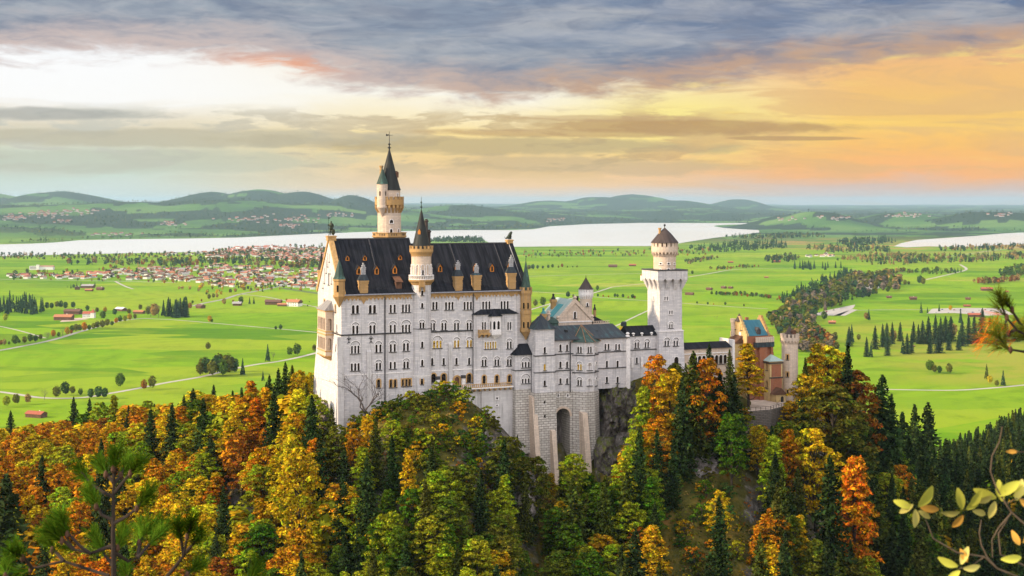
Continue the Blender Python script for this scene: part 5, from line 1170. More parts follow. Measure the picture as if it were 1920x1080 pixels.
def hall():
    """gabled hall with verdigris roof behind the bower, its round tower and chimneys"""
    v = 12.0; u0, u1 = fu(1046, v), fu(1110, v); um = (u0 + u1) / 2; z = lambda y_: zat(y_, um, v); D = 12.0
    t = thing('castle_hall', 'grey stone gabled hall with pale green copper roof behind the bower', 'castle building', (um, v + D / 2, 148))
    za, zl = z(566), z(601); wpx(t, 1078, 597, v, w_=.75, h=1.9)
    b = MB(); b.box(u0, u1, v, v + D, 148, zl); b.ext_y([(u0 + .01, zl - .3), (u1 - .01, zl - .3), (u1 - .01, zl), (um, za), (u0 + .01, zl)], v - .01, v + .8)
    b2 = MB(); b2.ext_y([(u0, 148), (u1, 148), (u1, zl), (um, za), (u0, zl)], v, v + D); o = part('wall', b2, M['pinkstone'], t); cut(o, t.cut['wall'])
    r = MB()
    for s_ in (-1, 1):
        x = u0 - .4 if s_ < 0 else u1 + .4; q = [(x, zl - .3), (x, zl + .05), (um, za + .55), (um, za + .1)]
        if s_ < 0: q = q[::-1]
        r.ext_y(q, v + .62, v + D + .4)
    part('roof', r, M['palecopper'], t)
    r = MB(); k = (za + .55 - zl - .05) / (um - u0 + .4); f_ = lambda x: zl + .07 + k * (x - u0 + .4)
    r.ext_y([(u0 - .4, f_(u0 - .4)), (um - 1.6, f_(um - 1.6)), (um - 1.6, f_(um - 1.6) + .12), (u0 - .4, f_(u0 - .4) + .12)], v + 4.2, v + 7.6); part('roof_strip', r, M['tealcopper'], t)
    c = MB()
    for s_ in (-1, 1):
        x = u0 - .5 if s_ < 0 else u1 + .5; q = [(x, zl - .7), (x, zl + .35), (um, za + .95), (um, za - .25)]
        if s_ < 0: q = q[::-1]
        c.ext_y(q, v - .3, v + .6)
    for x in (u0, u1): c.lathe((x, v), [(.35, zl), (.3, zl + .6), (.6, zl + 1.0), (.35, zl + 1.5)], 8)
    c.lathe((um, v), [(.3, za + .8), (.6, za + 1.2), (.3, za + 1.7)], 8); part('verge_coping', c, M['pinkstone'], t)
    s = MB(); s.box(u0, u1, v - .22, v, z(604), z(602)); part('string_course', s, M['trim'], t)
    def flue(px, y0, y1, rw, vv, cap, square=True):
        b = MB(); u_ = fu(px, vv); zz = lambda y_: zat(y_, u_, vv)
        if square: b.box(u_ - rw, u_ + rw, vv - rw, vv + rw, zz(y1), zz(y0)); b.box(u_ - rw * 1.3, u_ + rw * 1.3, vv - rw * 1.3, vv + rw * 1.3, zz(y0) - .9, zz(y0))
        else: b.lathe((u_, vv), [(rw, zz(y1)), (rw, zz(y0) - .3), (rw * 1.3, zz(y0) - .2), (rw * 1.3, zz(y0))], 10)
        o = part('chimney', b, M['sandstone'], t); q = MB()
        if cap == 'pots':
            for k in range(3):
                for j in range(2): q.lathe((u_ + (k - 1) * .62 * rw, vv + (j - .5) * rw), [(.2, zz(y0)), (.22, zz(y0) + 1.1), (.28, zz(y0) + 1.1), (.28, zz(y0) + 1.35)], 6)
        else: q.lathe((u_, vv), [(rw * 1.25, zz(y0) + .01), (rw * .6, zz(y0) + .8), (rw * .45, zz(y0) + .9), (rw * .6, zz(y0) + 1.4), (.1, zz(y0) + 1.6)], 8)
        part('chimney_pot', q, M['iron'] if cap != 'copper' else M['tealcopper'], t, parent=o)
    flue(1037.5, 561, 590, .62, v + 9, 'cowl'); flue(1079.8, 564, 580, .72, v + 10, 'pots'); flue(1115, 581, 596, .4, v + 6, 'cowl', False); flue(1019, 588, 612, .6, v - 1, 'copper')
    b = MB()
    for px, y_ in ((1009, 601), (1012.5, 607), (1028.5, 590)):
        u_ = fu(px, v - 1); zz = lambda q: zat(q, u_, v - 1); b.lathe((u_, v - 1), [(.5, zz(y_ + 12)), (.45, zz(y_)), (.75, zz(y_ - 1)), (.4, zz(y_ - 4)), (.5, zz(y_ - 6)), (.2, zz(y_ - 8))], 8)
    part('pinnacle', b, M['pinkstone'], t)
    # lower battlemented range to the right
    b = MB(); x0, x1 = fu(1109, v + 1), fu(1143, v + 1); zz = lambda q: zat(q, x1, v); b.box(x0 + .5, x1, v + 1, v + 9, 148, zz(606)); railing(b, [(x0 + .5, v + 1.1), (x1, v + 1.1)], zz(606), zz(601.5), .7, .3); part('side_range', b, M['pinkstone'], t)
    r = MB(); r.add([(x0 + .4, v + 1.6, zz(605)), (x1 - .6, v + 1.6, zz(605)), (x1 - .6, v + 9, zz(605)), (x0 + .4, v + 9, zz(605)), (x0 + 1.2, v + 5, zz(591)), (x1 - 4, v + 5, zz(591))], [(0, 1, 5, 4), (1, 2, 5), (2, 3, 4, 5), (3, 0, 4)]); part('side_roof', r, M['slate'], t)
    d = MB(); x = fu(1037, v - 1.5); zz = lambda q: zat(q, x, v - 1.5); d.lathe((x, v - .5), [(1.9, zz(622)), (1.9, zz(606)), (2.1, zz(605)), (1.6, zz(600)), (.7, zz(596)), (.1, zz(594))], 16); part('roof_dome', d, M['copper'], t)
    # round tower
    vt = v + 5.5; u = fu(1098.6, vt); zz = lambda y_: zat(y_, u, vt); sc = F / (OY + u * ST + vt * CT); fa = camface(u, vt)
    t = thing('round_tower', 'small round stone tower with pointed brown roof beside the green hall roof', 'tower', (u, vt, 148))
    r = 11.6 / sc; ro = 13.9 / sc
    an = fa + .25; window(t, u + (r - .05) * math.sin(an), vt - (r - .05) * math.cos(an), zz(573.5), w_=.55, h=1.0, ang=an)
    b = MB(); b.lathe((u, vt), [(r, 148), (r, zz(553))], 24); o = part('wall', b, M['pinkstone'], t); cut(o, t.cut['wall'])
    b = MB(); b.lathe((u, vt), [(r, zz(555)), (ro * .94, zz(553.5)), (ro, zz(552)), (ro, zz(547)), (ro * .8, zz(547))], 24); corbels(b, (u, vt), r, ro, zz(559.5), zz(552), 18, .42); merlons(b, (u, vt), ro, zz(547), zz(543), 18, .55, .3); part('parapet', b, M['trim'], t)
    b = MB(); b.lathe((u, vt), [(r * .98, zz(553.2)), (r * .98, zz(541.5))], 24); part('drum', b, M['timber'], t)
    b = MB(); b.lathe((u, vt), [(ro * 1.05, zz(542.3)), (ro * .9, zz(540)), (ro * .45, zz(530)), (.1, zz(520.5))], 24); part('roof', b, M['brownroof'], t)
    b = MB(); finial(b, (u, vt), zz(522), .95, .14); part('finial', b, M['iron'], t)
hall()
def square_tower():
    v = 0.0; u0, u1 = fu(1236.9, v), fu(1278.7, v); d = u1 - u0; um, vm = (u0 + u1) / 2, v + d / 2; z = lambda y_: zat(y_, u0, v)
    t = thing('square_tower', 'tall white square tower with flared arcaded top and round turret', 'tower', (um, vm, 148))
    sq = lambda h: [(um - h, vm - h), (um + h, vm - h), (um + h, vm + h), (um - h, vm + h)]
    h0 = d / 2
    wpx(t, 1249, 563, v, n=2, w_=.45, gap=.3, h=1.05, style='plain'); wpx(t, 1257.8, 589, v, n=2, w_=.45, gap=.3, h=1.05, style='plain'); wpx(t, 1257.8, 615, v, n=2, w_=.45, gap=.28, h=1.1, relief=True)
    for px in (1250, 1267): window(t, fu(px, -.35), -.38, zat(648, fu(px, 0), 0), n=2, w_=.62, gap=.3, h=1.5, relief=True)
    window(t, fu(1268, -.5), -.62, zat(682, fu(1268, 0), 0), w_=1.5, h=2.0, style='white')
    for py in (563, 592): u_, v_ = u0, fv(1226, u0); window(t, u_, v_, zat(py, u_, v_), w_=.4, h=1.2, ang=-math.pi / 2, style='plain')
    hh = h0 + 1.15; zt, zf, zm = z(508), z(546), z(527)
    b = MB(); b.loft([[(a, c, zz) for a, c in sq(h_)] for h_, zz in ((h0 + .75, 148), (h0 + .34, z(640)), (h0 + .30, z(622)), (h0, z(621)), (h0, z(548)), (h0, z(545)), (hh, z(525)), (hh, zt))])
    o = part('wall', b, M['ashlar'], t)
    cb = t.cut['wall']; ar = MB()
    for ang in (0, -math.pi / 2, math.pi / 2, math.pi):
        for k in range(3):
            x = (k - 1) * d * .345; q = MB(); w_ = 1.35; pts = [(x - w_ / 2, z(547)), (x + w_ / 2, z(547)), (x + w_ / 2, z(530)), (x + w_ * .36, z(526)), (x, z(522.5)), (x - w_ * .36, z(526)), (x - w_ / 2, z(530))]
            q.ext_y(pts, -hh - 1.0, -h0 + .04)
            cb.join(q, Matrix.Translation((0, 0, -t.base[2])) @ Matrix.Rotation(ang, 4, 'Z'))
    cut(o, cb)
    b = MB(); b.prism(sq(hh + .12), zt, zt + .3); b.prism(sq(hh + .02), zt + .301, zt + .33); part('platform', b, M['darktrim'], t)
    s = MB(); s.prism(sq(h0 + .42), z(622.5), z(620.5)); part('string_course', s, M['trim'], t)
    # round top
    sc = F / (OY + um * ST + vm * CT); zz = lambda y_: zat(y_, um, vm); r = 21 / sc; ro = 24.8 / sc; fa = camface(um, vm)
    def tw(px, sill, h, **k):
        an = fa + math.asin((px - 1248.3) / 21 * .97); window(t, um + (r - .05) * math.sin(an), vm - (r - .05) * math.cos(an), zz(sill), h=h, ang=an, cutkey='drum', **k)
    tw(1255.6, 510.5, 1.2, w_=.75); tw(1240.5, 509.5, .9, w_=.5); tw(1266, 509.5, .9, w_=.4, style='plain')
    for px in (1240.5, 1256, 1267): tw(px, 495, .45, w_=.65, flat=True, style='plain')
    b = MB(); b.lathe((um, vm), [(r, zt + .34), (r, zz(476))], 28); o = part('drum', b, M['pinkstone'], t); cut(o, t.cut['drum'])
    b = MB(); b.lathe((um, vm), [(r, zz(475)), (ro * .95, zz(473.5)), (ro, zz(471.5)), (ro, zz(462)), (ro * .85, zz(462))], 28); corbels(b, (um, vm), r, ro, zz(481), zz(472), 22, .42)
    merlons(b, (um, vm), ro, zz(462), zz(455.5), 18, .85, .3); part('parapet', b, M['pinkstone'], t)
    b = MB(); b.lathe((um, vm), [(r * .98, zz(474)), (r * .98, zz(455))], 20); part('inner_drum', b, M['timber'], t)
    b = MB(); b.lathe((um, vm), [(ro * 1.06, zz(455)), (ro * .97, zz(452)), (ro * .5, zz(438)), (.14, zz(427))], 28); part('roof', b, M['brownroof'], t)
    b = MB(); b.lathe((um, vm), [(.1, zz(428)), (.1, zz(424.5)), (.32, zz(423)), (.32, zz(421.8)), (.1, zz(420))], 8); part('finial', b, M['iron'], t)
    b = MB(); u_ = fu(1237, vm); b.lathe((u_, vm), [(.36, zz(446)), (.36, zz(430)), (.5, zz(429.4)), (.5, zz(427.2))], 8); part('chimney', b, M['sandstone'], t)
square_tower()
def gallery():
    v = 2.0; u0, u1 = fu(1281, v), fu(1374, v); z0, z1 = zat(655.5, u0, v), zat(650.5, u1, v); ze = (z0 + z1) / 2
    t = thing('arcaded_gallery', 'low gallery with dark roof and round arches between square tower and gatehouse', 'castle building', ((u0 + u1) / 2, v, 146))
    for k in range(9): u_ = u0 + 2.5 + k * (u1 - u0 - 5) / 8; window(t, u_, v, ze - 4.6, n=1, w_=1.2, h=2.6, style='white')
    b = MB(); b.box(u0, u1, v, v + 6, 143, ze); o = part('wall', b, M['pinkstone'], t); cut(o, t.cut['wall'])
    zt = zat(643, u0, v + 3); r = MB(); r.add([(u0, v - .5, ze + .01), (u1, v - .5, ze + .01), (u1, v + 6.5, ze + .01), (u0, v + 6.5, ze + .01), (u0, v + 3, zt), (u1, v + 3, zt)], [(0, 1, 5, 4), (2, 3, 4, 5), (1, 2, 5), (3, 0, 4), (3, 2, 1, 0)]); part('roof', r, M['slate'], t)
    s = MB(); s.box(u0, u1, v - .2, v, ze - 1.5, ze - 1.2); s.box(u1 - .4, u1 + .3, v - .6, v + 6.6, 143, zt + .6); part('string_course', s, M['trim'], t)
gallery()
def gatehouse():
    v = 3.0; z = lambda y_, u: zat(y_, u, v); uW = fu(1401, v); uE = fu(1441, v); vW = fv(1371, uW)
    t = thing('gatehouse', 'red brick and yellow stone gatehouse with stepped gables and blue green roof', 'castle building', ((uW + uE) / 2, (v + vW) / 2, 141))
    ze = z(631, uW); zr = zat(600.4, uW, (v + vW) / 2); vm = (v + vW) / 2; D = vW - v
    b = MB(); b.box(uW, uE + 1.5, v, vW, 136, ze); o = part('wall', b, M['brick'], t)
    b = MB(); b.box(uW - .25, uW - .003, v - .1, vW + .1, 136, ze + .02); wf = part('west_front', b, M['yellow'], t)
    for nm, x0, x1, m_ in (('stepped_gable', uW - .25, uW + .5, 'yellow'), ('stepped_gable', uE - .2, uE + .5, 'sandstone')):
        g = MB(); n = 7
        for i in range(n): f_ = i / n; g.box(x0, x1, v + f_ * D / 2 - .15 + (.01 * i), vW - f_ * D / 2 + .15 - (.01 * i), ze + .021 + i * (zr - ze + 1.2) / n, ze + .02 + (i + 1) * (zr - ze + 1.2) / n)
        part(nm, g, M[m_], t)
    r = MB(); r.ext_x([(v - .1, ze + .1), (vW + .1, ze + .1), (vm, zr)], uW + .51, uE - .21); part('roof', r, M['bluecopper'], t)
    d = MB(); ud = fu(1419.5, v + 1.2); d.ext_y([(ud - .6, ze + .3), (ud + .6, ze + .3), (ud + .6, ze + 1.7), (ud, ze + 2.5), (ud - .6, ze + 1.7)], v + .2, v + 2.6); part('dormer', d, M['darktrim'], t)
    # battlemented walk along the south side
    w_ = MB(); vs = v - 1.2; x0, x1 = fu(1417, vs), fu(1452, vs); zp = zat(641, x1, vs); w_.box(x0, x1, vs, v - .01, zp - 1.4, zp); o2 = part('wall_walk', w_, M['slategreen'], t)
    q = MB()
    for k in range(9): x = x0 + .4 + k * (x1 - x0 - .8) / 8; q.box(x - .28, x + .28, vs - .1, vs + .3, zp + .01, zp + 1.5)
    part('battlement', q, M['pinkstone'], t)
    c = MB(); c.box(x0 + 1.5, x1 - .3, vs + .15, v - .005, 136, zp - 1.41); o3 = part('wall', c, M['brick'], t)
    cb = MB(); xa = fu(1442.5, vs); qb = MB(); qb.ext_y(arch_pts(xa, 1.5, 2.3, zat(664, xa, vs)), vs - 1, vs + .9); cb.add([(a - t.base[0], b_ - t.base[1], e - t.base[2]) for a, b_, e in qb.v], qb.f); cut(o3, cb)
    for zz_, n_ in ((ze - 2.6, 3), (ze - 6.2, 4), (ze + 1.6, 2)):
        for k in range(n_): window(t, uW - .25, v + (k + .8) * D / (n_ + .6), zz_, w_=.7, h=1.6, ang=-math.pi / 2, style='ochre', cutkey='west')
    cut(wf, t.cut['west'])
    # clock on the west gable, lean-to roof
    cl = MB(); yv = fv(1389, uW); q = MB(); q.lathe((0, 0), [(.62, 0), (.62, .06)], 16); cl.join(q, Matrix.Translation((uW - .26, yv, zat(626, uW, yv))) @ Matrix.Rotation(-math.pi / 2, 4, 'Y')); part('clock_face', cl, M['trim'], t)
    l = MB(); v1, v2 = fv(1394, uW), fv(1376, uW); zl = zat(640, uW, v1); l.ext_y([(uW - 3.0, zl - .6), (uW - .26, zl - .6), (uW - .26, zl + 1.6), (uW - 3.0, zl - .4)], v1, v2); part('lean_to_roof', l, M['timber'], t)
    l = MB(); l.box(uW - 2.7, uW - .26, v1 + .3, v2 - .3, 141, zl - .61); part('lean_to_wall', l, M['yellow'], t)
    # corner turret on the north-west
    u_, v_ = uW - .3, fv(1375.5, uW - .3); zz = lambda y_: zat(y_, u_, v_); b = MB(); b.lathe((u_, v_), [(.2, zz(650)), (.75, zz(640)), (.8, zz(600))], 16); b.lathe((u_, v_), [(.8, zz(606)), (.95, zz(604)), (.95, zz(601))], 16); merlons(b, (u_, v_), .95, zz(601), zz(598), 8, .38, .22); tt = part('corner_turret', b, M['pinkstone'], t)
    b = MB(); u2, v2 = uW + .2, fv(1386, uW + .2); zz = lambda y_: zat(y_, u2, v2); b.lathe((u2, v2), [(1.25, zz(602)), (.05, zz(587.5))], 16); part('turret_roof', b, M['brownroof'], t)
    ch = MB(); x = fu(1398, vW - 1); ch.box(x - .4, x + .4, vW - 2, vW - 1.2, ze, zat(594, x, vW)); part('chimney', ch, M['brick'], t)
    # lower annex in front: yellow west side, red brick south end
    va = -1.0; ua, ub = fu(1443.5, va), fu(1467, va); vb = v - 1.25; uL = ua
    va2 = fv(1421, ua); t2 = thing('gatehouse_annex', 'low annex with hipped verdigris roof, red brick end and yellow stone side', 'castle building', ((ua + ub) / 2, va, 140))
    z2 = zat(678, ua, va); vback = fv(1412, ua)
    for k in range(4): vv = va + 1.4 + k * (vback - va - 2.6) / 3; window(t2, ua, vv, z2 - 2.6, w_=.8, h=1.8, ang=-math.pi / 2, style='ochre'); window(t2, ua, vv, z2 - 7.6, w_=.9, h=2.0, ang=-math.pi / 2, style='ochre')
    b = MB(); b.box(ua, ub, va, vback, 136, z2); o = part('wall', b, M['yellow'], t2); cut(o, t2.cut['wall'])
    b = MB(); b.box(ua + .55, ub - .5, va - .06, va - .002, zat(707, ua, va), z2 - .9); b.box(ua + .3, ub - .2, va - .06, va - .002, 137, zat(710, ua, va)); part('brick_panel', b, M['brick'], t2)
    b = MB(); b.box(ua - .15, ub + .1, va - .16, va, zat(710, ua, va), zat(707.5, ua, va)); b.box(ua - .25, ub + .2, va - .25, va, z2 - .7, z2 - .3); b.box(ua - .25, ua, va, vback, z2 - .7, z2 - .3); part('string_course', b, M['brownroof'], t2)
    r = MB(); e = .4; um = (ua + ub) / 2; zt = zat(663, um, (va + vback) / 2); r.add([(ua - e, va - e, z2 + .01), (ub + e, va - e, z2 + .01), (ub + e, vback, z2 + .01), (ua - e, vback, z2 + .01), (um, va + 2.2, z2 + 1.7), (um, vback, z2 + 1.7)], [(0, 1, 4), (1, 2, 5, 4), (2, 3, 5), (3, 0, 4, 5), (3, 2, 1, 0)]); part('roof', r, M['palecopper'], t2)
    ch = MB(); x = fu(1446, va + 5); ch.box(x - .5, x + .5, va + 4.5, va + 5.3, z2, zat(660, x, va + 5)); part('chimney', ch, M['brick'], t2)
    pr = MB(); p0, p1 = fu(1455, va - 2.6), fu(1473, va - 2.6); zpz = zat(740, p0, va - 2); pr.box(p0, p1, va - 2.6, va - .1, 136, zpz); pr.ext_y([(p0 - .4, zpz), (p1 + .4, zpz), ((p0 + p1) / 2, zpz + 1.9)], va - 2.9, va - .1, 1); po = part('porch', pr, [M['yellow'], M['timber']], t2)
    dd = MB(); x = fu(1466.5, va - 2.6); dd.add([(c, va - 2.62, e_) for c, e_ in arch_pts(x, 1.0, 2.2, zpz - 2.7)], [tuple(range(11))]); part('door', dd, M['iron'], t2, parent=po)
    # round gate tower
    vt = 1.5; u = fu(1480.8, vt); zz = lambda y_: zat(y_, u, vt); sc = F / (OY + u * ST + vt * CT); r = 15.2 / sc; ro = 17.6 / sc; fa = camface(u, vt)
    t3 = thing('gate_tower', 'round pale stone gate tower with battlements and brown cone roof right of the gatehouse', 'tower', (u, vt, 138))
    for px, y_, h in ((1476.5, 673, 1.4), (1476.5, 705, 1.3), (1476.5, 737, 1.2)):
        an = fa + math.asin((px - 1480.8) / 15.2); window(t3, u + (r - .05) * math.sin(an), vt - (r - .05) * math.cos(an), zz(y_), w_=.6, h=h, ang=an, flat=True, style='ochre')
    b = MB(); b.lathe((u, vt), [(r * 1.02, 134), (r, zz(685)), (r, zz(641))], 28); o = part('wall', b, M['yellow'] if False else M['pinkstone'], t3); cut(o, t3.cut['wall'])
    b = MB(); b.lathe((u, vt), [(r, zz(641)), (ro, zz(638)), (ro, zz(632)), (ro * .84, zz(632)), (ro * .84, zz(636))], 28); corbels(b, (u, vt), r, ro, zz(644.5), zz(637.5), 18, .45); merlons(b, (u, vt), ro, zz(632), zz(626.5), 14, .7, .35); part('parapet', b, M['pinkstone'], t3)
    b = MB(); b.lathe((u, vt), [(r * .62, zz(636)), (r * .62, zz(629)), (r * .72, zz(628.6)), (r * .35, zz(619)), (.06, zz(611))], 20); part('roof', b, M['brownroof'], t3)
    b = MB(); x = fu(1486.5, vt - 1); b.box(x - .55, x + .55, vt - 1.8, vt + .2, zz(630), zz(621)); b.ext_y([(x - .75, zz(621)), (x + .75, zz(621)), (x, zz(617.5))], vt - 2.0, vt + .2); part('dormer', b, M['timber'], t3)
    # forecourt in front of the gatehouse
    pts = [(1398, 738), (1440, 742), (1478, 752), (1474, 757), (1440, 764), (1400, 764), (1392, 752)]
    fl = MB(); zf = 142.9; gp = [((px - CX) / F * Y, Y) for px, Y in ((1392, 402), (1446, 396.5), (1478, 394), (1480, 386), (1445, 377), (1402, 374), (1388, 380))]
    fl.prism(gp[::-1], 139.5, zf); 
    if True:
        area = sum(a[0] * b_[1] - b_[0] * a[1] for a, b_ in zip(gp, gp[1:] + gp[:1]))
        fl = MB(); fl.prism(gp if area > 0 else gp[::-1], 133, zf)
    solo('forecourt_paving', fl, M['court'], None, None, kind='structure')
    rl = MB(); path = [gp[3], gp[4], gp[5], gp[6]]
    wl = MB()
    for a, b_ in zip(path[:-1], path[1:]):
        d_ = Vector((b_[0] - a[0], b_[1] - a[1])); L = d_.length; q = MB(); q.box(0, L, -.2, .25, 132, zf + .25)
        wl.join(q, Matrix.Translation((a[0], a[1], 0)) @ Matrix.Rotation(math.atan2(d_.y, d_.x), 4, 'Z'))
        q = MB(); q.box(0, L, -.03, .03, zf + 1.15, zf + 1.22); q.box(0, L, -.03, .03, zf + .7, zf + .75)
        for k in range(int(L / 1.6) + 1): q.box(k * 1.6 - .04, k * 1.6 + .04, -.04, .04, zf + .25, zf + 1.2)
        rl.join(q, Matrix.Translation((a[0], a[1], 0)) @ Matrix.Rotation(math.atan2(d_.y, d_.x), 4, 'Z'))
    solo('retaining_wall', wl, M['darkrustic'], 'dark stone retaining wall along the edge of the gatehouse forecourt', 'wall'); solo('railing', rl, M['iron'], 'thin iron railing on the forecourt retaining wall', 'railing')
gatehouse()
def terrace():
    v0 = -2.6; u0, u1 = fu(809, v0), fu(963, v0); zf = zat(732, u0, v0)
    t = thing('palace_terrace', 'long stone terrace with balustrade and consoles along the foot of the palace front', 'terrace', ((u0 + u1) / 2, v0, 138))
    b = MB(); b.box(u0, u1, v0, -.01, zf - .35, zf); part('floor_slab', b, M['trim'], t)
    b = MB(); railing(b, [(u0, v0 + .12), (u1 - .5, v0 + .12)], zf, zf + 1.0, .55, .24); part('balustrade', b, M['ochretrim'], t)
    b = MB()
    for k in range(16): x = u0 + .6 + k * (u1 - u0 - 1.2) / 15; b.ext_x([(v0 + .1, zf - .75), (v0 + 1.1, zf - 1.2), (v0 + 1.1, zf - .36), (v0 + .1, zf - .36)], x - .2, x + .2)
    part('console', b, M['ochretrim'], t)
    for px, y_ in ((932, 749), (932, 761)): wpx(t, px, y_, v0 + .9, w_=.55, h=.6 if y_ < 755 else .3, flat=True, style='plain')
    b = MB(); b.box(fu(903, v0 + .9), u1 + .2, v0 + .9, 0, 132, zf - .36); o = part('retaining_wall', b, M['ashlar_low'], t); cut(o, t.cut['wall'])
    b = MB(); b.box(u0, fu(903, v0 + .9) - .01, v0 + 1.3, -.02, 138, zf - .37); part('retaining_wall', b, M['ashlar_low'], t)
terrace()

# ------------------------------------------------------------------ rock faces
def crag(name, px, py, Y, w_, h, d, m_, label, seed, n=44):
    """a weathered rock face: a rough bulge whose rim runs back into the hill"""
    x, y, z = P(px, py, Y); rs = np.random.RandomState(seed); mb = MB(); ox = rs.rand() * 50
    A, C = np.meshgrid(np.linspace(-1, 1, n + 1), np.linspace(-1, 1, n + 1), indexing='ij')
    wob = fbm(A * 1.7 + ox, C * 1.7 + ox, 3) * .9
    rim = np.clip(np.abs(A) ** 3 + np.abs(C) ** 3 + wob, 0, 2) if w_ > 6 else np.clip((A * A + C * C) * 1.1 + wob * .8, 0, 2)
    big = np.abs(fbm(ox + A * w_ * .17, ox + C * h * .10, 5)) * 2 - .25; fine = np.abs(fbm(ox + A * w_ * .6, C * h * .28, 4)) * 2 - .2
    X = x + A * w_ / 2 * (1 + .25 * wob) + fine * .8; Z = z + C * h / 2 + big * .7; Yy = y - d * (1 - rim) - big * d * 2.2 - fine * 1.2 + rim ** 2 * (2.5 if w_ > 6 else 3.6) + C * d * .8
    vs = np.stack([X.ravel(), Yy.ravel(), Z.ravel()], 1).tolist()
    fs = [(i * (n + 1) + j, (i + 1) * (n + 1) + j, (i + 1) * (n + 1) + j + 1, i * (n + 1) + j + 1) for i in range(n) for j in range(n)]
    loop = [i * (n + 1) for i in range(n + 1)] + [n * (n + 1) + j for j in range(1, n + 1)] + [i * (n + 1) + n for i in range(n - 1, -1, -1)] + [j for j in range(n - 1, 0, -1)]
    k = len(vs); vs += [(vs[q][0], y + d + 5, vs[q][2]) for q in loop]; L = len(loop)
    fs += [(loop[(i + 1) % L], loop[i], k + i, k + (i + 1) % L) for i in range(L)] + [tuple(k + L - 1 - i for i in range(L))]
    mb.add(vs, fs); solo(name, mb, M[m_], label, 'rock')
crag('rock_cliff', 1166, 797, 371, 12.5, 21, 3.5, 'rock', 'dark mossy rock cliff under the right end of the bower', 1)
crag('rock_cliff', 1138, 870, 362, 6.5, 12, 2.5, 'rock', 'small dark rock ledge below the mossy cliff beside the foundations', 2)
crag('rock_outcrop', 985, 955, 326, 5.5, 8, 1.0, 'scree', 'pale bare limestone patch high in the gully below the foundations', 3)
crag('rock_outcrop', 1310, 885, 348, 13, 8, 2.2, 'scree', 'broken pale rock band below the tall spruces on the gatehouse slope', 5)
crag('rock_cliff', 1612, 780, 432, 6, 15, 2.5, 'rock', 'dark rock edge at the right end of the wooded castle ridge', 7)
crag('rock_outcrop', 607, 778, 353, 4.5, 7, 1.4, 'scree', 'sunlit pale rubble at the foot of the palace west wall', 8)

# ------------------------------------------------------------------ plants: prototypes
def quads(name, Cn, Nr, sz, asp, m_, tone=None, seed=1):
    """many small leaf-shaped faces, each free of the others"""
    rs = np.random.RandomState(seed); n = len(Cn); Nr = Nr / (np.linalg.norm(Nr, axis=1, keepdims=True) + 1e-9)
    rv = rs.normal(size=(n, 3)); a = np.cross(Nr, rv); a /= (np.linalg.norm(a, axis=1, keepdims=True) + 1e-9); b = np.cross(Nr, a)
    sz = np.asarray(sz).reshape(-1, 1) * np.ones((n, 1)); bend = Nr * sz * 0.22
    V = np.stack([Cn + a * sz, Cn + b * sz * asp - bend, Cn - a * sz, Cn - b * sz * asp - bend], 1).reshape(-1, 3)
    return rawmesh(name, V, m_, tone)
def rawmesh(name, V, m_, tone=None):
    n = len(V) // 4; me = bpy.data.meshes.new(name); me.vertices.add(len(V)); me.vertices.foreach_set('co', V.ravel().astype(np.float32))
    me.loops.add(4 * n); me.polygons.add(n); me.loops.foreach_set('vertex_index', np.arange(4 * n, dtype=np.int32))
    me.polygons.foreach_set('loop_start', np.arange(0, 4 * n, 4, dtype=np.int32))
    if tone is not None:
        at = me.attributes.new('tone', 'FLOAT_COLOR', 'FACE'); at.data.foreach_set('color', np.concatenate([tone, np.ones((n, 1))], 1).ravel().astype(np.float32))
    me.materials.append(m_); me.update(calc_edges=True); return me
def broadleaf(seed, H=16.0, R=4.3, nclump=76, per=115, size=.22, low=.22, shape='round'):
    rs = np.random.RandomState(seed); Cs = []; Ns = []
    tr = MB(); lean = rs.normal(size=2) * .35
    tr.tube([(0, 0, -1.5), (lean[0] * .2, lean[1] * .2, H * .2), (lean[0], lean[1], H * .45), (lean[0] * 1.5, lean[1] * 1.5, H * .86)], [.34, .26, .19, .05], 7)
    for k in range(nclump):
        f = (k + .5) / nclump; z = low + (1 - low) * f ** .85
        prof = {'round': math.sin(math.pi * min(1, (z - low) / (1 - low) * .80 + .14)) ** .75, 'tall': (1 - ((z - low) / (1 - low)) ** 1.6) * .72 + .10, 'wide': math.sin(math.pi * min(1, (z - low) / (1 - low) * .66 + .25)) ** .8}[shape]
        an = k * 2.399 + rs.rand() * .9; rr = R * prof * (rs.rand() ** .45)
        c = np.array([rr * math.cos(an) + lean[0] * z, rr * math.sin(an) + lean[1] * z, z * H - rs.rand() * .6])
        cr = R * (.15 + .15 * rs.rand()) * (1.1 if prof > .5 else .8)
        d = rs.normal(size=(per, 3)); d /= np.linalg.norm(d, axis=1, keepdims=True); d[:, 2] = np.abs(d[:, 2]) * 1.1 - .35
        p = c + d * np.array([cr * 1.15, cr * 1.15, cr * .62]) * (.55 + .5 * rs.rand(per, 1))
        Cs.append(p); Ns.append(d * .7 + np.array([0, 0, .75]) + rs.normal(size=(per, 3)) * .45)
        if k % 4 == 0:
            st = (lean[0] * z * .6, lean[1] * z * .6, max(H * .14, c[2] - H * .18)); tr.tube([st, tuple((np.array(st) + c) / 2 + np.array([0, 0, -.25])), tuple(c)], [.13, .09, .03], 5)
    Cs = np.concatenate(Cs); Ns = np.concatenate(Ns)
    return quads('crown', Cs, Ns, size * (.5 + 1.1 * rs.rand(len(Cs)) ** 1.5), .6, M['leaf'], seed=seed), tr.mesh('trunk', M['bark'])
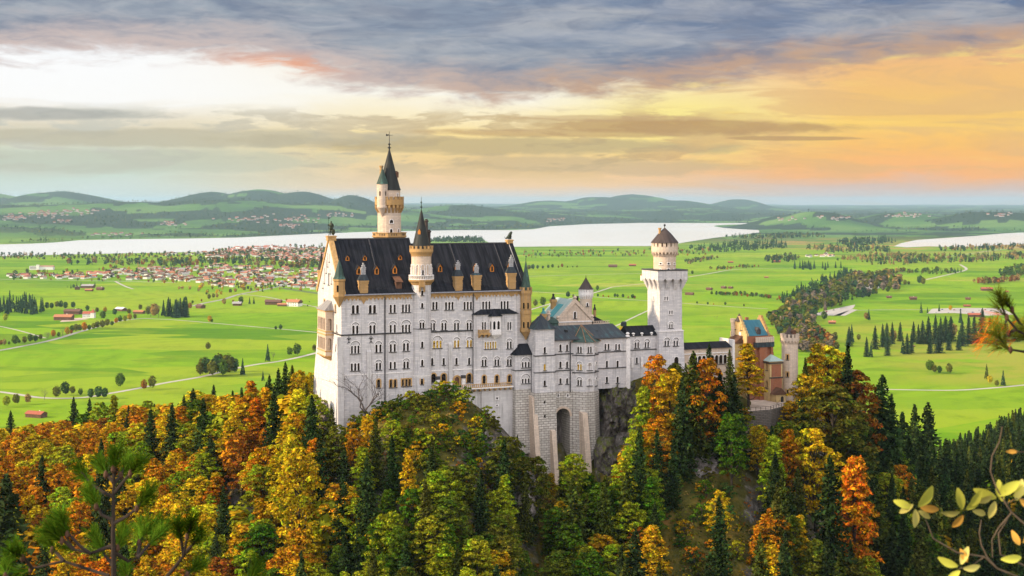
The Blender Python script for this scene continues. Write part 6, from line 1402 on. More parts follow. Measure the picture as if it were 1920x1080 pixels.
def spruce(seed, H=24.0, R=3.6, whorls=46, size=.36, first=.05):
    rs = np.random.RandomState(seed); V = []
    tr = MB(); tr.tube([(0, 0, -1.5), (0, 0, H * .5), (0, 0, H * .99)], [.30, .17, .02], 6)
    for k in range(whorls):
        f = k / (whorls - 1); z = H * (first + (1 - first) * f ** .92); L0 = R * (1 - f) ** .82 + .16
        nb = int(9 - 3 * f)
        for j in range(nb):
            an = j * 2 * math.pi / nb + k * 1.1 + rs.normal() * .25; L = L0 * (.68 + .5 * rs.rand()); ns = max(2, int(L / .62))
            dx, dy = math.cos(an), math.sin(an); droop = .34 + .22 * rs.rand()
            for s_ in range(ns):
                t0, t1 = s_ / ns, (s_ + 1.35) / ns; wd = size * (1.15 - .55 * t0) * (.8 + .5 * rs.rand())
                zz = lambda t: z - droop * L * t + .24 * L * t * t
                side = rs.normal() * .25; nx, ny = -dy, dx
                a = (dx * L * t0, dy * L * t0, zz(t0)); b = (dx * L * t1, dy * L * t1, zz(t1) - .05)
                m0 = ((a[0] + b[0]) / 2, (a[1] + b[1]) / 2, (a[2] + b[2]) / 2 - .10 - .15 * rs.rand())
                V += [a, (m0[0] + nx * wd, m0[1] + ny * wd, m0[2] - .22 + side), b, (m0[0] - nx * wd, m0[1] - ny * wd, m0[2] - .22 - side)]
    return rawmesh('crown', np.array(V), M['needle']), tr.mesh('trunk', M['bark'])
def bare(seed, H=12.0, levels=4):
    rs = random.Random(seed); tr = MB(); br = MB()
    def grow(p, d, L, r, lv):
        q = p + d * L * .5 + Vector((rs.gauss(0, .07), rs.gauss(0, .07), 0)) * L; e = p + d * L + Vector((0, 0, .05 * L))
        (tr if lv == levels else br).tube([p, q, e], [r, r * .8, r * .55], 5 if lv > 1 else 4)
        if lv <= 0: return
        for k in range(3 if lv < levels else 5):
            an = k * 2.3 + rs.random() * 1.2; sp = .55 + .35 * rs.random(); nd = (d + Vector((math.cos(an) * sp, math.sin(an) * sp, .05))).normalized()
            grow(q.lerp(e, rs.random()) if k else e, nd, L * (.58 + .18 * rs.random()), r * .5, lv - 1)
    grow(Vector((0, 0, -.8)), Vector((0, 0, 1)), H * .36, .22, levels)
    k = H / max(p[2] for p in br.v)
    for q in (br, tr): q.v = [(a * k, b * k, c * k) for a, b, c in q.v]
    return br.mesh('crown', M['palebark'], uv=False), tr.mesh('trunk', M['palebark'])
PRO = {'broad': [broadleaf(11 + k, shape=sh) for k, sh in enumerate(('round', 'round', 'tall', 'round', 'wide', 'tall', 'round'))],
       'spruce': [spruce(31 + k, R=r_) for k, r_ in enumerate((4.0, 4.6, 3.6, 5.0))],
       'bare': [bare(51), bare(53)],
       'bush': [broadleaf(81 + k, H=5.0, R=3.4, nclump=16, per=60, size=.30, low=.10, shape='wide') for k in range(3)]}
REFH = {'broad': 16.0, 'spruce': 24.0, 'bare': 12.0, 'broad_far': 16.0, 'spruce_far': 24.0, 'bush': 5.0}
PAL = {'orange': (0.36, 0.140, 0.006), 'rust': (0.21, 0.072, 0.008), 'gold': (0.40, 0.245, 0.008), 'yellow': (0.44, 0.35, 0.012), 'lime': (0.21, 0.235, 0.010), 'green': (0.055, 0.10, 0.006), 'olive': (0.10, 0.105, 0.010),
       'dark': (0.035, 0.075, 0.016), 'spruce': (0.026, 0.046, 0.012), 'spruceolive': (0.060, 0.075, 0.011), 'tan': (0.26, 0.17, 0.05), 'grey': (0.14, 0.11, 0.08), 'farspruce': (0.026, 0.058, 0.024)}
CWORD = {'orange': 'bright orange', 'rust': 'rust brown', 'gold': 'golden', 'yellow': 'lemon yellow', 'lime': 'yellow-green', 'green': 'fresh green', 'olive': 'olive green', 'dark': 'deep green', 'spruce': 'blackish green', 'spruceolive': 'dull green', 'tan': 'tan', 'grey': 'leafless grey', 'farspruce': 'dark'}
LABELS = []
CNT = {}
REQ = []
def put_tree(kind, x, y, z, h, col, zone, px, group, wide=1.0, rng=RND, score=None):
    """ask for a tree; plant_all() builds the 300 of each kind that show largest and gathers the small rest"""
    REQ.append((score if score is not None else (h * F / y) ** 2 * .45, kind, x, y, z, h, col, zone, px, group, wide, rng.random()))
def plant_all():
    REQ.sort(key=lambda q: -q[0]); n = {}; rest = {'broadleaf_tree': [], 'spruce_tree': [], 'shrub': []}
    for (sc, kind, x, y, z, h, col, zone, px, group, wide, rv) in REQ:
        k = 'spruce_tree' if 'spruce' in kind else 'broadleaf_tree' if 'broad' in kind else kind
        n[k] = n.get(k, 0) + 1
        if n[k] > 298: rest[k].append((x, y, z, h, col, 'spruce' in kind)); continue
        make_tree(kind, x, y, z, h, col, zone, px, group, wide, random.Random(int(rv * 1e6)))
    for k, lab in (('broadleaf_tree', 'smaller broadleaf trees of the castle wood and the plain'), ('spruce_tree', 'smaller spruces of the castle wood and the plain')):
        print('REST', k, len(rest[k]), n)
        if rest[k]: mass(k + 's', rest[k], lab, 'trees', 6, (260, 200), .45)
def make_tree(kind, x, y, z, h, col, zone, px, group, wide, rng):
    pr = rng.choice(PRO[kind]); nm = {'broad': 'broadleaf_tree', 'broad_far': 'broadleaf_tree', 'spruce': 'spruce_tree', 'spruce_far': 'spruce_tree', 'bare': 'bare_tree', 'bush': 'shrub'}[kind]
    o = bpy.data.objects.new(nm, None); COL.objects.link(o); o.location = (x, y, z); o.empty_display_size = .3; o.rotation_euler = (0, 0, rng.random() * 6.28)
    k = h / REFH[kind]; kw = k * wide * rng.uniform(.88, 1.15); o.scale = (kw, kw, k)
    for n_, me in (('crown', pr[0]), ('trunk', pr[1])):
        c = bpy.data.objects.new(n_, me); COL.objects.link(c); c.parent = o
        if n_ == 'crown':
            b = PAL[col]; j = rng.uniform(.78, 1.25); c.color = (b[0] * j * rng.uniform(.92, 1.1), b[1] * j * rng.uniform(.9, 1.12), b[2] * j, 1)
    kn = {'broadleaf_tree': 'broadleaf tree', 'spruce_tree': 'spruce', 'bare_tree': 'bare tree', 'shrub': 'shrub'}[nm]
    o['category'] = 'shrub' if nm == 'shrub' else 'tree'; o['group'] = group
    LABELS.append((o, kn, CWORD[col], zone, px)); CNT[nm] = CNT.get(nm, 0) + 1
    return o
def give_labels():
    ORD = ['', 'second', 'third', 'fourth', 'fifth', 'sixth', 'seventh', 'eighth', 'ninth', 'tenth', 'eleventh', 'twelfth', 'thirteenth', 'fourteenth', 'fifteenth', 'sixteenth', 'seventeenth', 'eighteenth', 'nineteenth', 'twentieth']
    def word(i, n):
        if i == 0: return 'leftmost'
        if i == n - 1: return 'rightmost'
        if i < 20: return ORD[i] + ' from the left'
        if n - 1 - i < 20: return ORD[n - 1 - i] + ' from the right'
        return str(i + 1) + 'th from the left'
    g = {}
    for L in LABELS: g.setdefault(L[1:4], []).append(L)
    for (kn, cw, zone), ls in g.items():
        ls.sort(key=lambda q: q[4])
        for i, q in enumerate(ls): q[0]['label'] = ('%s %s %s' % (cw, kn, zone)) + ('' if len(ls) == 1 else ', ' + word(i, len(ls)))

# ------------------------------------------------------------------ the wood round the castle
LIM = [(-150, 800), (0, 796), (60, 792), (120, 778), (180, 762), (240, 740), (300, 745), (340, 738), (400, 706), (440, 722), (480, 705), (520, 708), (560, 692), (590, 696), (600, 752), (622, 784), (650, 796), (690, 772), (720, 790), (745, 772), (765, 752), (820, 748), (885, 748), (915, 800), (955, 806), (985, 846),
       (1010, 872), (1040, 880), (1060, 862), (1100, 862), (1125, 892), (1150, 880), (1185, 800), (1205, 706), (1250, 668), (1290, 655), (1330, 652), (1365, 648), (1388, 668), (1402, 778), (1445, 778), (1474, 772), (1492, 740), (1506, 700), (1540, 656), (1580, 662), (1600, 700), (1640, 735), (1680, 800), (1715, 776), (1750, 785), (1785, 812), (1850, 765), (1925, 738), (2100, 700)]
LPX, LPY = [a for a, _ in LIM], [b for _, b in LIM]
ZONES = [(330, 'behind the young pine'), (480, 'on the left wooded slope'), (610, 'beside the palace west wall'), (760, 'below the palace front'), (930, 'below the palace terrace'), (1060, 'in the foundation gully'), (1200, 'below the dark cliff'), (1330, 'below the square tower'),
         (1460, 'below the gatehouse'), (1600, 'beside the gate tower'), (1740, 'in the right valley'), (9999, 'behind the leafy twig')]
def zone_of(px, Y):
    z_ = next(t for lim, t in ZONES if px < lim)
    return z_ + (', front' if Y < 318 else ', middle' if Y < 400 else ', rear')
def build_wood():
    R = random.Random(21); prof = {}
    def span(px, w_): return range(int((px - w_) // 8), int((px + w_) // 8) + 1)
    def claim(px, w_, ytop):
        for b in span(px, w_): prof[b] = min(prof.get(b, 1090), ytop)
    key = [  # trees one can pick out: column of the trunk, distance, top row, kind, colour, width
        (1232, 362, 662, 'broad', 'orange', .75), (1205, 352, 720, 'broad', 'lime', .8), (1255, 352, 700, 'broad', 'gold', .8), (1300, 350, 655, 'spruce', 'spruceolive', 1.2), (1278, 344, 705, 'spruce', 'spruce', 1.1), (1330, 366, 640, 'spruce', 'spruce', 1.0), (1322, 352, 668, 'broad', 'orange', .75),
        (1350, 352, 690, 'spruce', 'spruce', 1.1), (1368, 372, 652, 'spruce', 'spruceolive', .9), (1388, 360, 748, 'spruce', 'spruce', 1.0), (1404, 382, 640, 'broad', 'gold', 1.05), (1372, 343, 770, 'broad', 'green', .8), (1232, 340, 800, 'spruce', 'spruce', .9), (1190, 345, 808, 'broad', 'lime', .7), (1262, 335, 820, 'spruce', 'spruce', 1.0),
        (1075, 338, 846, 'broad', 'lime', .72), (970, 340, 812, 'spruce', 'spruce', .9), (945, 336, 826, 'spruce', 'spruce', .8), (1005, 330, 852, 'broad', 'olive', .7), (985, 324, 880, 'spruce', 'spruceolive', .8),
        (690, 330, 775, 'broad', 'gold', .75), (662, 326, 800, 'broad', 'orange', .7), (622, 334, 758, 'spruce', 'spruceolive', .9), (585, 334, 738, 'spruce', 'spruce', 1.1), (645, 322, 828, 'spruce', 'spruce', 1.0), (600, 322, 800, 'spruce', 'spruce', 1.0), (735, 318, 812, 'spruce', 'spruce', .9), (765, 312, 838, 'broad', 'gold', .7), (810, 316, 815, 'spruce', 'spruceolive', .9), (720, 338, 778, 'spruce', 'spruce', .7),
        (505, 395, 700, 'spruce', 'spruce', .9), (522, 372, 688, 'spruce', 'spruce', .9), (535, 385, 676, 'spruce', 'spruce', .9), (548, 374, 682, 'spruce', 'spruceolive', 1.1), (565, 366, 692, 'broad', 'gold', .7), (575, 360, 715, 'spruce', 'spruceolive', 1.0), (362, 440, 726, 'spruce', 'spruce', 1.2), (345, 445, 738, 'spruce', 'spruce', .9), (548, 322, 812, 'broad', 'yellow', .85), (560, 312, 840, 'broad', 'gold', .9),
        (190, 330, 820, 'spruce', 'spruce', .6), (12, 285, 885, 'spruce', 'spruce', 1.3), (185, 470, 752, 'broad', 'lime', .6), (212, 470, 738, 'broad', 'lime', .6), (275, 480, 748, 'broad', 'lime', .6), (168, 520, 745, 'spruce', 'spruce', 1.0), (138, 540, 742, 'spruce', 'spruce', 1.1), (20, 560, 768, 'spruce', 'spruce', 1.0),
        (1600, 402, 690, 'broad', 'rust', .9), (1590, 400, 640, 'spruce', 'spruce', .8), (1530, 404, 640, 'broad', 'gold', .9), (1552, 408, 645, 'broad', 'yellow', .9), (1570, 412, 655, 'broad', 'gold', .8), (1510, 396, 668, 'spruce', 'spruceolive', .9), (1502, 370, 745, 'spruce', 'spruce', 1.1), (1530, 352, 800, 'broad', 'gold', .9), (1560, 368, 720, 'broad', 'olive', 1.1), (1655, 420, 700, 'spruce', 'spruce', 1.2), (1672, 424, 736, 'spruce', 'spruce', .9), (1642, 424, 718, 'spruce', 'spruceolive', .8),
        (1480, 350, 800, 'broad', 'orange', .8), (1447, 344, 812, 'broad', 'lime', .9), (1499, 384, 738, 'spruce', 'spruce', 1.3), (1485, 381, 748, 'broad', 'gold', 1.1), (1512, 384, 700, 'broad', 'gold', 1.0), (1470, 374, 782, 'broad', 'gold', 1.0), (1425, 366, 790, 'broad', 'olive', 1.0), (1420, 352, 795, 'broad', 'gold', .8), (1740, 520, 752, 'spruce', 'spruce', 1.2), (1715, 520, 756, 'spruce', 'spruce', 1.2), (1692, 500, 770, 'spruce', 'spruce', 1.1), (1600, 340, 850, 'broad', 'orange', .9), (1556, 330, 850, 'spruce', 'spruce', .9)]
    cand = []
    for px, Y, top, kind, col, wd in key: cand.append((Y, (px - CX) / F * Y, kind, col, None, top, wd, True))
    Y = 268.0
    while Y < 1120:
        step = 5.3 if Y < 340 else 6.2 if Y < 480 else 7.8
        x0, x1 = (-90 - CX) / F * Y, (2010 - CX) / F * Y; n = int((x1 - x0) / step)
        for i in range(n + 1): cand.append((Y + R.uniform(-.4, .4) * step, x0 + (i + R.uniform(-.42, .42)) * step, None, None, R.random(), None, 1.0, False))
        Y += step * .95
    cand.sort(key=lambda q: q[0]); spots = []
    X_ = np.array([q[1] for q in cand]); Y_ = np.array([q[0] for q in cand]); Z_ = height(X_, Y_)
    kx = [(x, y) for (y, x, *_r) in cand if _r[-1]]
    for (Y, X, kind, col, rv, top, wd, iskey), z in zip(cand, Z_):
        px = CX + F * X / Y
        if iskey:
            h = CAMZ - z - (top - HY) / F * Y
            if h > 4: spots.append((X, Y, z, h, kind, col, px, wd, top))
            continue
        du, dv = X - OX, Y - OY; u, v = du * CT + dv * ST, -du * ST + dv * CT
        if -5 < u < 136 and -9.5 < v < 48: continue
        if -8 < u < 60 and -14 < v < 0 and R.random() < .8: continue
        if 92 < u < 140 and -26 < v < 0: continue
        if z < 5 or any(abs(X - a) < 3.4 and abs(Y - b) < 3.6 for a, b in kx): continue
        if 740 < px < 930 and 318 < Y < 352: continue          # open bushy knoll under the terrace
        if 950 < px < 1035 and Y < 345 and R.random() < .86: continue   # rocky gully
        if 1240 < px < 1425 and Y < 350 and R.random() < .90: continue   # open herb slope under the spruces
        left = px < 560
        if px > 1690: pal = [('spruce', 'spruce', .62), ('spruce', 'spruceolive', .16), ('broad', 'olive', .09), ('broad', 'green', .06), ('broad', 'gold', .05), ('broad', 'orange', .02)] if Y > 420 else [('spruce', 'spruce', .36), ('spruce', 'spruceolive', .16), ('broad', 'green', .22), ('broad', 'lime', .08), ('broad', 'olive', .10), ('broad', 'gold', .08)]
        elif px > 1160: pal = [('spruce', 'spruce', .30), ('spruce', 'spruceolive', .14), ('broad', 'orange', .08), ('broad', 'gold', .17), ('broad', 'lime', .12), ('broad', 'olive', .12), ('broad', 'green', .07)]
        elif px > 600: pal = [('spruce', 'spruce', .10), ('spruce', 'spruceolive', .08), ('broad', 'green', .30), ('broad', 'olive', .20), ('broad', 'lime', .25), ('broad', 'gold', .07)]
        elif px > 470 and Y < 330: pal = [('broad', 'green', .25), ('broad', 'lime', .22), ('broad', 'gold', .22), ('broad', 'orange', .21), ('spruce', 'spruce', .10)]
        else: pal = [('broad', 'orange', .27), ('broad', 'gold', .27), ('broad', 'yellow', .13), ('broad', 'rust', .08), ('broad', 'lime', .14), ('broad', 'green', .05), ('spruce', 'spruce', .06)]
        q = rv
        for kind, col, pr in pal:
            if q < pr: break
            q -= pr
        h = R.uniform(17, 27) if kind == 'spruce' else R.uniform(11, 18.5)
        hm = CAMZ - z - (float(np.interp(px, LPX, LPY)) + R.uniform(0, 22) - HY) / F * Y
        if hm < 4.5: continue
        if h > hm: h = hm
        if kind == 'spruce' and h < 9: kind, col = 'broad', 'olive'
        spots.append((X, Y, z, h, kind, col, px, R.uniform(.9, 1.15) * (1.0 if h > 10 else 1.2), HY + (CAMZ - z - h) * F / Y))
    spots.sort(key=lambda q: q[1]); kept = []; score = []
    for s_ in spots:
        X, Y, z, h, kind, col, px, wd, top = s_
        w_ = (h * .28 if kind == 'broad' else h * .13) * wd * F / Y
        vis = [b for b in span(px, w_ * .8) if prof.get(b, 1090) - top > 5]
        if top > 1072 or len(vis) < max(1, .3 * len(span(px, w_ * .8))): continue
        score.append(sum(min(h * F / Y, prof.get(b, 1090) - top) for b in vis) * 8)
        claim(px, w_ * .62, top + h * F / Y * .16); kept.append(s_)
    nb = 0; ns = 0
    for (X, Y, z, h, kind, col, px, wd, top), sc in zip(kept, score):
        if kind == 'broad': nb += 1
        else: ns += 1
        put_tree(kind, X, Y, z - .3, h, col, zone_of(px, Y), px, 'trees of the wood round the castle', wd, R, sc)
    print('WOOD', nb, ns)
build_wood()
# leafless tree before the palace, and bushes
def at_px(px, Y, **k): X = (px - CX) / F * Y; return X, Y, float(height(X, Y))
x, y, z = at_px(679, 343); put_tree('bare', x, y, z, CAMZ - z - (688 - HY) / F * 343, 'grey', 'in front of the palace corner', 679, 'bare trees', 1.3)
x, y, z = at_px(1238, 371); put_tree('bare', x, y, z, 8.5, 'grey', 'at the foot of the square tower', 1238, 'bare trees', 1.0)
x, y, z = at_px(1462, 388); put_tree('bare', x, y, z, 7.5, 'grey', 'before the gatehouse annex', 1462, 'bare trees', 1.0)
def build_shrubs():
    R = random.Random(5)
    for zone, n, (p0, p1), (y0, y1), cols in (('on the knoll under the terrace', 120, (735, 935), (316, 352), ['green', 'olive', 'olive', 'lime', 'green', 'dark', 'gold']), ('at the foot of the palace wall', 22, (640, 740), (333, 346), ['olive', 'green', 'lime', 'gold']),
                                             ('on the open slope below the spruces', 40, (1220, 1430), (304, 344), ['olive', 'gold', 'lime', 'orange', 'dark', 'green']), ('in the rocky gully', 26, (945, 1045), (306, 338), ['olive', 'green', 'dark', 'rust']), ('below the forecourt wall', 26, (1395, 1480), (362, 376), ['gold', 'olive', 'orange', 'lime', 'dark'])):
        for _ in range(n):
            px, Y = R.uniform(p0, p1), R.uniform(y0, y1); X, Y, z = at_px(px, Y)
            du, dv = X - OX, Y - OY; v = -du * ST + dv * CT
            if v > -3.2: continue
            put_tree('bush', X, Y, z - .25, R.uniform(2.2, 4.4), R.choice(cols), zone, px, 'shrubs on the castle rock', R.uniform(.6, .9), R)
build_shrubs()

# ------------------------------------------------------------------ masses of plants nobody could count
def massmat():
    m = bpy.data.materials.new('mixed foliage'); m.use_nodes = True; n = NT(m.node_tree); n.n.clear()
    out = n.new('ShaderNodeOutputMaterial'); at = n.new('ShaderNodeAttribute', attribute_name='tone'); g = n.new('ShaderNodeNewGeometry')
    hs = n.new('ShaderNodeHueSaturation'); n.put(hs.inputs['Value'], n.mapr(g.outputs['Random Per Island'], 0, 1, .55, 1.5, False)); n.put(hs.inputs['Color'], at.outputs['Color'])
    d = n.new('ShaderNodeBsdfDiffuse'); t_ = n.new('ShaderNodeBsdfTranslucent'); mx = n.new('ShaderNodeMixShader'); mx.inputs[0].default_value = .2
    n.put(d.inputs[0], hs.outputs[0]); n.put(t_.inputs[0], hs.outputs[0]); n.l.new(d.outputs[0], mx.inputs[1]); n.l.new(t_.outputs[0], mx.inputs[2]); n.l.new(mx.outputs[0], out.inputs[0])
    return m
M['mass'] = massmat()
def mass(name, items, label, cat, seed=1, per=(26, 22), fs=1.0):
    """items: (x, y, z, height, colour, conifer?) -> one object"""
    rs = np.random.RandomState(seed); V = []; T = []
    for (x, y, z, h, col, con) in items:
        b = np.array(PAL[col] if isinstance(col, str) else col) * rs.uniform(.75, 1.3)
        if con:
            n = per[1]; f = rs.rand(n) ** 1.1; r = h * .17 * (1 - f) + .1; an = rs.rand(n) * 6.283
            C = np.stack([x + r * np.cos(an) * .75, y + r * np.sin(an) * .75, z + h * (.06 + .90 * f)], 1); N = np.stack([np.cos(an), np.sin(an), .5 + 0 * an], 1); s_ = h * (.14 - .085 * f)
        else:
            n = per[0]; d = rs.normal(size=(n, 3)); d /= np.linalg.norm(d, axis=1, keepdims=True)
            C = np.array([x, y, z + h * .55]) + d * np.array([h * .30, h * .30, h * .40]) * (.6 + .4 * rs.rand(n, 1)); N = d + np.array([0, 0, .5]); s_ = h * .15
        s_ = s_ * fs; N = N + rs.normal(size=(n, 3)) * .35; N /= np.linalg.norm(N, axis=1, keepdims=True); a = np.cross(N, rs.normal(size=(n, 3))); a /= np.linalg.norm(a, axis=1, keepdims=True); c = np.cross(N, a)
        s_ = (np.ones(n) * s_).reshape(-1, 1) * rs.uniform(.75, 1.3, (n, 1))
        V.append(np.stack([C + a * s_, C + c * s_ * .8, C - a * s_, C - c * s_ * .8], 1).reshape(-1, 3)); T.append(np.tile(b, (n, 1)) * rs.uniform(.85, 1.15, (n, 1)))
    o = bpy.data.objects.new(name, rawmesh(name, np.concatenate(V), M['mass'], np.concatenate(T))); COL.objects.link(o); tag(o, label, cat, None, 'stuff'); return o
def in_poly(px, py, poly):
    c = False; n = len(poly)
    for i in range(n):
        (x1, y1), (x2, y2) = poly[i], poly[(i + 1) % n]
        if (y1 > py) != (y2 > py) and px < (x2 - x1) * (py - y1) / (y2 - y1) + x1: c = not c
    return c
def fill(poly, n, R, hpx, cols, con):
    """points on the plain inside an outline given by photo columns and rows"""
    out = []; xs = [a for a, _ in poly]; ys = [b for _, b in poly]
    while len(out) < n:
        px, py = R.uniform(min(xs), max(xs)), R.uniform(min(ys), max(ys))
        if not in_poly(px, py, poly): continue
        x, y = G(px, py); h = R.uniform(*hpx) * y / F; out.append((x, y, float(height(x, y)) - .2, h, R.choice(cols), R.random() < con))
    return out
def build_masses():
    R = random.Random(9)
    it = fill([(1455, 622), (1440, 600), (1470, 580), (1500, 560), (1540, 545), (1600, 520), (1690, 528), (1685, 545), (1640, 556), (1600, 566), (1560, 578), (1530, 588), (1525, 610), (1545, 640), (1530, 660), (1490, 660)], 540, R, (13, 22), ['dark', 'olive', 'olive', 'green', 'olive', 'grey', 'tan', 'farspruce'], .12)
    it += fill([(1450, 570), (1500, 545), (1560, 520), (1590, 510), (1600, 522), (1560, 545), (1500, 566)], 130, R, (13, 18), ['farspruce', 'dark'], .9)
    it += fill([(1330, 553), (1440, 560), (1470, 566), (1465, 562), (1400, 552)], 60, R, (5, 9), ['dark', 'olive', 'green', 'rust'], 0)
    it += fill([(1500, 632), (1560, 632), (1575, 655), (1540, 668), (1500, 660)], 60, R, (14, 24), ['tan', 'grey', 'olive', 'rust'], .1)
    mass('riverside_woods', it, 'mixed green and brown wood along the stony river on the plain', 'woods', 1, (46, 34))
    it = fill([(0, 487), (0, 478), (200, 478), (400, 475), (610, 470), (610, 476), (400, 482), (200, 487)], 300, R, (5, 9), ['dark', 'green', 'olive', 'tan', 'farspruce'], .25)
    mass('lakeshore_trees', it, 'row of small trees along the near lake shore', 'trees', 2)
    it = fill([(115, 496), (200, 494), (300, 492), (420, 490), (600, 494), (600, 503), (540, 505), (440, 497), (330, 503), (250, 500), (120, 498)], 150, R, (10, 17), ['dark', 'green', 'olive', 'olive', 'tan', 'rust', 'farspruce'], .22)
    it += fill([(20, 526), (20, 512), (130, 510), (260, 500), (420, 498), (590, 500), (600, 545), (470, 548), (400, 538), (240, 528)], 300, R, (5, 11), ['dark', 'green', 'olive', 'tan', 'rust', 'orange', 'farspruce'], .25)
    it += fill([(390, 490), (400, 468), (610, 462), (610, 492)], 190, R, (5, 9), ['dark', 'green', 'olive', 'rust'], .15)
    it += fill([(330, 545), (400, 556), (470, 546), (540, 540), (400, 535)], 40, R, (6, 11), ['olive', 'gold', 'tan', 'dark'], .1)
    mass('village_trees', it, 'garden trees scattered between the village houses', 'trees', 3)
    it = fill([(980, 484), (980, 472), (1100, 472), (1220, 470), (1330, 468), (1330, 480), (1200, 482)], 150, R, (4, 8), ['dark', 'olive', 'rust', 'green', 'tan'], .2)
    it += fill([(803, 455), (815, 449.5), (903, 449.5), (908, 455)], 190, R, (7, 10), ['farspruce', 'dark'], .7)
    it += fill([(1290, 470), (1350, 462), (1420, 456), (1475, 459), (1475, 466), (1370, 474)], 170, R, (9, 14), ['farspruce', 'dark', 'dark'], .8)
    it += fill([(1505, 466), (1580, 464), (1670, 468), (1670, 474), (1560, 474)], 120, R, (9, 13), ['farspruce', 'dark', 'olive', 'tan'], .75)
    it += fill([(1330, 505), (1420, 500), (1425, 502), (1335, 508)], 40, R, (5, 8), ['dark', 'olive', 'rust'], .1) + fill([(1640, 514), (1700, 508), (1705, 511), (1645, 518)], 50, R, (8, 12), ['dark', 'olive', 'tan'], .2) + fill([(1280, 492), (1330, 484), (1345, 486), (1290, 496)], 60, R, (5, 9), ['dark', 'olive', 'tan', 'farspruce'], .3)
    it += fill([(1560, 456), (1660, 450), (1680, 456), (1600, 462)], 110, R, (9, 13), ['farspruce', 'dark'], .8) + fill([(1340, 446), (1500, 440), (1560, 446), (1420, 450)], 120, R, (7, 10), ['farspruce', 'dark', 'olive'], .6)
    it += fill([(1600, 490), (1660, 488), (1900, 478), (1930, 486), (1800, 494), (1640, 498)], 260, R, (8, 13), ['farspruce', 'dark', 'olive', 'tan'], .6)
    it += fill([(1560, 490), (1600, 480), (1700, 478), (1780, 480), (1700, 488)], 120, R, (7, 10), ['tan', 'tan', 'dark', 'olive'], .3)
    it += fill([(1680, 512), (1760, 508), (1800, 512), (1740, 516)], 50, R, (7, 11), ['dark', 'olive', 'green'], .3)
    it += fill([(1820, 531), (1900, 526), (1912, 522), (1910, 528), (1850, 535)], 70, R, (9, 14), ['tan', 'tan', 'olive', 'rust'], .1)
    it += fill([(1870, 512), (1925, 502), (1930, 520), (1880, 522)], 40, R, (10, 16), ['olive', 'dark', 'green'], .1)
    it += fill([(1760, 466), (1920, 462), (1920, 470), (1760, 472)], 110, R, (7, 11), ['farspruce', 'tan', 'dark'], .5)
    it += fill([(1420, 490), (1480, 480), (1500, 486), (1470, 496)], 60, R, (8, 12), ['dark', 'farspruce', 'olive'], .4)
    mass('plain_woods', it, 'strips of dark wood and hedge across the plain on the right', 'woods', 4)
    it = []; rs = np.random.RandomState(4); N = 60000
    Y = 6600 * (21000 / 6600) ** rs.rand(N); px = rs.uniform(-120, 2040, N); X = (px - CX) / F * Y
    ys = CAMZ * F / (np.interp(px, [a for a, _ in SHORE], [b for _, b in SHORE]) - HY)
    ok = (woods(X, Y) > .45) & (Y > ys + 30); ok |= (Y > ys + 25) & (Y < ys + 190) & (rs.rand(N) < .75)
    ok &= ~((px > 1670) & (Y < 8700)); X, Y = X[ok][:11000], Y[ok][:11000]; Z = height(X, Y)
    for x, y, z in zip(X, Y, Z):
        h = rs.uniform(14, 26); it.append((x, y, z - 1, h, ['farspruce', 'dark', 'farspruce', 'olive'][rs.randint(4)], rs.rand() < .55))
    mass('far_woods', it, 'dark woods covering the hills beyond the lake', 'woods', 5, (8, 8))
build_masses()
def build_undergrowth():
    rs = np.random.RandomState(12); N = 6800; Y = 285 + 130 * rs.rand(N) ** 1.2; px = rs.uniform(-40, 1960, N); X = (px - CX) / F * Y
    du, dv = X - OX, Y - OY; u, v = du * CT + dv * ST, -du * ST + dv * CT; ok = ~((u > -2) & (u < 136) & (v > -3.5)); ok &= ~((u > 90) & (u < 130) & (v > -22)); ok &= ~((u > 38) & (u < 72) & (v > -15) & (fbm(u * .3, v * .3, 2) > -.1))
    X, Y, px = X[ok], Y[ok], px[ok]; Z = height(X, Y); V = []; T = []
    cols = np.array([PAL[c] for c in ('olive', 'green', 'lime', 'dark', 'tan', 'rust', 'olive', 'gold')])
    for x, y, z, p in zip(X, Y, Z, px):
        n = 16; r = rs.uniform(.6, 1.7); d = rs.normal(size=(n, 3)); d[:, 2] = np.abs(d[:, 2]); d /= np.linalg.norm(d, axis=1, keepdims=True)
        C = np.array([x, y, z - .1]) + d * r * np.array([1, 1, .75]); Nn = d + np.array([0, 0, .5]) + rs.normal(size=(n, 3)) * .4; Nn /= np.linalg.norm(Nn, axis=1, keepdims=True)
        a = np.cross(Nn, rs.normal(size=(n, 3))); a /= np.linalg.norm(a, axis=1, keepdims=True); c = np.cross(Nn, a); s_ = rs.uniform(.2, .42, (n, 1))
        V.append(np.stack([C + a * s_, C + c * s_ * .7, C - a * s_, C - c * s_ * .7], 1).reshape(-1, 3)); T.append(np.tile(cols[rs.randint(len(cols))] * .8, (n, 1)))
    o = bpy.data.objects.new('undergrowth', rawmesh('undergrowth', np.concatenate(V), M['mass'], np.concatenate(T))); COL.objects.link(o); tag(o, 'low mixed undergrowth on the castle hill', 'undergrowth', None, 'stuff')
build_undergrowth()

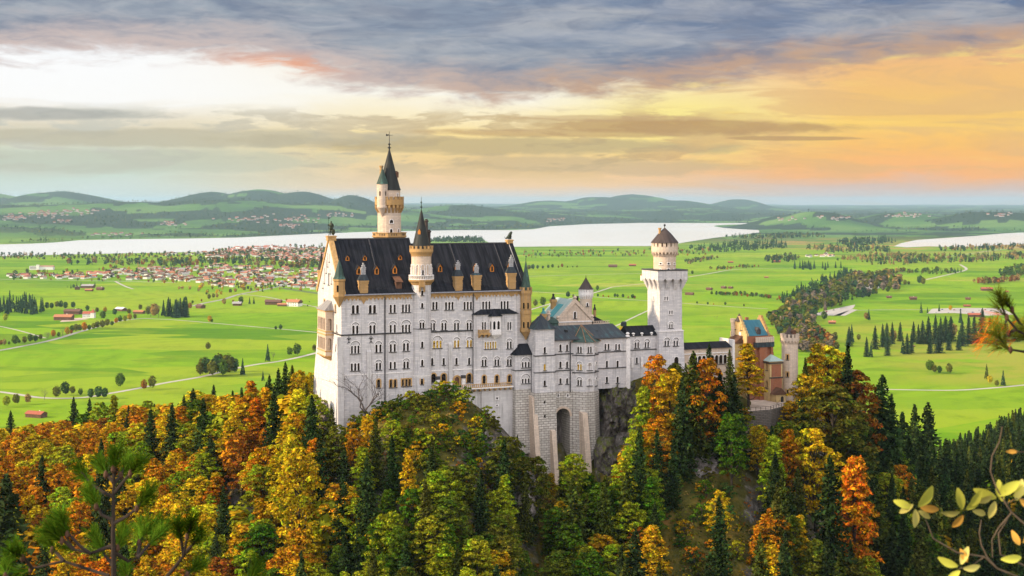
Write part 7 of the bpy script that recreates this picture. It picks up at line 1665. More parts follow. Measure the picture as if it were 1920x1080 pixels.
# ------------------------------------------------------------------ single trees out on the plain: column, row of the foot, height in rows, colour
def plain_trees(zone, group, rows):
    R = random.Random(len(rows) * 7 + len(zone))
    for (px, py, hp, col) in rows:
        x, y = G(px, py); kind = 'spruce' if col in ('spruce', 'farspruce', 'spruceolive') else 'bare' if col == 'grey' else 'broad'
        z = float(height(x, y)); put_tree(kind, x, y, z - .2, hp * y / F, col, zone, px, group, {'spruce': 1.15, 'bare': .8, 'broad': 1.15}[kind], R)
plain_trees('along the tree-lined road', 'avenue trees on the left', [(2, 648, 12, 'rust'), (8, 648, 14, 'tan'), (17, 647, 8, 'green'), (28, 648, 22, 'green'), (36, 644, 9, 'dark'), (46, 645, 16, 'olive'), (57, 643, 19, 'green'), (67, 642, 16, 'dark'), (76, 638, 13, 'olive'), (88, 637, 17, 'grey'), (91, 635, 13, 'grey'), (100, 633, 16, 'orange'), (110, 632, 11, 'green'), (117, 631, 18, 'grey'),
    (126, 629, 18, 'gold'), (134, 627, 10, 'rust'), (135, 623, 15, 'green'), (143, 623, 18, 'olive'), (149, 622, 16, 'olive'), (158, 622, 20, 'orange'), (167, 620, 13, 'green'), (175, 618, 14, 'olive'), (182, 617, 17, 'olive'), (192, 616, 18, 'olive'), (193, 600, 19, 'green'), (201, 613, 17, 'olive'), (210, 612, 12, 'green'), (218, 607, 13, 'orange'), (225, 605, 15, 'green'), (234, 604, 14, 'lime'), (243, 602, 16, 'gold'), (253, 599, 12, 'olive')])
plain_trees('near the white villa', 'trees by the villa', [(10, 603, 17, 'lime'), (88, 580, 15, 'dark'), (97, 580, 14, 'dark'), (107, 578, 15, 'olive'), (114, 578, 16, 'dark'), (123, 580, 16, 'dark'), (137, 579, 15, 'dark'), (147, 586, 9, 'dark'), (164, 584, 13, 'dark'), (182, 587, 12, 'olive'), (197, 587, 13, 'gold'), (215, 592, 15, 'dark'), (242, 590, 13, 'olive'), (263, 582, 13, 'olive')])
_r = random.Random(3)
plain_trees('in the dark grove at the left edge', 'spruce grove', [(_r.uniform(-4, 70), _r.uniform(574, 590), _r.uniform(24, 33), 'farspruce') for _ in range(26)] + [(77, 586, 30, 'farspruce'), (80, 583, 26, 'farspruce'), (62, 590, 24, 'farspruce')])
plain_trees('in the round grove beside the field track', 'field grove', [(_r.uniform(305, 351), _r.uniform(591, 599), _r.uniform(28, 37), 'farspruce') for _ in range(15)] + [(282, 594, 27, 'grey'), (290, 596, 30, 'tan'), (297, 596, 26, 'grey'), (278, 592, 20, 'olive'), (345, 578, 16, 'dark'), (356, 580, 14, 'rust')])
plain_trees('at the farm in the middle of the fields', 'farm trees', [(127, 539, 4, 'farspruce'), (133, 541, 9, 'farspruce'), (144, 541, 12, 'farspruce'), (152, 540, 12, 'farspruce'), (178, 537, 10, 'farspruce'), (138, 541, 9, 'dark')])
plain_trees('by the road towards the village', 'roadside trees by the village', [(348, 565, 10, 'dark'), (361, 570, 8, 'green'), (378, 566, 6, 'rust'), (392, 562, 12, 'olive'), (400, 560, 11, 'olive'), (407, 559, 10, 'tan'), (420, 572, 14, 'tan'), (437, 568, 7, 'tan'), (452, 571, 17, 'green'), (468, 570, 14, 'farspruce'), (476, 570, 14, 'farspruce'), (432, 550, 10, 'olive'), (442, 548, 8, 'tan'), (465, 543, 8, 'dark'), (480, 540, 8, 'olive'), (493, 538, 10, 'gold'), (507, 535, 8, 'olive'), (501, 567, 7, 'orange'), (537, 565, 6, 'orange'), (559, 565, 7, 'farspruce'), (577, 575, 4, 'dark'), (580, 567, 3, 'dark')])
plain_trees('in the open meadow left of the palace', 'meadow trees', [(393, 605, 15, 'gold'), (397, 605, 9, 'dark'), (517, 619, 9, 'dark'), (526, 619, 12, 'dark'), (390, 657, 17, 'olive'), (376, 706, 30, 'olive'), (388, 705, 38, 'dark'), (398, 707, 34, 'olive'), (408, 704, 42, 'dark'), (418, 706, 36, 'green'), (428, 704, 44, 'olive'), (438, 702, 34, 'dark'), (382, 700, 34, 'olive'), (412, 698, 40, 'olive'), (455, 703, 33, 'farspruce'), (502, 678, 34, 'farspruce'), (512, 675, 18, 'grey'), (543, 668, 20, 'green'), (557, 668, 27, 'green'), (493, 714, 20, 'farspruce'), (590, 661, 17, 'olive'), (225, 728, 32, 'green')])
plain_trees('along the lower road behind the wood', 'trees along the lower road', [(83, 750, 24, 'grey'), (106, 748, 26, 'olive'), (122, 742, 29, 'dark'), (136, 740, 18, 'olive'), (151, 742, 16, 'green'), (170, 748, 22, 'dark'), (185, 748, 27, 'dark'), (196, 748, 24, 'dark'), (285, 730, 28, 'olive'), (270, 732, 22, 'rust'), (30, 760, 24, 'olive'), (52, 758, 22, 'tan'), (12, 764, 24, 'lime')])
plain_trees('around the pasture right of the ridge', 'pasture trees', [(1545.6, 601, 20, 'green'), (1624, 600, 16, 'tan'), (1629, 600, 22, 'farspruce'), (1727, 587, 21, 'farspruce'), (1739, 587, 12, 'farspruce'), (1761, 584, 15, 'farspruce'), (1782, 583, 12, 'gold'), (1610, 639, 14, 'olive'), (1744, 699, 27, 'green'), (1752, 700, 18, 'olive'), (1762, 701, 17, 'dark'), (1780, 701, 22, 'olive'), (1850, 711, 30, 'spruceolive'), (1856, 720, 18, 'yellow'), (1881, 723, 31, 'farspruce'), (1869, 725, 14, 'olive'), (1675, 642, 25, 'tan'), (1787, 633, 28, 'tan'), (1725, 534, 20, 'dark'), (1731, 535, 16, 'olive'), (1697, 535, 12, 'olive'), (1704, 535, 9, 'olive')])
plain_trees('in the tall row across the pasture', 'tall spruce row', [(px, py, hp, 'farspruce') for px, py, hp in ((1597, 642, 35), (1590, 650, 30), (1592, 649, 38), (1625, 669, 38), (1633, 670, 28), (1641, 655, 45), (1655, 651, 45), (1664, 667, 42), (1663, 649, 45), (1673, 645, 42), (1688, 640, 37), (1693, 664, 33), (1701, 664, 40), (1709, 662, 38), (1713, 642, 40), (1722, 645, 38), (1730, 645, 45), (1741, 645, 52), (1744, 663, 38), (1754, 645, 55), (1760, 662, 52), (1764, 642, 48), (1773, 642, 50), (1779, 657, 40), (1783, 640, 48), (1798, 657, 38), (1804, 649, 50), (1801, 606, 28), (1816, 645, 55), (1827, 643, 52), (1842, 642, 65), (1856, 645, 50), (1870, 642, 46), (1886, 640, 44), (1902, 640, 48), (1916, 638, 40))])
plain_trees('on the fields behind the bower', 'field trees behind the bower', [(1004, 576, 16, 'olive'), (1018, 576, 22, 'green'), (1065, 559, 14, 'dark'), (1075, 558, 7, 'olive'), (1120, 545, 11, 'green'), (1121, 557, 7, 'dark'), (1131, 557, 5, 'rust'), (1141, 558, 5, 'orange'), (1153, 558, 9, 'dark'), (1158, 558, 8, 'dark'), (1168, 559, 9, 'dark'), (1186, 561, 11, 'dark'), (1190, 561, 8, 'rust'), (1178, 560, 6, 'tan'), (992, 507, 12, 'olive'), (999, 506, 12, 'dark'), (1008, 505, 9, 'dark'), (1018, 505, 8, 'dark'), (1028, 504, 9, 'dark'), (1036, 503, 9, 'dark'), (1047, 503, 6, 'olive'), (1054, 502, 9, 'rust'), (1064, 502, 4, 'dark'), (1074, 502, 4, 'dark'), (1082, 502, 5, 'olive'), (1298, 515, 9, 'green'), (1307, 570, 6, 'dark'), (1327, 572, 7, 'dark'), (1338, 572, 4, 'orange'), (1360, 573, 8, 'dark'), (1395, 575, 6, 'olive'), (1165, 622, 12, 'gold'), (1178, 620, 9, 'lime')])
plain_trees('in the spruce clump on the far plain', 'far plain spruces', [(_r.uniform(1488, 1580), _r.uniform(502, 507), _r.uniform(12, 18), 'farspruce') for _ in range(20)] + [(1790, 510, 9, 'farspruce'), (1796, 510, 10, 'farspruce'), (1802, 510, 9, 'farspruce')])
plant_all()
give_labels()
print('TREES', CNT)

# ------------------------------------------------------------------ houses and barns on the plain
def house_mesh(w_=9.0, l_=12.0, hw=5.2, pitch=.52, wood=False):
    b = MB(); a, c = w_ / 2, l_ / 2; zr = hw + a * pitch
    b.ext_y([(-a, -1.0), (a, -1.0), (a, hw), (0, zr), (-a, hw)], -c, c, 2 if wood else 0)
    if not wood:
        for s_ in (-1, 1): b.ext_y([(-a * .98, hw * .62), (a * .98, hw * .62), (a * .98, hw - .05), (0, zr - .15), (-a * .98, hw - .05)], s_ * c - .06, s_ * c + .06, 2)
        for s_ in (-1, 1):
            for y in (-c * .6, -c * .2, c * .2, c * .6):
                for z in (1.0, 3.3): b.box(s_ * a - .05, s_ * a + .05, y - .5, y + .5, z, z + 1.2, 3)
    e = .9
    for s_ in (-1, 1):
        q = [(s_ * (a + e), hw - e * pitch), (s_ * (a + e), hw - e * pitch + .35), (0, zr + .35), (0, zr + .001)]
        b.ext_y(q if s_ > 0 else q[::-1], -c - e, c + e, 1)
    b.box(a * .3, a * .3 + .8, -c * .3, -c * .3 + .8, hw, zr + .9, 0)
    return b.mesh('house', [M['wallwhite'], M['tint'], M['timber'], M['glass']], uv=False)
HM = [house_mesh(), house_mesh(11, 16, 5.6, .45), house_mesh(8, 10, 4.8, .6)]; BM = [house_mesh(11, 22, 4.4, .45, True), house_mesh(7, 10, 3.0, .5, True)]
ROOF = {'red': (.38, .11, .06, 1), 'orange': (.44, .18, .085, 1), 'brown': (.15, .075, .05, 1), 'dark': (.09, .065, .06, 1), 'pinkish': (.42, .22, .17, 1), 'grey': (.34, .32, .31, 1), 'white': (.7, .7, .7, 1)}
def put_house(me, px, py, rot, col, label, group, sc=1.0, name='house', cat='house'):
    x, y = G(px, py); o = bpy.data.objects.new(name, me); COL.objects.link(o); o.location = (x, y, float(height(x, y))); o.rotation_euler = (0, 0, rot); o.scale = (sc,) * 3; o.color = ROOF[col]
    tag(o, label, cat, group); return o
def build_village():
    R = random.Random(17); cols = ['red', 'pinkish', 'orange', 'brown', 'dark', 'pinkish', 'grey']; W_ = {'grey': 'grey', 'red': 'red', 'orange': 'orange', 'brown': 'brown', 'dark': 'dark', 'pinkish': 'faded pink'}
    A = [(15, 522), (15, 517), (120, 516), (180, 512), (250, 505), (330, 502), (400, 498), (470, 500), (540, 502), (600, 508), (600, 545), (520, 535), (470, 538), (420, 540), (390, 532), (330, 527), (200, 525)]
    B = [(385, 488), (395, 474), (430, 466), (500, 463), (560, 466), (610, 466), (612, 494), (560, 492), (500, 484), (440, 480)]
    done = []
    def add(poly, n, where, tries=9000, sep=6.2):
        k = 0; xs = [a for a, _ in poly]; ys = [b for _, b in poly]
        for _ in range(tries):
            if k >= n: break
            px, py = R.uniform(min(xs), max(xs)), R.uniform(min(ys), max(ys))
            if not in_poly(px, py, poly) or any(abs(px - a) < sep and abs(py - b) < 2.0 for a, b in done): continue
            done.append((px, py)); c = R.choice(cols); k += 1
            put_house(R.choice(HM), px, py, R.uniform(-.5, .5) + (math.pi / 2 if R.random() < .45 else 0), c, 'small white house, %s roof, in the %s' % (W_[c], where), '%s-roofed houses of the %s' % (W_[c], where), R.uniform(.9, 1.2))
        return k
    n1 = add(A, 165, 'near village on the plain'); n2 = add(B, 105, 'village by the lake shore', sep=4.5)
    n3 = add([(300, 480), (300, 477), (400, 474), (400, 478)], 12, 'row left of the lake village', sep=5)
    n4 = add([(1508, 484), (1510, 479), (1555, 477), (1565, 482)], 9, 'hamlet on the far plain', sep=4.5)
    b = MB()
    for poly, n in ((A, 130), (B, 190)):
        xs = [a for a, _ in poly]; ys = [c for _, c in poly]; k = 0
        while k < n:
            px, py = R.uniform(min(xs), max(xs)), R.uniform(min(ys), max(ys))
            if not in_poly(px, py, poly) or any(abs(px - a) < 3.2 and abs(py - c) < 1.2 for a, c in done): continue
            done.append((px, py)); k += 1; x, y = G(px, py); m_ = R.choice(HM[:3]); q = MB(); w2, l2, h2 = R.uniform(4.5, 6.5), R.uniform(5, 9), R.uniform(4.5, 6.5); c = R.choice((1, 1, 2))
            q.box(-w2, w2, -l2, l2, -1, h2, 0); q.ext_y([(-w2 - 1, h2 - .4), (w2 + 1, h2 - .4), (0, h2 + w2 * .55)], -l2 - 1, l2 + 1, c); b.join(q, Matrix.Translation((x, y, 0)) @ Matrix.Rotation(R.uniform(-.4, .4) + R.choice((0, 1.57)), 4, 'Z'))
    solo('village_houses', b, [M['wallwhite'], plain('village red roofs', (.34, .13, .085), .9, .3, .02), plain('village brown roofs', (.14, .08, .055), .9, .3, .02)], 'smaller houses packed between the others in both villages', 'houses', kind='stuff')
    print('HOUSES', n1, n2, n3, n4)
build_village()
for px, py, wpx_, mi, rot, col, lab in ((165, 540, 22, 0, 1.5, 'grey', 'long grey-roofed barn of the farm amid the left fields'), (167, 546, 14, 0, 1.4, 'orange', 'low orange-roofed shed in front of the long grey barn'), (188, 544, 12, 1, 1.2, 'brown', 'brown wooden barn at the right end of the field farm'), (145, 543, 13, 1, .3, 'dark', 'dark wooden barn among the spruces of the field farm'),
        (137, 589, 30, 0, 1.45, 'brown', 'long brown-roofed stable behind the white villa'), (120, 600, 33, 0, 1.5, 'orange', 'long orange-roofed riding stable by the sandy yard'), (227, 583, 22, 0, .9, 'white', 'big brown barn with a pale roof right of the villa'), (261, 588, 20, 0, 1.3, 'orange', 'orange-roofed barn beside the round grove'),
        (376, 578, 15, 1, .9, 'brown', 'brown barn at the road bend'), (445, 573, 15, 1, 1.5, 'grey', 'red shed with a grey roof beside the green tree'), (513, 571, 29, 0, 1.5, 'brown', 'long red-brown barn of the farm nearest the palace'), (530, 574, 18, 0, 1.4, 'orange', 'low orange-roofed shed between barn and farmhouse'), (1149, 501, 16, 0, 1.5, 'brown', 'long brown barn left of the square tower top'), (1186, 499, 13, 0, 1.5, 'red', 'red-roofed barn just left of the square tower top'),
        (1437, 521, 8, 0, 1.3, 'red', 'red-roofed farmhouse alone on the plain right of the square tower'), (1357, 541, 9, 1, .7, 'brown', 'left of two brown huts right of the square tower'), (1370, 541, 8, 1, .7, 'brown', 'right of two brown huts right of the square tower'), (1293, 553, 15, 0, 1.1, 'brown', 'brown barn touching the right side of the square tower'), (1330, 544, 10, 1, .9, 'brown', 'brown hut behind the hedge near the square tower'), (1560, 607, 12, 1, 1.5, 'orange', 'orange-brown hay barn in the pasture below the car park'),
        (1667, 559, 9, 1, 1.4, 'brown', 'brown hay hut at the right end of the river wood'), (1712, 562, 12, 1, 1.5, 'brown', 'brown hay barn in the field above the road'), (1850, 545, 20, 0, 1.5, 'red', 'long red-roofed barn on the far right fields'), (1815, 562, 9, 1, 1.2, 'brown', 'small brown hut beside a bush on the right fields'), (1888, 548, 6, 1, 1.2, 'red', 'tiny red-roofed hut right of the long barn'), (1890, 510, 7, 1, 1.2, 'red', 'tiny red hut near the right edge wood'),
        (1370, 493, 10, 0, 1.4, 'red', 'red-roofed farm near the far hedge'), (1457, 492, 12, 0, 1.5, 'red', 'low red-roofed barn right of the far hedge farm'), (1813, 575, 12, 0, 1.5, 'red', 'red-roofed inn behind the car park'), (1827, 594, 22, 0, 1.5, 'red', 'red-roofed hall hidden behind the tall spruces'), (1713, 650, 5, 1, .5, 'orange', 'small orange hut beneath the tall spruce row'), (68, 782, 36, 0, 1.2, 'red', 'big red-roofed house among trees behind the left wood')):
    me = BM[mi]; put_house(me, px, py, rot, col, lab, None, wpx_ * G(px, py)[1] / F / (22, 10)[mi], 'barn', 'barn')
put_house(HM[1], 552, 574, 1.2, 'orange', 'large orange-roofed farmhouse left of the palace gable', None, 1.55, 'farmhouse', 'farmhouse')
def special_buildings():
    x, y = G(167, 596); t = thing('villa', 'white villa with red roofs and a small pointed tower beside the sandy yard', 'villa', (x, y, 0), 0, False); s = y / F; rt = M['tint']
    b = MB(); b.box(x - 11 * s, x + 5 * s, y - 4, y + 6, 0, 8 * s); b.box(x + 4 * s, x + 11 * s, y - 5, y + 5, 0, 10 * s); part('wall', b, M['wallwhite'], t)
    b = MB(); b.ext_x([(y - 5, 8 * s), (y + 7, 8 * s), (y + 1, 12.5 * s)], x - 11.5 * s, x + 4 * s); o = part('roof', b, rt, t); o.color = ROOF['red']
    b = MB(); b.pyramid([(x + 3.5 * s, y - 5.6), (x + 11.5 * s, y - 5.6), (x + 11.5 * s, y + 5.6), (x + 3.5 * s, y + 5.6)], 10 * s, (x + 7.5 * s, y, 17 * s)); o = part('tower_roof', b, rt, t); o.color = ROOF['red']
    b = MB()
    for k in range(6): b.box(x - 10 * s + k * 2.4 * s, x - 9.2 * s + k * 2.4 * s, y - 4.06, y - 3.95, 2 * s, 4 * s); b.box(x - 10 * s + k * 2.4 * s, x - 9.2 * s + k * 2.4 * s, y - 4.06, y - 3.95, 5 * s, 7 * s)
    part('window', b, M['glass'], t)
    def church(px, py, hs, label, nave=2.4, wide=.34, k=1.0):
        x, y = G(px, py); z = float(height(x, y)); H = hs * y / F; w2 = H * .12 * k; t = thing('church', label, 'church', (x, y, z), .3, False)
        b = MB(); b.box(x - w2, x + w2, y - w2, y + w2, z - 1, z + H * .72); part('tower', b, M['wallwhite'], t)
        b = MB(); b.pyramid([(x - w2 * 1.1, y - w2 * 1.1), (x + w2 * 1.1, y - w2 * 1.1), (x + w2 * 1.1, y + w2 * 1.1), (x - w2 * 1.1, y + w2 * 1.1)], z + H * .72, (x, y, z + H)); o = part('spire', b, M['tint'], t); o.color = ROOF['red']
        b = MB(); b.box(x + w2, x + w2 + H * .75, y - H * .18, y + H * .18, z - 1, z + H * wide); part('nave', b, M['wallwhite'], t)
        b = MB(); b.ext_x([(y - H * .21, z + H * wide), (y + H * .21, z + H * wide), (y, z + H * (wide + .26))], x + w2, x + w2 + H * .78); o = part('roof', b, M['tint'], t); o.color = ROOF['red']
    church(386, 513, 13, 'white church with red roof in the middle of the near village'); church(510, 468, 11, 'church with broad red roof above the lake village', wide=.4); church(1204, 526, 13, 'white chapel with red roof left of the square tower', wide=.5, k=1.6)
    x, y = G(77, 506); t = thing('hotel', 'long white flat-roofed hotel in the meadow near the lake', 'hotel', (x, y, 0), 0, False); s = y / F
    b = MB(); b.box(x - 22 * s, x - 6 * s, y, y + 14, 0, 7 * s); b.box(x - 6 * s, x + 22 * s, y + 3, y + 18, 0, 6 * s); b.box(x - 9 * s, x - 4 * s, y - 1, y + 5, 0, 9.5 * s); part('wall', b, M['wallwhite'], t)
    b = MB(); b.ext_x([(y + 2, 6 * s), (y + 19, 6 * s), (y + 10, 8 * s)], x - 5.8 * s, x + 22.5 * s); o = part('roof', b, M['tint'], t); o.color = ROOF['pinkish']
    b = MB()
    for z in (1.5, 3.6, 5.4): b.box(x - 21 * s, x - 7 * s, y - .1, y + .1, z * s, (z + .9) * s)
    part('window', b, M['glass'], t)
special_buildings()
# hamlets across the lake: a mass of tiny houses
def hamlets():
    rs = np.random.RandomState(8); b = MB()
    for px, py, n, w_, h_ in ((85, 402, 60, 50, 8), (150, 398, 60, 60, 8), (20, 408, 40, 34, 8), (118, 415, 24, 40, 4), (320, 420, 26, 40, 6), (470, 410, 60, 60, 8), (560, 412, 50, 50, 7), (545, 424, 26, 30, 4), (640, 405, 30, 40, 6), (1040, 412, 30, 30, 5), (1560, 410, 24, 40, 6), (1690, 404, 40, 50, 6), (1880, 404, 24, 30, 5), (1480, 412, 16, 30, 5), (230, 440, 22, 90, 3)):
        for _ in range(int(n * .62)):
            p, q = px + rs.normal() * w_ / 2.6, py + rs.normal() * h_ / 2.6
            lo, hi = 5000.0, 20000.0
            Ys = np.linspace(6000, 19000, 260); Xs = (p - CX) / F * Ys; rows = HY + (CAMZ - height(Xs, Ys)) * F / Ys; i = int(np.argmax(rows < q)); y = Ys[i]; x = (p - CX) / F * y; z = float(height(np.array([x]), np.array([y]))[0])
            if i == 0: continue
            w2, l2, h2 = rs.uniform(6, 10), rs.uniform(6, 11), rs.uniform(6, 9); c = [1, 1, 2, 2, 1][rs.randint(5)]
            b.box(x - w2, x + w2, y - l2, y + l2, z - 2, z + h2 * .62, 0); b.ext_x([(y - l2 - 1, z + h2 * .62), (y + l2 + 1, z + h2 * .62), (y, z + h2 * 1.25)], x - w2 - 1, x + w2 + 1, c)
    solo('distant_hamlets', b, [plain('distant walls', (.46, .45, .42), .9, .2, .02), plain('distant red roofs', (.24, .10, .07), .9, .2, .02), plain('distant brown roofs', (.13, .09, .075), .9, .2, .02)], 'scattered tiny houses of the hamlets beyond the lake', 'houses', kind='stuff')
hamlets()

# ------------------------------------------------------------------ people, cows, cars
def person_mesh(seed, shirt, legs):
    r = random.Random(seed); s = r.uniform(-.1, .1)
    J = {'hip': (0, 0, .92, .13), 'waist': (0, 0, 1.08, .125), 'chest': (0, 0, 1.32, .15), 'neck': (0, 0, 1.5, .055), 'head': (0, -.015, 1.63, .095), 'top': (0, 0, 1.72, .07), 'ls': (-.19, 0, 1.43, .06), 'le': (-.25, .02, 1.17, .048), 'lh': (-.25, -.08, .93, .04), 'rs': (.19, 0, 1.43, .06), 're': (.26, .0, 1.17, .048), 'rh': (.2, -.14, .98, .04),
         'lk': (-.1, -.02 + s, .5, .075), 'la': (-.11, .02 + s, .08, .05), 'lt': (-.12, -.12 + s, .04, .04), 'rk': (.1, -.02 - s, .5, .075), 'ra': (.11, .02 - s, .08, .05), 'rt': (.12, -.12 - s, .04, .04)}
    me = figure('person', J, [('hip', 'waist'), ('waist', 'chest'), ('chest', 'neck'), ('neck', 'head'), ('head', 'top'), ('chest', 'ls'), ('ls', 'le'), ('le', 'lh'), ('chest', 'rs'), ('rs', 're'), ('re', 'rh'), ('hip', 'lk'), ('lk', 'la'), ('la', 'lt'), ('hip', 'rk'), ('rk', 'ra'), ('ra', 'rt')], M['skin'])
    me.materials.append(shirt); me.materials.append(legs); me.materials.append(M['hair'])
    for p in me.polygons:
        z = p.center.z; p.material_index = 3 if z > 1.68 or (z > 1.58 and p.center.y > .02) else 0 if z > 1.5 else 1 if z > .98 and not (abs(p.center.x) > .16 and z < 1.02) else 2 if z > .1 else 3
    return me
M['skin'] = plain('skin', (.48, .28, .19), .6, .1); M['hair'] = plain('dark hair', (.03, .02, .015), .7, .2)
cloth = [plain('red jacket', (.35, .03, .03)), plain('dark blue jacket', (.03, .04, .10)), plain('white shirt', (.7, .7, .7)), plain('dark trousers', (.03, .03, .04)), plain('blue jeans', (.05, .08, .16))]
for i, (px, Y, sh, tr, lab) in enumerate(((1244, 377, 0, 3, 'person in a red jacket standing at the foot of the square tower'), (1268, 381, 1, 3, 'person in dark clothes standing by the square tower portal'), (1271, 380, 2, 4, 'person in a white shirt and jeans beside the square tower portal'), (1522, 408, 2, 3, 'person in a white shirt on the lookout terrace right of the gate tower'), (1526, 408, 1, 3, 'person in a dark jacket on the lookout terrace right of the gate tower'))):
    x, y, z = at_px(px, Y)
    if px > 1500: z = P(1524, 717, 408)[2] + .3
    o = bpy.data.objects.new('person', person_mesh(i, cloth[sh], cloth[tr])); COL.objects.link(o); o.location = (x, y, z); o.rotation_euler = (0, 0, i * 1.3); tag(o, lab, 'person', 'visitors')
x, y, z = P(1524, 717, 408); b = MB(); b.lathe((x, y + 1), [(3.6, z - 14), (3.4, z)], 14); b.lathe((x, y + 1), [(3.4, z + .001), (3.4, z + .3)], 14, 1); solo('lookout_terrace', b, [M['rustic'], M['court']], 'small pale lookout terrace among yellow trees right of the gate tower', 'terrace')
J = {'mid': (0, 0, 1.0, .36), 'rump': (-.8, 0, 1.05, .33), 'chest': (.7, 0, .98, .36), 'neck': (1.05, 0, .95, .2), 'head': (1.4, 0, .6, .17), 'muz': (1.6, 0, .38, .11), 'a': (.65, .22, .5, .1), 'a2': (.68, .22, .04, .07), 'b': (.65, -.22, .5, .1), 'b2': (.6, -.22, .04, .07), 'c': (-.75, .22, .62, .14), 'c1': (-.88, .22, .38, .08), 'c2': (-.82, .22, .04, .07), 'd': (-.75, -.22, .62, .14), 'd1': (-.86, -.22, .38, .08), 'd2': (-.8, -.22, .04, .07), 't': (-1.15, 0, 1.15, .05), 't2': (-1.25, 0, .5, .04)}
cowm = figure('cow', J, [('mid', 'rump'), ('mid', 'chest'), ('chest', 'neck'), ('neck', 'head'), ('head', 'muz'), ('chest', 'a'), ('a', 'a2'), ('chest', 'b'), ('b', 'b2'), ('rump', 'c'), ('c', 'c1'), ('c1', 'c2'), ('rump', 'd'), ('d', 'd1'), ('d1', 'd2'), ('rump', 't'), ('t', 't2')], plain('brown and white hide', (.25, .17, .12), .9, .6, 1.2))
for i, (px, py, w_) in enumerate(((1322, 595, 'leftmost'), (1332, 594.5, 'second from the left'), (1339, 595, 'third from the left'), (1343, 597, 'second from the right'), (1345, 594, 'rightmost'))):
    x, y = G(px, py); o = bpy.data.objects.new('cow', cowm); COL.objects.link(o); o.location = (x, y, 0); o.rotation_euler = (0, 0, i * 1.7); tag(o, 'grazing cow on the field right of the square tower, ' + w_, 'cow', 'grazing cows')
def car_mesh():
    b = MB(); b.ext_y([(-2.1, .35), (2.1, .35), (2.15, .8), (1.2, .95), (-2.1, 1.0)], -.85, .85, 0); b.ext_y([(-1.75, .99), (.95, .96), (.45, 1.45), (-1.3, 1.48)], -.74, .74, 1)
    b.box(-1.25, .35, -.7, .7, 1.47, 1.53, 0)
    for x in (-1.3, 1.3):
        for y in (-.8, .8):
            q = MB(); q.lathe((0, 0), [(.33, -.1), (.33, .1)], 10, 2); b.join(q, Matrix.Translation((x, y, .33)) @ Matrix.Rotation(math.pi / 2, 4, 'X'))
    return b.mesh('parked_car', [M['tint'], M['glass'], M['iron']], uv=False)
carm = car_mesh(); cc = [('white', (.75, .75, .75, 1)), ('blue', (.05, .10, .4, 1)), ('silver', (.45, .46, .48, 1)), ('red', (.4, .03, .03, 1)), ('black', (.03, .03, .03, 1))]
for i in range(16):
    R = random.Random(i); lot = i < 11; px = 1755 + i * 11.5 if lot else 1524 + (i - 11) * 13; py = R.uniform(580, 588) if lot else 590 - (i - 11) * 2.6; n_, c = cc[i % 5]; x, y = G(px, py)
    o = bpy.data.objects.new('parked_car', carm); COL.objects.link(o); o.location = (x, y, .24); o.rotation_euler = (0, 0, .3 + R.random() * .3 + (1.57 if i % 3 else 0)); o.color = c
    k = i // 5 if lot else 9
    tag(o, '%s car parked on the %s' % (n_, 'right car park' + ('', ', second of its colour from the left', ', third of its colour from the left')[min(k, 2)] if lot else 'left car park by the river wood'), 'car', 'parked cars')

# ------------------------------------------------------------------ plants close to the camera
def needles(V, p, d, n, L, rs, spread=.8, w_=.0021):
    """brush of needles round the end of a twig"""
    d = np.array(d) / np.linalg.norm(d)
    for _ in range(n):
        t = rs.rand(); o = np.array(p) + d * t * L * 1.5; r = rs.normal(size=3); r -= d * r.dot(d); r /= np.linalg.norm(r); q = d * (1 - spread * .45) + r * spread * rs.uniform(.55, 1); q /= np.linalg.norm(q); l_ = L * rs.uniform(.75, 1.1)
        s_ = np.cross(q, rs.normal(size=3)); s_ /= np.linalg.norm(s_); s_ *= w_
        V += [o - s_, o + s_, o + s_ * .4 + q * l_, o - s_ * .4 + q * l_]
M['cone'] = plain('pine cones', (.09, .045, .025), .8, .3, 30)
def pine(name, label, Y, trunk, branches, seed, base, lenpx=44, dens=150, extra=()):
    rs = np.random.RandomState(seed); t = thing(name, label, 'tree', base, 0, False); tr = MB(); tw = MB(); V = []; Co = MB()
    W = lambda q, dy=0.0: P(q[0], q[1], Y + dy)
    tr.tube([base] + [W(q) for q in trunk], [.035] + [.021 * (1 - .8 * i / max(1, len(trunk) - 1)) for i in range(len(trunk))], 7)
    for br in branches:
        dy = rs.uniform(-.35, .35); pts = [W(q, dy * (i / (len(br) - 1))) for i, q in enumerate(br)]
        tw = MB(); tw.tube(pts, [.013 * (1 - .55 * i / (len(pts) - 1)) for i in range(len(pts))], 6); part('branch', tw, M['bark'], t)
        L = lenpx * Y / F
        for i in range(len(pts) - 1, max(len(pts) - 3, -1), -1):
            d = np.array(pts[i]) - np.array(pts[i - 1]) if i else np.array(pts[1]) - np.array(pts[0]); dn = d / np.linalg.norm(d)
            needles(V, np.array(pts[i]) - dn * L * (1.0 if i == len(pts) - 1 else .2), dn, dens if i == len(pts) - 1 else int(dens * .5), L, rs, .68)
        e = Vector(pts[-1]); 
        Co = MB()
        if rs.rand() < .6: Co.lathe((pts[-2][0], pts[-2][1] - .02), [(.004, pts[-2][2] - .03), (.016, pts[-2][2] - .012), (.013, pts[-2][2] + .012), (.003, pts[-2][2] + .025)], 7); part('cone', Co, M['cone'], t)
    part('trunk', tr, M['bark'], t)
    me = rawmesh('needles', np.array(V) - np.array(base), M['needle']); o = bpy.data.objects.new('needles', me); COL.objects.link(o); o.parent = t.o; o.color = (.07, .135, .009, 1)
    return t, o
gz = 195.0
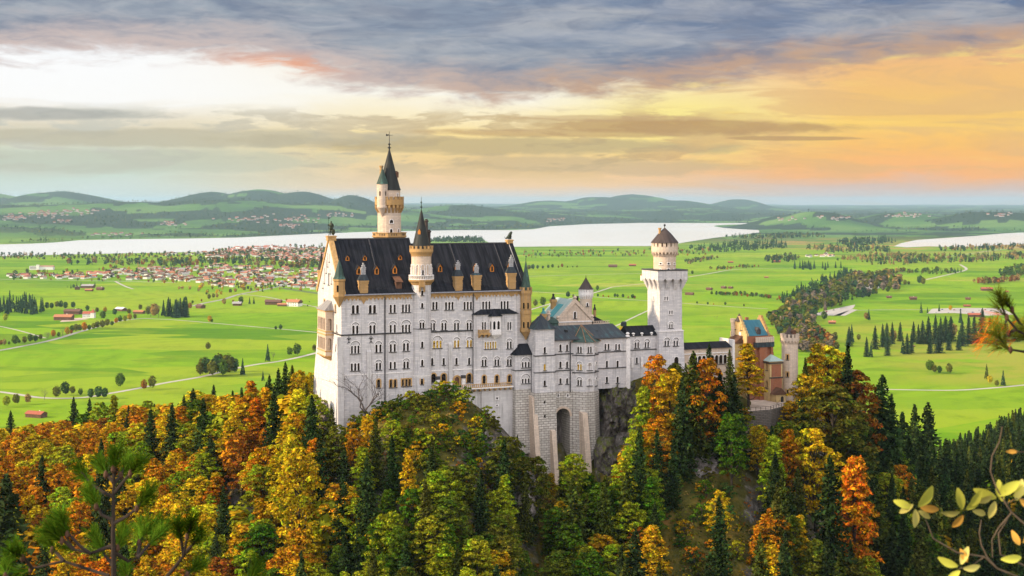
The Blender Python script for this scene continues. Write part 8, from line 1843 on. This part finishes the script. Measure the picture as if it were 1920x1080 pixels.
pine('young_pine', 'young pine with dark stem and blurred green needle tufts near the camera, lower left', 9.0, [(214, 1150), (213, 1080), (212, 1000), (213, 920), (215, 880), (214, 862)],
     [[(213, 900), (214, 878), (215, 858)], [(213, 932), (192, 922), (172, 908), (152, 884)], [(214, 925), (230, 905), (246, 886), (258, 872)], [(213, 905), (200, 888), (190, 872)], [(213, 908), (228, 890), (236, 868)], [(212, 975), (190, 965), (182, 948), (172, 932)], [(212, 982), (238, 968), (258, 952), (272, 930)],
      [(212, 1022), (170, 1038), (138, 1030), (112, 985)], [(170, 1038), (150, 1024), (128, 1000), (120, 978)], [(138, 1030), (118, 1012), (98, 1000)], [(205, 1080), (155, 1064), (120, 1052), (60, 1066), (34, 1030)], [(120, 1052), (100, 1030), (86, 1010)], [(60, 1066), (44, 1044), (24, 1036)], [(212, 1034), (240, 1052), (258, 1046), (268, 1006), (290, 985)], [(258, 1046), (280, 1020), (306, 995)], [(258, 1046), (262, 1016), (262, 990)],
      [(300, 1096), (326, 1066), (344, 1042), (352, 1004), (358, 982)], [(344, 1042), (362, 1020), (374, 1002)], [(344, 1042), (340, 1012), (334, 990)], [(330, 1100), (352, 1076), (372, 1060)], [(212, 1060), (196, 1040), (180, 1010)], [(213, 1050), (222, 1026), (228, 1004)], [(455, 1110), (468, 1090), (478, 1066)], [(20, 1100), (12, 1078), (14, 1056)], [(250, 1100), (240, 1084), (236, 1064)]],
     2, P(214, 1480, 9.0)[:2] + (gz - .3,), 27, 260)
t_, o_ = pine('tall_pine', 'pine reaching in from the right edge with green and rusty needles near the camera', 10.0, [(2080, 1000), (2060, 700), (2050, 520)],
     [[(2056, 700), (1985, 640), (1940, 640), (1906, 618), (1886, 594), (1874, 560)], [(1940, 640), (1912, 606), (1896, 580), (1886, 566)], [(2056, 720), (1975, 655), (1922, 660), (1893, 655), (1872, 632)], [(1922, 660), (1932, 640), (1924, 622)], [(2050, 690), (1960, 640), (1925, 634), (1908, 622)], [(1893, 655), (1868, 640), (1862, 620)], [(1906, 618), (1890, 624), (1876, 612)], [(2055, 690), (1990, 600), (1940, 610), (1918, 604)]], 5, P(2080, 1600, 10.0)[:2] + (gz - .3,), 24, 120)
o_.color = (.12, .145, .014, 1)
rs_ = np.random.RandomState(77); V_ = []
for px, py in ((1868, 622), (1864, 640), (1858, 628), (1872, 600), (1912, 600), (1900, 640), (1880, 588)): needles(V_, P(px + 6, py - 4, 10.0), (-1, .2, -.5), 26, 26 * 10.0 / F, rs_, .7, .0016)
me = rawmesh('needles', np.array(V_) - np.array(t_.base), M['needle']); o = bpy.data.objects.new('needles', me); COL.objects.link(o); o.parent = t_.o; o.color = (.50, .13, .012, 1); o['label'] = 'rusty orange dead needles'
def leafy_shrub():
    Y = 7.0; base = P(1960, 1500, Y)[:2] + (gz - .3,); t = thing('leafy_shrub', 'thin branching shrub with blurred yellow-green leaves near the camera, lower right', 'shrub', base, 0, False)
    W = lambda q: P(q[0], q[1], Y + (q[2] if len(q) > 2 else 0)); b = MB()
    for br, r in (([(1960, 1200), (1930, 1095), (1905, 1080), (1870, 1066), (1846, 1044), (1795, 1036), (1750, 1010), (1732, 965)], .009), ([(1870, 1066), (1852, 1046), (1840, 1022), (1836, 1000), (1840, 975)], .007), ([(1960, 1180), (1935, 1068), (1900, 1050), (1876, 1040), (1872, 1000), (1882, 985), (1895, 962)], .008), ([(1940, 1000), (1916, 978), (1896, 960), (1886, 945), (1868, 914), (1857, 884), (1860, 855), (1874, 828), (1879, 800)], .008),
                  ([(1896, 962), (1872, 990), (1860, 1012), (1861, 1045)], .006), ([(1990, 960), (1950, 935), (1905, 935), (1886, 945)], .006), ([(1990, 850), (1940, 848), (1905, 847)], .004), ([(1995, 1050), (1960, 1048), (1920, 1045)], .005), ([(1846, 1044), (1820, 1062), (1798, 1066)], .005)):
        pts = [W(q) for q in br]; b.tube(pts, [r * .68 * (1 - .5 * i / (len(pts) - 1)) for i in range(len(pts))], 6)
    part('stem', b, M['bark'] if False else plain('grey brown twigs', (.11, .08, .05), .9, .3, 20), t)
    rs = np.random.RandomState(6); lb = MB()
    for (px, py, an, ln, c) in ((1710, 952, 160, 46, 0), (1712, 946, 215, 40, 1), (1716, 955, 268, 44, 1), (1722, 950, 50, 62, 0), (1726, 952, -5, 46, 2), (1722, 958, -30, 36, 1), (1804, 955, 100, 52, 0), (1800, 960, 190, 44, 1), (1806, 966, 235, 42, 2), (1812, 955, 30, 44, 0), (1820, 950, 60, 48, 0), (1824, 958, -15, 40, 1), (1868, 934, 160, 56, 0), (1872, 930, 40, 62, 0), (1866, 940, 250, 44, 1), (1880, 940, 100, 52, 0), (1860, 930, 205, 40, 1), (1905, 938, 70, 54, 1), (1900, 930, 30, 60, 0), (1912, 936, -40, 40, 2), (1796, 1062, 160, 50, 0), (1802, 1058, 70, 46, 1), (1806, 1066, 5, 44, 1), (1800, 1070, 220, 40, 0), (1814, 1054, 120, 36, 2), (1908, 847, 180, 26, 2), (1915, 1045, 185, 50, 0), (1912, 1022, 120, 40, 2), (1918, 1018, 60, 36, 2)):
        L = .76 * ln * Y / F; a = math.radians(an); o = Vector(W((px, py))); d = Vector((math.cos(a), rs.uniform(-.3, .3), math.sin(a))).normalized(); s_ = Vector((-d.z, rs.uniform(-.5, .5), d.x)).normalized(); n_ = d.cross(s_); up = n_ * L * .12
        vs = []; N = 7
        for i in range(N + 1):
            f = i / N; w_ = L * .21 * math.sin(math.pi * (f * .92 + .04)) ** .8; c0 = o + d * L * f - n_ * L * .18 * f * f
            vs += [tuple(c0 - s_ * w_ + up * math.sin(math.pi * f)), tuple(c0), tuple(c0 + s_ * w_ + up * math.sin(math.pi * f))]
        fs = []
        for i in range(N): k = i * 3; fs += [(k, k + 1, k + 4, k + 3), (k + 1, k + 2, k + 5, k + 4)]
        q = MB(); q.add(vs, fs); lo = part('leaf', q, M['leaf'], t, smooth=True); lo.color = ((.42, .46, .07, 1), (.54, .52, .13, 1), (.56, .36, .06, 1))[c]
leafy_shrub()

# ------------------------------------------------------------------ air
def air():
    b = MB(); b.box(-56000, 56000, -56000, 56000, -30, 312)
    m = bpy.data.materials.new('haze'); m.use_nodes = True; n = NT(m.node_tree); n.n.clear(); out = n.new('ShaderNodeOutputMaterial'); v = n.new('ShaderNodeVolumePrincipled')
    v.inputs['Color'].default_value = (.56, .83, 1.0, 1); v.inputs['Density'].default_value = HAZE; v.inputs['Anisotropy'].default_value = .2
    n.l.new(v.outputs[0], out.inputs['Volume'])
    solo('haze', b, m, None, None, kind='stuff')
HAZE = 2.6e-5
air()
